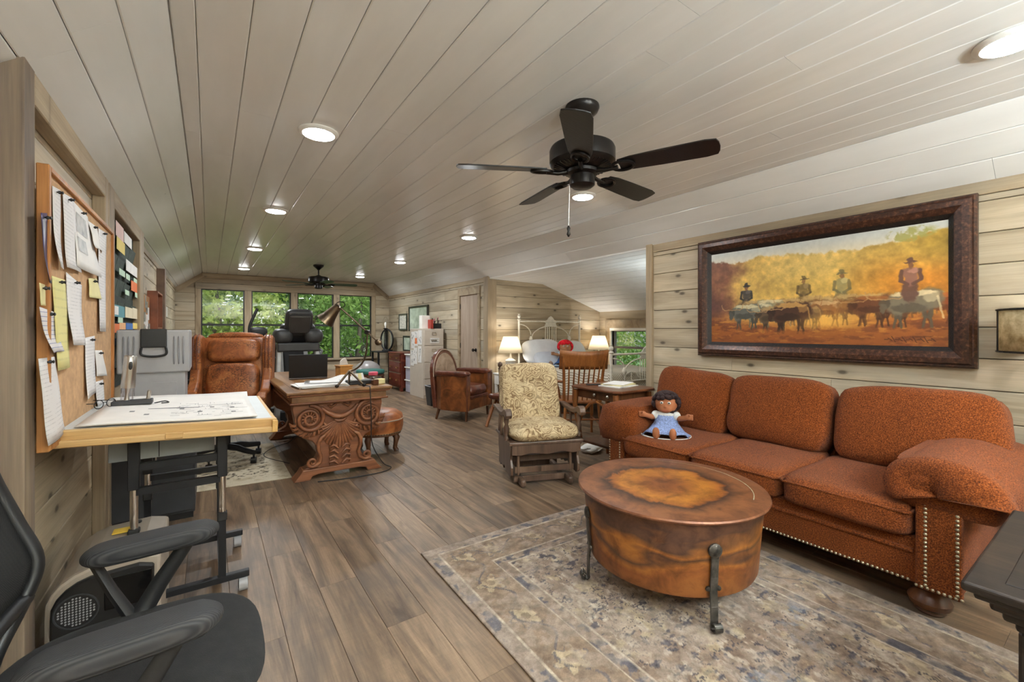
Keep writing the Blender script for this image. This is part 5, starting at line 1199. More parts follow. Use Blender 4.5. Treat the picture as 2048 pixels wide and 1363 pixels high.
# adjustable desk lamp: joints taken at the lamp's own distance
D = 3.92; q = lambda u, v, dd=0.0: at_d(u, v, D + dd)
lb = at_z(700, 772, ZT)
dl = thing('desk_lamp', 'brass adjustable desk lamp with cone shade and long arm on the carved desk', 'lamp', (lb.x, lb.y, ZT))
rel = lambda p: p - Vector((lb.x, lb.y, ZT))
M['brass'] = plain('aged_brass', L(112, 96, 78), .28, .9, var=.25)
hub = rel(q(699, 741))
for k in range(3):
    a = R(200 + 120 * k); fp = Vector((.13 * math.cos(a), .13 * math.sin(a), .012)); part(MB().tube([hub, fp], [.011, .009], 8), 'tripod_leg', M['brass'], dl, smooth=50)
    part(MB().sell((fp.x, fp.y, .014), (.034, .034, .028), 2.2, 6), 'foot', M['bronze'], dl, smooth=60)
part(MB().tube(smooth_path([hub, rel(q(710, 738)), rel(q(724, 726)), rel(q(732, 705)), rel(q(735, 664))]), .008, 8), 'stem', M['brass'], dl, smooth=60)
part(MB().lathe([(.02, -.03), (.02, .03)], 12, frame_m(rel(q(735, 664)), (CT, -ST, 0), (0, 0, 1))), 'joint', M['bronze'], dl, smooth=40)
arm = part(MB().tube([rel(q(757, 684)), rel(q(735, 664)), rel(q(683, 617))], .008, 8), 'arm', M['brass'], dl, smooth=50)
part(MB().lathe([(.012, -.03), (.028, -.02), (.028, .02), (.012, .03)], 14, frame_m(rel(q(757, 684)), (0, 0, 1), (CT, -ST, 0))), 'counterweight', M['brass'], dl, smooth=50)
ax = (q(652, 640) - q(676, 612)).normalized()
mt = frame_m(rel(q(676, 612)), Vector((ST, CT, 0)).cross(ax), Vector((ST, CT, 0)))
yv = Vector((ST, CT, 0)); xv = yv.cross(ax); mt = Matrix((xv, yv, ax)).transposed().to_4x4(); mt.translation = rel(q(676, 612))
part(MB().lathe([(.02, -.01), (.034, .0), (.04, .04), (.062, .13), (.082, .175), (.078, .175), (.04, .06), (.02, .03)], 28, mt), 'cone_shade', M['brass'], dl, smooth=40)
part(MB().tube([rel(q(681 + 9 * math.cos(R(x)), 609 + 6 * math.sin(R(x)))) for x in range(0, 360, 30)], .004, 6, closed=True), 'handle_loop', M['bronze'], dl)

# ================================================================ leather ottoman beyond the desk
ot = thing('leather_ottoman', 'round tan leather ottoman with nailheads and carved feet beside the desk', 'ottoman', (1.47, 4.63, 0))
part(MB().lathe([(.225, .20), (.25, .21), (.262, .26), (.262, .33), (.25, .38), (.20, .415), (.10, .43), (.003, .432)], 36), 'cushion', M['leather'], ot, smooth=50)
part(MB().tube([(.262 * math.cos(R(x)), .262 * math.sin(R(x)), .335) for x in range(0, 360, 12)], .007, 6, closed=True), 'piping', M['leather_taupe'], ot)
o = part(MB().lathe([(.22, .175), (.24, .18), (.24, .205), (.22, .21)], 36), 'frame', M['walnut'], ot, smooth=40)
b = MB()
for k in range(56): a = 2 * pi * k / 56; b.sell((.246 * math.cos(a), .246 * math.sin(a), .207), (.013, .013, .013), 2, 3)
o = part(b, 'nailhead_trim', M['nail'], ot, smooth=60); o['kind'] = 'stuff'
for k in range(4):
    a = R(45 + 90 * k); c, s = math.cos(a), math.sin(a); part(MB().tube([(c * .18, s * .18, .19), (c * .215, s * .215, .14), (c * .20, s * .20, .07), (c * .195, s * .195, .035), (c * .215, s * .215, .0)], [.035, .034, .022, .024, .026], 10), 'cabriole_leg', M['walnut'], ot, smooth=50)

# small rug by the desk
ru, rv = 90, 110
uu, vv = np.meshgrid(np.linspace(0, 1, ru + 1), np.linspace(0, 1, rv + 1)); k1 = fbm(uu * 16, vv * 20, 41); k2 = fbm(uu * 40, vv * 50, 42)
img = np.zeros(uu.shape + (3,)) + (206, 194, 170); img = blend(img, (70, 64, 58), sm(.60, .66, k2) * sm(.06, .16, np.minimum(np.minimum(uu, 1 - uu), np.minimum(vv, 1 - vv))) * .9); img = blend(img, (176, 160, 134), sm(.5, .65, k1) * .6)
o = colour_grid('small_rug', ru, rv, lambda u, v: (-.42 + u * 1.0 + v * 0, 4.22 + v * 1.4 - u * .06, np.full_like(u, .007)), img, M['rug'])
md = o.modifiers.new('pile', 'SOLIDIFY'); md.thickness = .006; md.offset = -1
tag(o, 'small beige rug with dark speckled pattern under the leather office chair', 'rug')

# ================================================================ leather wing office chair
oc = thing('leather_office_chair', 'tall brown leather wing-back office chair on a black caster base', 'office chair', (.14, 5.02, .007), R(-14))
def caster(parent, x, y, r=.03, mat=None):
    c = part(MB().cyl((x - .022, y, r), (x + .022, y, r), r, 16), 'caster', mat or M['black'], parent, smooth=40); part(MB().cyl((x, y, r), (x, y, r * 2.6), .009, 8), 'caster_stem', M['blackmetal'], c)
for k in range(5):
    a = R(-105 + 72 * k); c, s = math.cos(a), math.sin(a)
    part(MB().tube([(c * .03, s * .03, .14), (c * .12, s * .12, .135), (c * .20, s * .20, .115), (c * .31, s * .31, .10)], [.034, .032, .028, .024], 8, flat=.9), 'base_arm', M['black'], oc, smooth=50); caster(oc, c * .30, s * .30)
part(MB().cyl((0, 0, .12), (0, 0, .36), .028, 14), 'gas_column', M['blackmetal'], oc, smooth=40)
part(MB().box(-.12, .12, -.16, .14, .34, .40), 'tilt_mechanism', M['black'], oc, bevel=.01)
part(MB().sell((0, -.04, .47), (.60, .58, .17), (5, 5, 3), 14, fn=wob(71, .03)), 'seat', M['leather_croc'], oc, smooth=60)
mb_ = Matrix.Translation((0, .24, .52)) @ Matrix.Rotation(R(-8), 4, 'X')
def bkf(p): q = wob(73, .015)(p); q.y -= .12 * (1 - p.x ** 2) * (1 if p.y < 0 else 0); return q
part(MB().sell((0, .06, .33), (.62, .12, .74), (6, 3, 7), 14, mat=mb_), 'back_shell', M['leather_croc'], oc, smooth=60)
part(MB().sell((0, -.02, .535), (.47, .13, .24), (5, 3, 4), 12, mat=mb_, fn=bkf), 'head_cushion', M['leather_croc'], oc, smooth=60)
part(MB().sell((0, -.02, .21), (.47, .13, .40), (5, 3, 5), 12, mat=mb_, fn=bkf), 'lumbar_cushion', M['leather_croc'], oc, smooth=60)
part(MB().sell((0, .05, .685), (.50, .10, .06), (4, 2.5, 2.5), 10, mat=mb_, fn=lambda p: Vector((p.x, p.y, p.z + .5 * (1 - p.x ** 2)))), 'crest_roll', M['leather_croc'], oc, smooth=60)
for s in (-1, 1):
    wp = [(.10, -.06), (.10, .64), (.05, .68), (-.06, .69), (-.12, .66), (-.13, .50), (-.10, .34), (-.12, .22), (-.20, .12), (-.36, .09), (-.42, .04), (-.40, -.02), (-.30, -.06)]
    m = mb_ @ frame_m((s * .31 - .045, 0, 0), (0, 1, 0), (0, 0, 1))
    part(MB().prism(wp, .09, m), 'wing_arm', M['leather_croc'], oc, bevel=.022, seg=3)
    for i_ in (.25, .75): part(MB().tube([mb_ @ Vector((s * .31 + (i_ - .5) * .06, y_, z_)) for y_, z_ in ((-.075, .70), (-.138, .66), (-.148, .50), (-.118, .34))], .005, 6), 'seam', M['leather_dark'], oc)
    part(MB().prism([(-.16, -.06), (.12, -.06), (.10, -.20), (-.10, -.18)], .05, mb_ @ frame_m((s * .31 - .025, -.08, .02), (0, 1, 0), (0, 0, 1))), 'arm_bracket', M['leather_dark'], oc, bevel=.01)

# ================================================================ treadmill behind the desk
tm = thing('treadmill', 'folding treadmill with black console and silver uprights behind the desk', 'treadmill', (.99, 6.5, 0), R(0))
gm = plain('silver_treadmill_paint', L(158, 158, 156), .4, .3); dg = plain('dark_grey_plastic', L(54, 54, 54), .45)
for s in (-1, 1):
    part(MB().box(s * .27 - .05, s * .27 + .05, -.32, .45, 0, .10), 'base_foot', M['black'], tm, bevel=.02, seg=2)
    part(MB().box(s * .27 - .052, s * .27 + .052, -.22, -.05, .04, .07), 'base_stripe', gm, tm)
    part(MB().bar((s * .27, -.10, .08), (s * .23, .04, 1.02), .06, .09, up=(0, 1, 0)), 'upright', gm, tm, bevel=.012, seg=2)
    part(MB().tube(smooth_path([Vector((s * .24, .05, 1.16)), Vector((s * .34, .25, 1.18)), Vector((s * .34, .62, 1.17)), Vector((s * .34, .74, 1.08)), Vector((s * .34, .80, .90)), Vector((s * .34, .82, .15))]), .017, 8), 'handrail', M['black'], tm, smooth=60)
    part(MB().tube(smooth_path([Vector((s * .24, .05, .86)), Vector((s * .34, .22, .97)), Vector((s * .34, .50, .98)), Vector((s * .34, .66, .90))]), .015, 8), 'lower_handrail', M['black'], tm, smooth=60)
    part(MB().tube([(s * .34, .40, .97), (s * .34, .28, .80)], .015, 8), 'rail_brace', M['black'], tm)
    part(MB().sell((s * .19, .03, 1.19), (.24, .24, .20), (3, 3, 2.5), 8), 'cup_holder', dg, tm, smooth=60)
    part(MB().bar((s * .17, .06, .22), (s * .16, .50, 1.0), .05, .07, up=(0, 1, 0)), 'deck_rail', gm, tm, bevel=.008)
mm = Matrix.Translation((0, .02, 1.28)) @ Matrix.Rotation(R(26), 4, 'X')
part(MB().sell((0, 0, .10), (.34, .12, .38), (5, 3, 5), 10, mat=mm), 'console', dg, tm, smooth=60)
part(MB().sell((0, .02, -.06), (.46, .14, .28), (4, 3, 3), 10, mat=mm), 'console_skirt', M['black'], tm, smooth=60)
part(MB().box(-.13, .13, -.10, -.05, -.02, .24, mm), 'console_back_cover', plain('charcoal_gloss', L(62, 60, 58), .3), tm, bevel=.02, seg=2)
part(MB().box(-.26, .26, -.05, .08, .98, 1.10), 'cross_panel', dg, tm, bevel=.02, seg=2)
part(MB().bar((0, .10, .20), (0, .52, .98), .30, .04, up=(0, 1, 0)), 'folded_deck', M['black'], tm, bevel=.006)
part(MB().box(-.26, .26, .02, .34, .02, .20), 'motor_hood', M['black'], tm, bevel=.03, seg=2)

# elliptical trainer with one tall handle showing over the office chair
el = thing('elliptical_trainer', 'black elliptical trainer with bent handle pole in front of the windows', 'exercise machine', (.66, 8.2, 0))
for s in (-1, 1):
    part(MB().tube(smooth_path([Vector((s * .24, .1, .35)), Vector((s * .24, .02, .9)), Vector((s * .24, -.02, 1.0)), Vector((s * .22, .0, 1.10)), Vector((s * .24, .10, 1.18))]) if s > 0 else smooth_path([Vector((-.24, .1, .35)), Vector((-.20, .02, .9)), Vector((-.14, .0, 1.20)), Vector((-.12, .0, 1.36)), Vector((-.02, .0, 1.62))]), .022, 8), 'handle_pole', M['black'], el, smooth=60)
    part(MB().box(s * .20 - .06, s * .20 + .06, -.45, -.05, .22, .26), 'pedal', M['black'], el, bevel=.01)
part(MB().box(-.30, .30, .30, .38, 0, .08), 'front_foot', M['black'], el, bevel=.01); part(MB().box(-.30, .30, -.60, -.52, 0, .08), 'rear_foot', M['black'], el, bevel=.01)
part(MB().box(-.04, .04, -.55, .33, .06, .12), 'frame_rail', M['blackmetal'], el, bevel=.01)
part(MB().cyl((-.07, .20, .36), (.07, .20, .36), .27, 32), 'flywheel', M['charcoal'], el, smooth=40, bevel=.01)
part(MB().bar((0, .25, .4), (0, .08, 1.2), .07, .07), 'mast', M['blackmetal'], el, bevel=.01); part(MB().sell((0, .06, 1.24), (.26, .10, .16), 3, 8), 'console', M['black'], el, smooth=60)

# grey exercise ball, teal stool
solo(MB().sell((0, 0, .30), (.62, .62, .60), 2.05, 14), 'exercise_ball', 'glossy grey exercise ball on the floor below the window sill', 'exercise ball', plain('grey_vinyl', L(150, 144, 142), .3, var=.05), loc=(2.87, 9.75, 0), smooth=60)
tst = thing('teal_stool', 'low stool with square teal cushion in front of the exercise ball', 'stool', (2.66, 8.85, 0), R(20))
part(MB().sell((0, 0, .44), (.46, .42, .10), (6, 6, 3), 10), 'cushion', plain('teal_vinyl', L(58, 116, 108), .4), tst, smooth=60); part(MB().box(-.2, .2, -.18, .18, .35, .39), 'frame', M['walnut'], tst)
for sx in (-1, 1):
    for sy in (-1, 1): part(MB().box(sx * .18 - .018, sx * .18 + .018, sy * .16 - .018, sy * .16 + .018, 0, .36), 'leg', M['walnut'], tst)
# ================================================================ cork board with pinned papers
XB = -.478                                           # cork face
def print_mat(name, base, ink=.5, freq=420.0, seed=0):
    t = NT(name).set(.8, 0, .2); v = t.coord(rnd=True, kind='Object'); sp = t.n('SeparateXYZ'); t.l(v, sp.inputs[0])
    ln = t.ramp(t.math('SINE', t.math('MULTIPLY', sp.outputs[2], freq)), [(.62, W4(0)), (.75, W4(1))])
    gp = t.ramp(t.noise(v, 130, 3, .7), [(.42, W4(0)), (.5, W4(1))]); bl = t.ramp(t.noise(v, 9, 2), [(.40, W4(0)), (.48, W4(1))])
    t.col(t.mix(t.math('MULTIPLY', t.math('MULTIPLY', ln, gp), t.math('MULTIPLY', bl, ink * .4)), base, L(70, 70, 86))); return t.m
M['print'] = print_mat('printed_paper', L(224, 221, 220), .6); M['print_y'] = print_mat('printed_yellow', L(222, 214, 150), .35, 190)
M['photo'] = plain('grey_photo_print', L(150, 146, 140), .4, var=.45, vs_=22); M['purple'] = plain('purple_folder', L(52, 44, 92), .35, var=.5, vs_=18)
M['ruled'] = NT('ruled_paper').m
t = NT('ruled_sheet').set(.8); v = t.coord(rnd=False); sp = t.n('SeparateXYZ'); t.l(v, sp.inputs[0]); t.col(t.ramp(t.math('SINE', t.math('MULTIPLY', sp.outputs[2], 400.0)), [(.8, L(220, 216, 216)), (.95, L(140, 146, 176))])); M['ruled'] = t.m
co = thing('cork_board', 'large oak-framed cork board crowded with pinned papers', 'cork board', (-.5, 2.85, .83))
cork = plain('cork', L(188, 150, 110), .9, var=.14, vs_=30, bump=.3, bs=160)
oakf = wood('oak_board_frame', L(140, 88, 44), L(176, 118, 64), L(198, 142, 84), 1.5, .5, 0, .05, .35, axis=2)
part(MB().box(.0, .022, -.63, .63, .02, 1.0), 'cork_panel', cork, co)
for nm, bx in (('frame_rail', (-.62, .62, 0, .022)), ('frame_rail', (-.62, .62, .998, 1.02)), ('frame_stile', (-.645, -.62, 0, 1.02)), ('frame_stile', (.62, .645, 0, 1.02))):
    part(MB().box(.0, .034, *bx), nm, oakf, co, bevel=.003)
sheets = [('paper_sheet', 'long narrow white printed strip pinned at the top of the cork board', 'print', (103, 371, 119, 380, 121, 538, 97, 520), .02),
 ('paper_sheet', 'stapled printed pages hanging beside the long narrow strip on the cork board', 'print', (124, 385, 145, 397, 160, 545, 124, 533), .012),
 ('photo_sheet', 'sheet of grey photo prints pinned near the top of the cork board', 'paper', (146, 403, 174, 433, 190, 554, 146, 531), .02),
 ('paper_sheet', 'small sheet with a picture pinned beside the photo sheet', 'paper', (175, 441, 193, 454, 195, 506, 178, 494), .03),
 ('paper_sheet', 'tall white sheet pinned at the cork board edge beside the pocket chart', 'print', (196, 456, 212, 466, 207, 663, 195, 662), .008),
 ('folder', 'dark purple folder pinned on the cork board', 'purple', (80, 425, 93, 426, 97, 566, 83, 563), .015),
 ('legal_sheet', 'long yellow legal sheet pinned in the middle of the cork board', 'print_y', (102, 551, 129, 560, 136, 734, 110, 741), .010),
 ('paper_sheet', 'folded white pages hanging beside the long yellow legal sheet', 'print', (131, 544, 162, 570, 159, 690, 131, 690), .022),
 ('envelope', 'pale yellow envelope pinned below the photo sheet', 'paper_y', (176, 556, 192, 556, 200, 598, 174, 594), .012),
 ('ruled_note', 'ruled white note overlapping the long yellow legal sheet', 'ruled', (77, 613, 110, 625, 117, 702, 85, 706), .022),
 ('sticky_note', 'small yellow note pinned above the ruled white note', 'paper_y', (77, 565, 88, 569, 88, 611, 77, 610), .006),
 ('paper_sheet', 'largest white sheet on the cork board, hanging below the ruled note', 'print', (75, 717, 107, 713, 124, 861, 82, 893), .02),
 ('printed_list', 'long printed list pinned just above the drafting table', 'print', (169, 675, 188, 671, 189, 784, 169, 799), .008),
 ('paper_sheet', 'small pale sheet beside the long printed list', 'paper', (189, 700, 203, 700, 210, 751, 192, 752), .006),
 ('printed_form', 'small printed form below the pale sheet on the cork board', 'print', (188, 764, 205, 759, 208, 806, 192, 812), .006)]
for nm, lab, mt, c, out in sheets:
    P4 = [at_x(c[2 * k], c[2 * k + 1], XB + .004) for k in range(4)]
    cen = sum(P4, Vector()) / 4
    ph_ = rng.uniform(0, 6)
    def sh(u, v, P4=P4, cen=cen, out=out, ph_=ph_):
        p = (P4[0] * (1 - u) + P4[1] * u) * (1 - v) + (P4[3] * (1 - u) + P4[2] * u) * v
        p = p + Vector((out * (v ** 1.4) * (.7 + .5 * math.sin(u * 3 + ph_)) + out * .25 * math.sin(v * 5 + ph_) * v + .002, 0, 0)); return p - cen
    o = solo(MB().grid(5, 8, sh), nm, lab, 'paper', M[mt], 'papers pinned on the cork board', loc=cen, smooth=60, solid=.001)
    if nm == 'photo_sheet':
        for (a0, b0, a1, b1) in ((.12, .12, .75, .42), (.12, .5, .55, .72)):
            part(MB().grid(4, 4, lambda u, v, f=sh: f(a0 + (a1 - a0) * u, b0 + (b1 - b0) * v) + Vector((.002, 0, 0))), 'photo', M['photo'], o)
    tp = (P4[0] + P4[1]) / 2
    pn = solo(MB().lathe([(.002, 0), (.003, .006), (.0065, .009), (.0065, .013), (.004, .016), (.0065, .02), (.003, .022)], 10, frame_m((0, 0, 0), (0, 0, 1), (0, 1, 0)) @ Matrix.Rotation(pi, 4, 'X')), 'push_pin', 'push pin holding a sheet to the cork board', 'push pin', M['black'], 'push pins in the cork board', loc=(XB + .004, tp.y, tp.z - .015), smooth=40)

# ================================================================ hanging pocket chart in the second frame
pc = thing('pocket_chart', 'dark green pocket chart hanging in the framed wall recess', 'pocket chart', (-.555, 4.39, .86))
pm = plain('dark_green_canvas', L(40, 50, 44), .8, var=.25, vs_=12, bump=.2); pm2 = plain('black_mesh_pocket', L(58, 70, 62), .7, var=.3, vs_=20)
part(MB().box(0, .006, -.62, .62, 0, 1.18), 'backing_sheet', pm, pc)
for r_ in range(7):
    for c_ in range(4): part(MB().add([(.006, -.60 + c_ * .30, .03 + r_ * .155), (.006, -.31 + c_ * .30, .03 + r_ * .155), (.028, -.31 + c_ * .30, .14 + r_ * .155), (.028, -.60 + c_ * .30, .14 + r_ * .155), (.007, -.60 + c_ * .30, .14 + r_ * .155), (.007, -.31 + c_ * .30, .14 + r_ * .155)], [(0, 1, 2, 3), (0, 3, 4), (1, 5, 2)]), 'pocket', pm2, pc)
CC = {'orange': L(226, 120, 66), 'peach': L(230, 176, 128), 'mint': L(196, 222, 196), 'white': L(232, 230, 226), 'teal': L(92, 150, 160), 'blue': L(62, 110, 176), 'yellow': L(232, 208, 116), 'cream': L(226, 214, 184), 'pink': L(228, 196, 190)}
CM = {k: plain('card_' + k, v, .7, var=.06) for k, v in CC.items()}
zc = .1907
cards = [('pink', 65, 150, 145, 300), ('white', 150, 262, 228, 375), ('yellow', 72, 312, 155, 440), ('white', 168, 560, 285, 670), ('mint', 96, 625, 155, 690), ('mint', 172, 672, 210, 730), ('mint', 250, 720, 285, 770), ('orange', 222, 762, 312, 862), ('mint', 158, 840, 200, 890), ('mint', 262, 870, 300, 920), ('teal', 38, 1000, 155, 1120), ('white', 45, 1005, 90, 1095), ('cream', 160, 1020, 235, 1130), ('cream', 236, 1030, 295, 1140), ('mint', 84, 1125, 132, 1180), ('orange', 36, 1190, 100, 1285), ('peach', 100, 1180, 165, 1250), ('blue', 168, 1185, 240, 1250), ('yellow', 238, 1185, 300, 1245), ('blue', 25, 1345, 85, 1420)]
for k, (c, a, b_, a2, b2) in enumerate(cards):
    p0, p1 = at_x(220 + a * zc, 420 + b_ * zc, -.522), at_x(220 + a2 * zc, 420 + b2 * zc, -.522)
    zz = at_x(220 + (a + a2) / 2 * zc, 420 + b_ * zc, -.522).z; zb = at_x(220 + (a + a2) / 2 * zc, 420 + b2 * zc, -.522).z
    o = solo(MB().box(-.001, .001, p0.y - (p0.y + p1.y) / 2, p1.y - (p0.y + p1.y) / 2, zb, zz), 'index_card', {'white': 'white card', 'mint': 'small mint green card', 'cream': 'cream card', 'orange': 'orange card', 'yellow': 'yellow card', 'blue': 'blue card', 'teal': 'teal blue card', 'peach': 'peach coloured card', 'pink': 'pink and cream card'}[c] + ' tucked in the hanging pocket chart', 'card', CM[c], 'cards in the pocket chart', loc=(-.5235 + .0006 * (k % 5), (p0.y + p1.y) / 2, 0))
# more pinned things further along the left wall
cl = thing('collage_board', 'narrow board of overlapping photographs on the wall past the pocket chart', 'collage', (-.56, 5.75, 1.0))
part(MB().box(0, .03, -.32, .32, 0, .62), 'board', oakf, cl, bevel=.004)
for k in range(14):
    y, z = rng.uniform(-.26, .2), rng.uniform(.03, .5); o = part(MB().box(.03, .032 + .0004 * k, y, y + rng.uniform(.08, .14), z, z + rng.uniform(.08, .13)), 'photo', M['photo'] if k % 2 else M['paper'], cl)
bf = thing('deep_frame', 'deep reddish-brown wooden box frame on the wall beside the collage', 'frame', (-.56, 6.5, 1.28))
rd = plain('red_brown_wood', L(138, 78, 50), .5, var=.2)
for bx in ((-.30, -.28, 0, .42), (.28, .30, 0, .42), (-.28, .28, 0, .02), (-.28, .28, .40, .42)): part(MB().box(0, .09, *bx), 'frame_side', rd, bf)
part(MB().box(0, .02, -.28, .28, .02, .40), 'back_panel', M['wall_trim'], bf)
solo(MB().box(0, .012, -.05, .05, -.08, .08), 'wall_note', 'white paper note taped to the boards above the collage', 'paper', M['paper'], loc=(-.56, 5.50, 1.78))
solo(MB().box(0, .02, -.06, .06, -.08, .08), 'thermostat', 'white thermostat on the boards near the window corner', 'thermostat', M['white'], loc=(-.56, 8.6, 1.55), bevel=.004)

# ================================================================ drafting table
dr = thing('drafting_table', 'drafting table with pine edge rails and black tubular legs on casters', 'drafting table', (-.12, 2.80, 0))
RT = Matrix.Translation((0, 0, .862)) @ Matrix.Rotation(R(2.6), 4, 'Y')
part(MB().box(-.36, .37, -.42, .46, -.03, -.004, RT), 'board', plain('white_laminate', L(196, 200, 200), .5, var=.04), dr, bevel=.002)
part(MB().box(-.375, .385, -.455, -.42, -.042, .0, RT), 'front_rail', M['pine'], dr, bevel=.003); part(MB().box(-.375, .385, -.475, -.455, -.062, -.036, RT), 'pencil_ledge', M['pine'], dr, bevel=.004)
for s in (-1, 1): part(MB().box(s * .375 - .012, s * .375 + .012, -.48, .465, -.06, -.006, RT), 'side_rail', wood('pine_side', L(178, 130, 66), L(208, 164, 96), L(224, 186, 122), 1.5, .5, 0, .05, .25, axis=1), dr, bevel=.003)
part(MB().box(-.03, .03, -.482, -.47, -.055, -.030, RT), 'rail_clip', M['pine'], dr, bevel=.002)
part(MB().box(-.375, .385, .44, .465, -.05, -.006, RT), 'back_rail', M['pine'], dr, bevel=.003)
bmx = M['blackmetal']
for x in (-.15, .17):
    for y, nm in ((-.30, 'leg'), (.22, 'leg')):
        w_ = .04
        lg = part(MB().box(x - w_ / 2, x + w_ / 2, y - .02, y + .02, .57 if y < 0 else .50, .83), nm, bmx, dr, bevel=.003)
        part(MB().cyl((x, y, .36), (x, y, .60), .0145, 14), 'chrome_sleeve', M['chrome'], lg, smooth=40)
        part(MB().box(x - .02, x + .02, y - .02, y + .02, .36, .40), 'collar', M['black'], lg, bevel=.004)
        part(MB().box(x - .015, x + .015, y - .015, y + .015, .09, .37), 'lower_leg', bmx, lg)
    part(MB().box(x - .02, x + .02, -.28, .20, .79, .83), 'top_bearer', bmx, dr)
    part(MB().box(x - .015, x + .015, -.28, .22, .085, .115), 'base_rail', bmx, dr)
for y in (-.30, .22): part(MB().box(-.30, .28, y - .016, y + .016, .065, .095), 'foot_bar', bmx, dr, bevel=.003)
for z in (.665, .60): part(MB().box(-.15, .17, -.312, -.288, z - .016 - .04 * (z < .63), z + .016 - .04 * (z < .63)), 'cross_bar', bmx, dr)
part(MB().box(-.15, .17, .21, .23, .46, .49), 'cross_bar', bmx, dr)
part(MB().box(-.15, .17, -.32, -.29, .79, .83), 'cross_bar', bmx, dr)
for x in (-.27, .255):
    for y in (-.30, .22):
        c = part(MB().cyl((x - .018, y, .032), (x + .018, y, .032), .032, 18), 'caster', M['greyplastic'], dr, smooth=40); part(MB().cyl((x - .02, y, .032), (x + .02, y, .032), .02, 14), 'caster_hub', M['black'], c, smooth=40); part(MB().cyl((x, y, .03), (x, y, .068), .008, 8), 'caster_stem', bmx, c)
gd = part(MB().box(-.25, .14, -.19, .16, .672, .79), 'drawer_tray', plain('grey_felt', L(164, 170, 172), .8, var=.06), dr, bevel=.003, label='grey shallow drawer tray'); part(MB().box(-.075, -.071, -.1915, -.19, .675, .787), 'drawer_seam', M['charcoal'], gd)
# blueprint set
bpm = NT('blueprint_print').set(.75); v = bpm.coord(rnd=False)
sheet = thing('blueprint_set', 'stack of printed building plans lying on the drafting table', 'blueprints', (-.12, 2.80, .862))
R2 = Matrix.Rotation(R(2.6), 4, 'Y')
def bp(u, v):
    x = -.32 + .62 * u; y = -.40 + .74 * v; z = .003 + .002 * math.sin(u * 7); z += .05 * max(0, v - .82) ** 1.5 * 8 * (.6 + .4 * u)
    return R2 @ Vector((x, y, z))
for k in range(3):
    part(MB().grid(14, 14, lambda u, v, k=k: bp(u, v) + Vector((.004 * k, -.005 * k, .0025 * k))), 'sheet', M['paper'], sheet, smooth=60, solid=.0018)
ink = MB(); q = random.Random(8)
def stroke(x0, y0, x1, y1, w_=.0016):
    u0, v0, u1, v1 = (x0), (y0), (x1), (y1)
    p, r_ = bp(u0, v0) + Vector((.008, -.01, .0068)), bp(u1, v1) + Vector((.008, -.01, .0068)); ink.bar(p, r_, w_, .0004)
for k in range(70):
    u, v_ = q.uniform(.45, .9), q.uniform(.1, .72)
    if q.random() < .5: stroke(u, v_, u + q.uniform(.01, .09), v_, .002)
    else: stroke(u, v_, u, v_ + q.uniform(.01, .07), .002)
for (u, v_) in ((.84, .22), (.84, .42), (.62, .3), (.5, .45), (.7, .48), (.3, .25), (.2, .4)):
    for k in range(4): stroke(u, v_ + k * .012, u + .03, v_ + k * .012, .004)
for k in range(22): stroke(.68 + k * .012, .60, .68 + k * .012 + .007, .60, .009)
for k in range(16): stroke(.3, .50 + k * .001, .3 + q.uniform(.1, .35), .50 + k * .002, .0012)
o = part(ink, 'printed_lines', plain('grey_ink', L(120, 120, 124), .8), sheet); o['kind'] = 'stuff'
# electric wine opener on a charging base, reading glasses, little box
wp_ = at_z(268, 810, .878)
wo_ = thing('wine_opener', 'brushed steel electric wine opener standing on a charging base', 'wine opener', (wp_.x, wp_.y, .884))
part(MB().box(-.085, .075, -.035, .035, 0, .022), 'charging_base', M['charcoal'], wo_, bevel=.003)
bz = Matrix.Translation((-.03, 0, 0)) @ Matrix.Rotation(R(4), 4, 'Y')
part(MB().lathe([(.026, .022), (.027, .085)], 24, bz), 'clear_collar', M['clear'], wo_, smooth=40)
part(MB().lathe([(.012, .024), (.008, .05), (.012, .085)], 10, bz), 'corkscrew', M['steel'], wo_, smooth=40)
part(MB().lathe([(.028, .085), (.029, .10), (.027, .18), (.026, .245), (.022, .25), (.003, .25)], 28, bz), 'body', M['steel'], wo_, smooth=40)
part(MB().sell((.006, -.027, .20), (.016, .008, .042), 2.5, 6, mat=bz), 'switch', M['black'], wo_, smooth=60)
part(MB().box(.045, .062, -.01, .012, .022, .075, Matrix.Rotation(R(6), 4, 'Y')), 'foil_cutter', M['steel'], wo_, bevel=.006)
solo(MB().tube(smooth_path([Vector(p) for p in ((0, 0, 0), (.04, .02, .004), (.06, -.01, .0), (.03, -.02, 0))]), .003, 6), 'charger_cord', 'short black charger cord beside the wine opener', 'cord', M['black'], loc=(wp_.x + .08, wp_.y + .02, .880), smooth=60)
gp = at_z(210, 815, .885)
gs = thing('reading_glasses', 'thin dark reading glasses at the wall edge of the drafting table', 'glasses', (gp.x + .0, gp.y, .884), R(60))
for s in (-1, 1): part(MB().tube([(s * .035 + .026 * math.cos(R(a)), 0, .022 + .02 * math.sin(R(a))) for a in range(0, 360, 24)], .0018, 6, closed=True), 'lens_rim', M['black'], gs); part(MB().tube([(s * .062, 0, .03), (s * .064, .11, .028), (s * .06, .13, .005)], .0018, 6), 'temple', M['black'], gs)
part(MB().tube([(-.009, 0, .028), (.009, 0, .028)], .0018, 6), 'bridge', M['black'], gs)

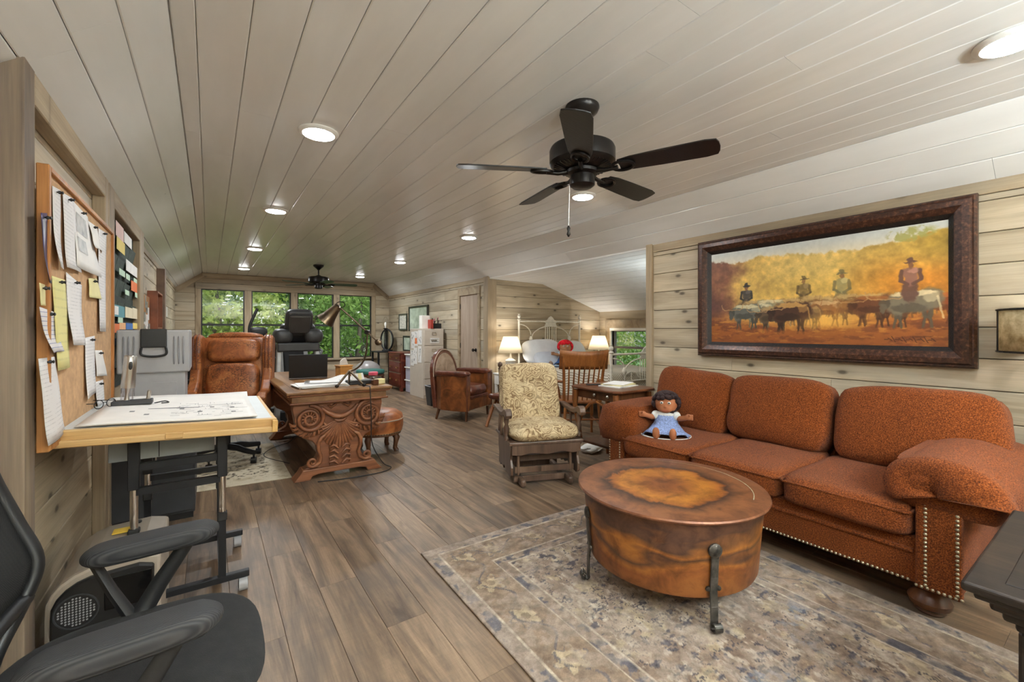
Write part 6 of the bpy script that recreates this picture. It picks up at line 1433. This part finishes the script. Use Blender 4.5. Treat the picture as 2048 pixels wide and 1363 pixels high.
# ================================================================ charcoal cabinet with the grey resin chest on top
cc_ = thing('charcoal_cabinet', 'charcoal grey two-door cabinet behind the drafting table', 'cabinet', (-.315, 3.92, 0))
part(MB().box(-.235, .235, -.26, .26, .04, .72), 'body', M['charcoal'], cc_, bevel=.004); part(MB().box(-.225, .225, -.25, .25, 0, .04), 'plinth', M['black'], cc_)
for s in (-1, 1):
    d = part(MB().box(min(0, s * .228) + .002, max(0, s * .228) - .002, -.278, -.262, .06, .70), 'door', M['charcoal'], cc_, bevel=.003); part(MB().box(s * .03 - .004, s * .03 + .004, -.292, -.279, .42, .50), 'handle', M['steel'], d, bevel=.002)
rc = thing('resin_chest', 'light grey ribbed plastic chest with black latch handle on the charcoal cabinet', 'storage chest', (-.30, 3.90, .72))
part(MB().box(-.165, .165, -.19, .19, 0, .27), 'body', M['greyplastic'], rc, bevel=.008, seg=2); part(MB().box(-.185, .19, -.205, .205, .262, .545), 'lid', M['greyplastic'], rc, bevel=.01, seg=2)
part(MB().box(-.10, .12, -.196, -.19, .03, .20), 'inset_panel', M['greyplastic'], rc, bevel=.003)
for x in (-.15, -.125, -.10, .105, .13, .155): part(MB().sell((x, -.205, .41), (.009, .012, .19), (2, 2, 8), 6), 'rib', plain('grey_rib', L(126, 126, 130), .5), rc, smooth=60)
lt = part(MB().box(-.068, .068, -.222, -.204, .43, .552), 'latch', M['black'], rc, bevel=.006, seg=2)
part(MB().tube(smooth_path([Vector(p) for p in ((-.062, -.214, .43), (-.062, -.214, .385), (0, -.216, .372), (.062, -.214, .385), (.062, -.214, .43))]), .007, 8), 'carry_handle', M['black'], lt, smooth=60)
for k in range(6): part(MB().box(-.06, .06, -.225, -.22, .445 + k * .017, .451 + k * .017), 'latch_rib', M['black'], lt)
# black printer on a low cabinet by the windows
pcab = thing('printer_cabinet', 'low brown wooden cabinet under the black printer', 'cabinet', (-.14, 7.0, 0))
part(MB().box(-.35, .26, -.22, .22, 0, .56), 'body', M['walnut'], pcab, bevel=.005); part(MB().box(-.37, .28, -.24, .24, .56, .585), 'top', M['walnut'], pcab, bevel=.005); part(MB().box(-.3, .22, -.235, -.22, .1, .5), 'door', M['walnut'], pcab, bevel=.004)
pr_ = thing('printer', 'black office printer on the low brown cabinet', 'printer', (-.14, 7.0, .585))
part(MB().box(-.22, .22, -.20, .20, 0, .22), 'body', M['black'], pr_, bevel=.012, seg=2); part(MB().box(-.20, .20, -.18, .18, .22, .25), 'lid', M['black'], pr_, bevel=.008); part(MB().box(-.16, .16, -.28, -.19, .05, .065), 'paper_tray', M['charcoal'], pr_)
solo(MB().box(-.06, .06, -.05, .05, 0, .19), 'paper_roll_box', 'small white box standing on the black printer', 'box', M['white'], loc=(-.17, 6.98, .835), bevel=.004)

# ================================================================ beige shredder-like appliance by the wall
ap = thing('floor_appliance', 'beige domed appliance with black perforated front beside the wall', 'appliance', (-.325, 2.42, 0))
bg = plain('beige_plastic', L(162, 150, 136), .5, var=.05)
arch = [(-.165, 0), (-.165, .22)] + [(-.165 * math.cos(R(a)), .25 + .13 * math.sin(R(a))) for a in range(10, 90, 16)] + [(.10, .385), (.165, .37), (.165, 0)]
part(MB().prism(arch, .44, frame_m((0, .26, 0), (1, 0, 0), (0, 0, 1))), 'body', bg, ap, bevel=.012, seg=2)
inn = [(-.145, .02), (-.145, .22)] + [(-.145 * math.cos(R(a)), .24 + .11 * math.sin(R(a))) for a in range(10, 90, 16)] + [(.10, .355), (.145, .34), (.145, .02)]
fp_ = part(MB().prism(inn, .03, frame_m((0, -.17, 0), (1, 0, 0), (0, 0, 1))), 'front_panel', M['black'], ap, bevel=.006)
b = MB()
for i_ in range(-5, 6):
    for j in range(-5, 6):
        if i_ * i_ + j * j <= 26: b.lathe([(.0032, 0), (.0032, .002)], 6, frame_m((-.075 + i_ * .0095, -.2005, .235 + j * .0095), (1, 0, 0), (0, 0, 1)))
o = part(b, 'perforations', M['greyplastic'], fp_); o['kind'] = 'stuff'
part(MB().tube([(-.075 + .06 * math.cos(R(a)), -.201, .235 + .06 * math.sin(R(a))) for a in range(0, 360, 15)], .003, 6, closed=True), 'grille_ring', M['charcoal'], fp_)
part(MB().box(.0, .14, -.205, -.199, .21, .33), 'window', M['glassdark'], fp_, bevel=.004)
part(MB().box(-.02, .05, .10, .16, .384, .3865), 'warning_label', plain('yellow_label', L(236, 196, 70), .6), ap); part(MB().lathe([(.02, .384), (.02, .39), (.003, .392)], 14, Matrix.Translation((.05, .2, 0))), 'button', M['black'], ap, smooth=40)

# ================================================================ black mesh task chair in the foreground
mc = thing('mesh_task_chair', 'black mesh task chair with padded arms in front of the drafting table', 'office chair', (-.17, 1.37, 0), R(90))
mesh_m = NT('black_mesh_weave').set(.8, 0, .2); v = mesh_m.coord(rnd=False); ck = mesh_m.n('TexChecker'); ck.inputs['Scale'].default_value = 420; mesh_m.l(v, ck.inputs['Vector'])
mesh_m.col(mesh_m.mix(ck.outputs['Fac'], L(22, 22, 23), L(48, 47, 46))); mesh_m.bump(ck.outputs['Fac'], .4, .002)
seatm = plain('black_seat_fabric', L(30, 29, 29), .92, var=.2, vs_=30, bump=.4, bs=500)
rubber = NT('ribbed_black_arm_pad').set(.62, 0, .3); v = rubber.coord(rnd=False, scale=(1, 1, 1)); wv = rubber.n('TexWave'); wv.inputs['Scale'].default_value = 90; rubber.l(v, wv.inputs['Vector']); rubber.col(rubber.mix(wv.outputs['Fac'], L(34, 34, 36), L(58, 57, 58))); rubber.bump(wv.outputs['Fac'], .35, .002)
# local frame: front = -y ; x = sideways
part(MB().sell((0, -.02, .445), (.54, .54, .08), (3.2, 3.2, 2.6), 14, fn=lambda p: Vector((p.x, p.y, p.z - .35 * max(0, -p.y - .55) ** 1.2))), 'seat', seatm, mc, smooth=60)
part(MB().sell((0, .0, .405), (.42, .42, .04), (5, 5, 3), 8), 'seat_pan', M['black'], mc, smooth=60)
for s in (-1, 1):
    part(MB().sell((s * .245, -.04, .655), (.088, .31, .056), (2.6, 4, 2.4), 12, fn=lambda p: Vector((p.x, p.y, p.z + .35 * p.y * (-.6)))), 'arm_pad', rubber.m, mc, smooth=60)
    ab = part(MB().tube([(s * .245, -.12, .64), (s * .25, -.05, .53), (s * .24, .0, .44), (s * .20, .02, .40)], [.018, .022, .026, .024], 8, flat=.7), 'arm_bracket', M['black'], mc, smooth=60)
    part(MB().tube([(s * .245, .09, .64), (s * .25, .05, .54), (s * .24, .0, .44)], [.017, .02, .024], 8, flat=.7), 'arm_strut', M['black'], ab, smooth=60)
    side = [(s * .20, .285, 1.02), (s * .225, .265, .90), (s * .23, .225, .78), (s * .225, .19, .68), (s * .20, .205, .60), (s * .14, .24, .50), (s * .06, .24, .42)]
    part(MB().tube(smooth_path([Vector(p) for p in side]), .021, 8, flat=.75), 'back_frame', M['black'], mc, smooth=60)
part(MB().tube(smooth_path([Vector(p) for p in ((-.20, .285, 1.02), (-.1, .31, 1.06), (.1, .31, 1.06), (.20, .285, 1.02))]), .018, 8), 'back_top_rail', M['black'], mc, smooth=60)
part(MB().tube([(-.205, .205, .60), (0, .235, .585), (.205, .205, .60)], .018, 8), 'lumbar_bar', M['black'], mc, smooth=60)
def bmesh_(u, v):
    z = .60 + .44 * v; y = np.interp(z, [.60, .68, .78, .90, 1.02], [.205, .19, .225, .265, .285]); return ((u - .5) * .44, float(y) + .03 * (1 - (2 * u - 1) ** 2), z)
part(MB().grid(10, 10, bmesh_), 'mesh_back', mesh_m.m, mc, smooth=60, solid=.004)
part(MB().tube([(0, .24, .42), (0, .12, .38), (0, 0, .38)], .03, 8), 'back_spine', M['black'], mc, smooth=60)
part(MB().cyl((0, 0, .10), (0, 0, .40), .026, 14), 'gas_column', M['blackmetal'], mc, smooth=40)
for k in range(5):
    a = R(18 + 72 * k); c, s = math.cos(a), math.sin(a); part(MB().tube([(0, 0, .11), (c * .27, s * .27, .075)], [.026, .018], 8), 'base_arm', M['black'], mc, smooth=50); caster(mc, c * .27, s * .27, .027)

# ================================================================ filing cabinet and what is around it
fc = thing('filing_cabinet', 'tall beige four-drawer filing cabinet with drawings taped to its side', 'filing cabinet', (3.465, 7.93, 0))
fm = plain('beige_enamel', L(196, 184, 170), .45, var=.04)
part(MB().box(-.205, .205, -.33, .33, 0, 1.30), 'body', fm, fc, bevel=.004)
for k in range(4):
    z0 = .06 + k * .308
    d = part(MB().box(-.19, .19, -.348, -.33, z0, z0 + .295), 'drawer', fm, fc, bevel=.004)
    part(MB().box(-.06, .06, -.356, -.348, z0 + .085, z0 + .105), 'handle', M['steel'], d, bevel=.004)
    b = MB()
    for bx in ((-.04, .04, z0 + .195, z0 + .20), (-.04, .04, z0 + .24, z0 + .245), (-.04, -.035, z0 + .195, z0 + .245), (.035, .04, z0 + .195, z0 + .245)): b.box(bx[0], bx[1], -.353, -.348, bx[2], bx[3])
    part(b, 'label_holder', plain('dull_brass', L(150, 136, 110), .4, .6), d)
lbl = solo(MB().box(-.085, .10, -.001, .001, -.05, .05), 'paper_label', 'white paper label with black handwriting on the top file drawer', 'label', M['paper'], loc=(3.47, 7.579, 1.075))
b = MB(); q = random.Random(4); x = -.07
for row, (z0, h, n_) in enumerate(((.026, .014, 9), (-.012, .026, 7))):
    x = -.075 + row * .02
    for k in range(n_):
        b.tube([(x, -.0025, z0 - h / 2), (x + .005, -.0025, z0 + h * q.uniform(.1, .5)), (x + .010, -.0025, z0 - h * q.uniform(.2, .5)), (x + .014, -.0025, z0 + h * q.uniform(0, .3))], .0022 if row else .0013, 5); x += .018 if row == 0 else .021
o = part(b, 'handwriting', M['black'], lbl); o['kind'] = 'stuff'
dw = [(.02, .97, 1.25, 'paper', 'plain'), (-.17, 1.0, 1.27, 'paper', ''), (.17, .92, 1.24, 'paper', ''), (.05, .62, .93, 'paper', ''), (-.16, .66, .97, 'paper', ''), (.20, .58, .88, 'paper', '')]
for k, (y, z0, z1, mt, _) in enumerate(dw):
    o = solo(MB().box(-.001, .001, -.085, .085, z0, z1), 'childs_drawing', ['white drawing with an orange square on the filing cabinet side', 'white drawing at the upper drawer-side corner of the filing cabinet side', 'white drawing at the upper wall-side corner of the filing cabinet side', 'white drawing low in the middle of the filing cabinet side', 'white drawing low beside the drawers on the filing cabinet side', 'white drawing low toward the window on the filing cabinet side'][k], 'drawing', M['paper'], 'drawings on the filing cabinet', loc=(3.2585 - .0004 * k, 7.93 + y, 0), rz=0)
    if k == 0: part(MB().box(-.0025, -.001, -.05, .05, z0 + .04, z0 + .15), 'orange_patch', CM['orange'], o)
    b = MB()
    for j in range(7):
        yy, zz = q.uniform(-.06, .06), q.uniform(z0 + .03, z1 - .03); b.tube([(-.002, yy, zz), (-.002, yy + q.uniform(-.03, .03), zz + q.uniform(-.04, .04)), (-.002, yy + q.uniform(-.03, .03), zz + q.uniform(-.04, .04))], .0018, 5)
    oo = part(b, 'pencil_marks', M['charcoal'], o); oo['kind'] = 'stuff'
solo(MB().box(-.09, .09, -.05, .05, 0, .25), 'binder', 'white binder standing on top of the filing cabinet', 'binder', M['white'], loc=(3.37, 7.80, 1.30), rz=R(8), bevel=.004)
solo(MB().box(-.025, .025, -.08, .08, 0, .17), 'red_book', 'red book between the white binder and black organizer', 'book', plain('red_cloth', L(158, 52, 38), .6), loc=(3.43, 7.66, 1.30), rz=R(-4), bevel=.003)
og = thing('desk_organizer', 'black wire organizer full of small things on the filing cabinet', 'organizer', (3.56, 7.70, 1.30))
part(MB().box(-.085, .085, -.06, .06, 0, .10), 'cup', M['black'], og, bevel=.006)
for k in range(9): x, y = rng.uniform(-.07, .07), rng.uniform(-.04, .04); part(MB().tube([(x, y, .06), (x + rng.uniform(-.02, .02), y, rng.uniform(.13, .24))], rng.uniform(.006, .012), 6), 'pen', M['black'] if k % 3 else plain('pink_pen%d' % k, L(206, 120, 130), .5), og)
tb2 = thing('waste_bin', 'black plastic waste bin with liner beside the filing cabinet', 'waste bin', (3.14, 6.86, 0))
part(MB().add([(sx * r_, sy * r_ * .8, z) for (r_, z) in ((.10, 0), (.13, .33), (.12, .33), (.09, .02)) for (sx, sy) in ((-1, -1), (1, -1), (1, 1), (-1, 1))], [(k * 4 + j, k * 4 + (j + 1) % 4, (k + 1) * 4 + (j + 1) % 4, (k + 1) * 4 + j) for k in range(3) for j in range(4)] + [(0, 3, 2, 1), (12, 13, 14, 15)]), 'bin', M['charcoal'], tb2, bevel=.006); part(MB().tube([(sx * .13, sy * .105, .33) for sx, sy in ((-1, -1), (1, -1), (1, 1), (-1, 1))], .008, 6, closed=True), 'liner_rim', M['greyplastic'], tb2)
# chest of drawers
ch = thing('chest_of_drawers', 'small mahogany chest of three drawers with brass pulls under the wall pictures', 'chest of drawers', (3.47, 9.11, 0))
mah = wood('mahogany', L(64, 22, 14), L(104, 44, 28), L(134, 66, 44), 1.3, .35, 0, .05, .3, axis=1)
part(MB().box(-.215, .235, -.355, .355, .07, .775), 'carcass', mah, ch, bevel=.005); part(MB().box(-.235, .24, -.37, .37, .775, .80), 'top', mah, ch, bevel=.006)
for k, (z0, z1) in enumerate(((.10, .36), (.385, .60), (.62, .765))):
    d = part(MB().box(-.232, -.214, -.33, .33, z0, z1), 'drawer', mah, ch, bevel=.004)
    for s in (-1, 1): part(MB().tube([(-.236, s * .19 - .045, (z0 + z1) / 2 + .012), (-.25, s * .19 - .03, (z0 + z1) / 2 - .015), (-.25, s * .19 + .03, (z0 + z1) / 2 - .015), (-.236, s * .19 + .045, (z0 + z1) / 2 + .012)], .005, 6), 'bail_pull', plain('brass_pull', L(176, 144, 84), .35, .8) if (k, s) == (0, -1) else bpy.data.materials['brass_pull'], d)
    part(MB().box(-.224, -.214, -.345, .345, z1 + .004, z1 + .018), 'rail', M['wall_trim'], d)
for sy in (-1, 1):
    for sx in (-.19, .2): part(MB().box(sx - .03, sx + .03, sy * .32 - .04, sy * .32 + .04, 0, .08), 'bracket_foot', mah, ch, bevel=.004)
# storage boxes
bxm = NT('lavender_clear_plastic').set(.3, 0, .4); bxm.col(L(198, 196, 212)); bxm.b.inputs['Transmission Weight'].default_value = .15
for k in range(3):
    bb = thing('storage_box', ['clear lavender storage box at the bottom of the stack by the filing cabinet', 'clear lavender storage box in the middle of the stack by the filing cabinet', 'clear lavender storage box topmost of the stack by the filing cabinet'][k], 'storage box', (3.50, 8.50, k * .262), 0, 'stacked storage boxes')
    part(MB().box(-.17, .2, -.19, .19, 0, .235), 'tub', bxm.m, bb, bevel=.015, seg=2); part(MB().box(-.19, .21, -.205, .205, .235, .26), 'lid', M['white'], bb, bevel=.006)
# wall pictures
def picture(label, pts, frame_c, inner, lean=0.0, dep=.025, x=XR - .002):
    p0, p1 = at_x(pts[0], pts[1], x), at_x(pts[2], pts[3], x); y0, y1 = p1.y, p0.y; z1 = at_x((pts[0] + pts[2]) / 2, pts[1], x).z; z0 = at_x((pts[0] + pts[2]) / 2, pts[3], x).z
    t = thing('picture_frame', label, 'picture', (x, (y0 + y1) / 2, z0)); hw, hh = (y1 - y0) / 2, z1 - z0; f = min(.035, hw * .22)
    fm_ = plain('frame_%d' % int(pts[0]), frame_c, .4, var=.15)
    for bx in ((-hw, -hw + f, 0, hh), (hw - f, hw, 0, hh), (-hw + f, hw - f, 0, f), (-hw + f, hw - f, hh - f, hh)): part(MB().box(-dep, 0, *bx), 'frame_side', fm_, t, bevel=.002)
    part(MB().box(-dep * .5, -.001, -hw + f, hw - f, f, hh - f), 'print', inner, t)
    t.rotation_euler = (0, R(lean), 0)
soft = plain('pale_green_print', L(186, 198, 180), .15, var=.2, vs_=6); soft2 = plain('grey_sketch', L(206, 204, 192), .3, var=.25, vs_=25)
picture('small dark-framed sketch on the wall above the chest of drawers', (799, 627, 815, 660), L(66, 72, 62), soft2)
picture('larger dark-framed pale green print on the wall behind the filing cabinet', (820, 611, 858, 662), L(52, 52, 44), soft, dep=.04)
picture('dark-framed picture leaning above the storage boxes', (808, 671, 823, 702), L(50, 54, 48), soft, dep=.03)
# corner table with iron lamp and oval mirror
ct = thing('corner_table', 'small square black table in the window corner', 'table', (3.40, 10.25, 0))
part(MB().box(-.24, .24, -.26, .26, .755, .78), 'top', M['black'], ct, bevel=.004)
for sx in (-1, 1):
    for sy in (-1, 1): part(MB().box(sx * .2 - .02, sx * .2 + .02, sy * .22 - .02, sy * .22 + .02, 0, .755), 'leg', M['black'], ct)
il = thing('iron_lamp', 'black candlestick lamp with a bare harp and no shade on the corner table', 'lamp', (3.40, 10.14, .78))
part(MB().lathe([(.085, 0), (.085, .015), (.03, .03), (.016, .06), (.03, .10), (.038, .16), (.02, .22), (.016, .40), (.022, .50), (.05, .53), (.055, .54), (.012, .545)], 20), 'stem', M['black'], il, smooth=40)
part(MB().tube(smooth_path([Vector(p) for p in ((-.012, 0, .545), (-.055, 0, .62), (-.06, 0, .70), (-.03, 0, .78), (0, 0, .80), (.03, 0, .78), (.06, 0, .70), (.055, 0, .62), (.012, 0, .545))]), .004, 6), 'harp', M['nail'], il, smooth=60)
part(MB().lathe([(.012, .545), (.013, .58), (.028, .63), (.02, .67), (.003, .685)], 12), 'bulb', M['white'], il, smooth=60)
om = thing('oval_mirror', 'oval dark-framed mirror standing on the corner table', 'mirror', (3.53, 10.42, .782), R(-62))
part(MB().tube([(.19 * math.cos(R(a)), 0, .26 + .25 * math.sin(R(a))) for a in range(0, 360, 12)], .02, 8, closed=True), 'frame', M['black'], om, smooth=60)
part(MB().prism([(.185 * math.cos(R(a)), .26 + .245 * math.sin(R(a))) for a in range(0, 360, 12)], .006, frame_m((0, .003, 0), (1, 0, 0), (0, 0, 1))), 'glass', plain('mirror_glass', L(226, 230, 228), .03, 1.0, var=0), om)
part(MB().box(-.12, .12, -.05, .07, 0, .02), 'stand', M['black'], om, bevel=.004)
# glass jars on the sill side, near the corner
jg = thing('glass_lamp', 'clear glass globe lamp base on the window sill', 'lamp', (3.12, 10.83, .615))
part(MB().lathe([(.05, 0), (.055, .01), (.03, .03), (.07, .10), (.085, .17), (.06, .24), (.03, .27)], 20), 'globe', M['clear'], jg, smooth=50)
# unseen uplighters added to brighten the ceilings: two behind camera, one in the alcove
for x, y, k, lab in ((.7, -1.75, 1, 'added black fill uplighter by the back wall on the cork board side'), (2.1, -1.75, 1, 'added black fill uplighter by the back wall on the painting side'), (4.75, 3.12, .055, 'added short black fill uplighter in the alcove corner behind the painting wall')):
    hz = 0 if k == 1 else -.55
    tl = thing('added_uplighter', lab, 'floor lamp', (x, y, 0), 0, 'added fill uplighters')
    part(MB().lathe([(.13, 0), (.13, .02), (.02, .035), (.014, .06)], 24), 'base', M['black'], tl, smooth=40); part(MB().cyl((0, 0, .05), (0, 0, 1.70 + hz), .013, 10), 'pole', M['black'], tl, smooth=40)
    part(MB().lathe([(.02, 1.69), (.09, 1.72), (.16, 1.79), (.165, 1.80), (.155, 1.795), (.08, 1.735), (.01, 1.72)], 28, Matrix.Translation((0, 0, hz))), 'bowl', M['black'], tl, smooth=40)
    ld = bpy.data.lights.new('fill_uplight', 'AREA'); ld.shape = 'DISK'; ld.size = .28; ld.energy = FILL_W * k; ld.color = (.80, .93, 1)
    lo = bpy.data.objects.new('fill_glow', ld); C.objects.link(lo); lo.parent = tl; lo.location = (0, 0, 1.80 + hz); lo.rotation_euler = (pi, 0, 0)
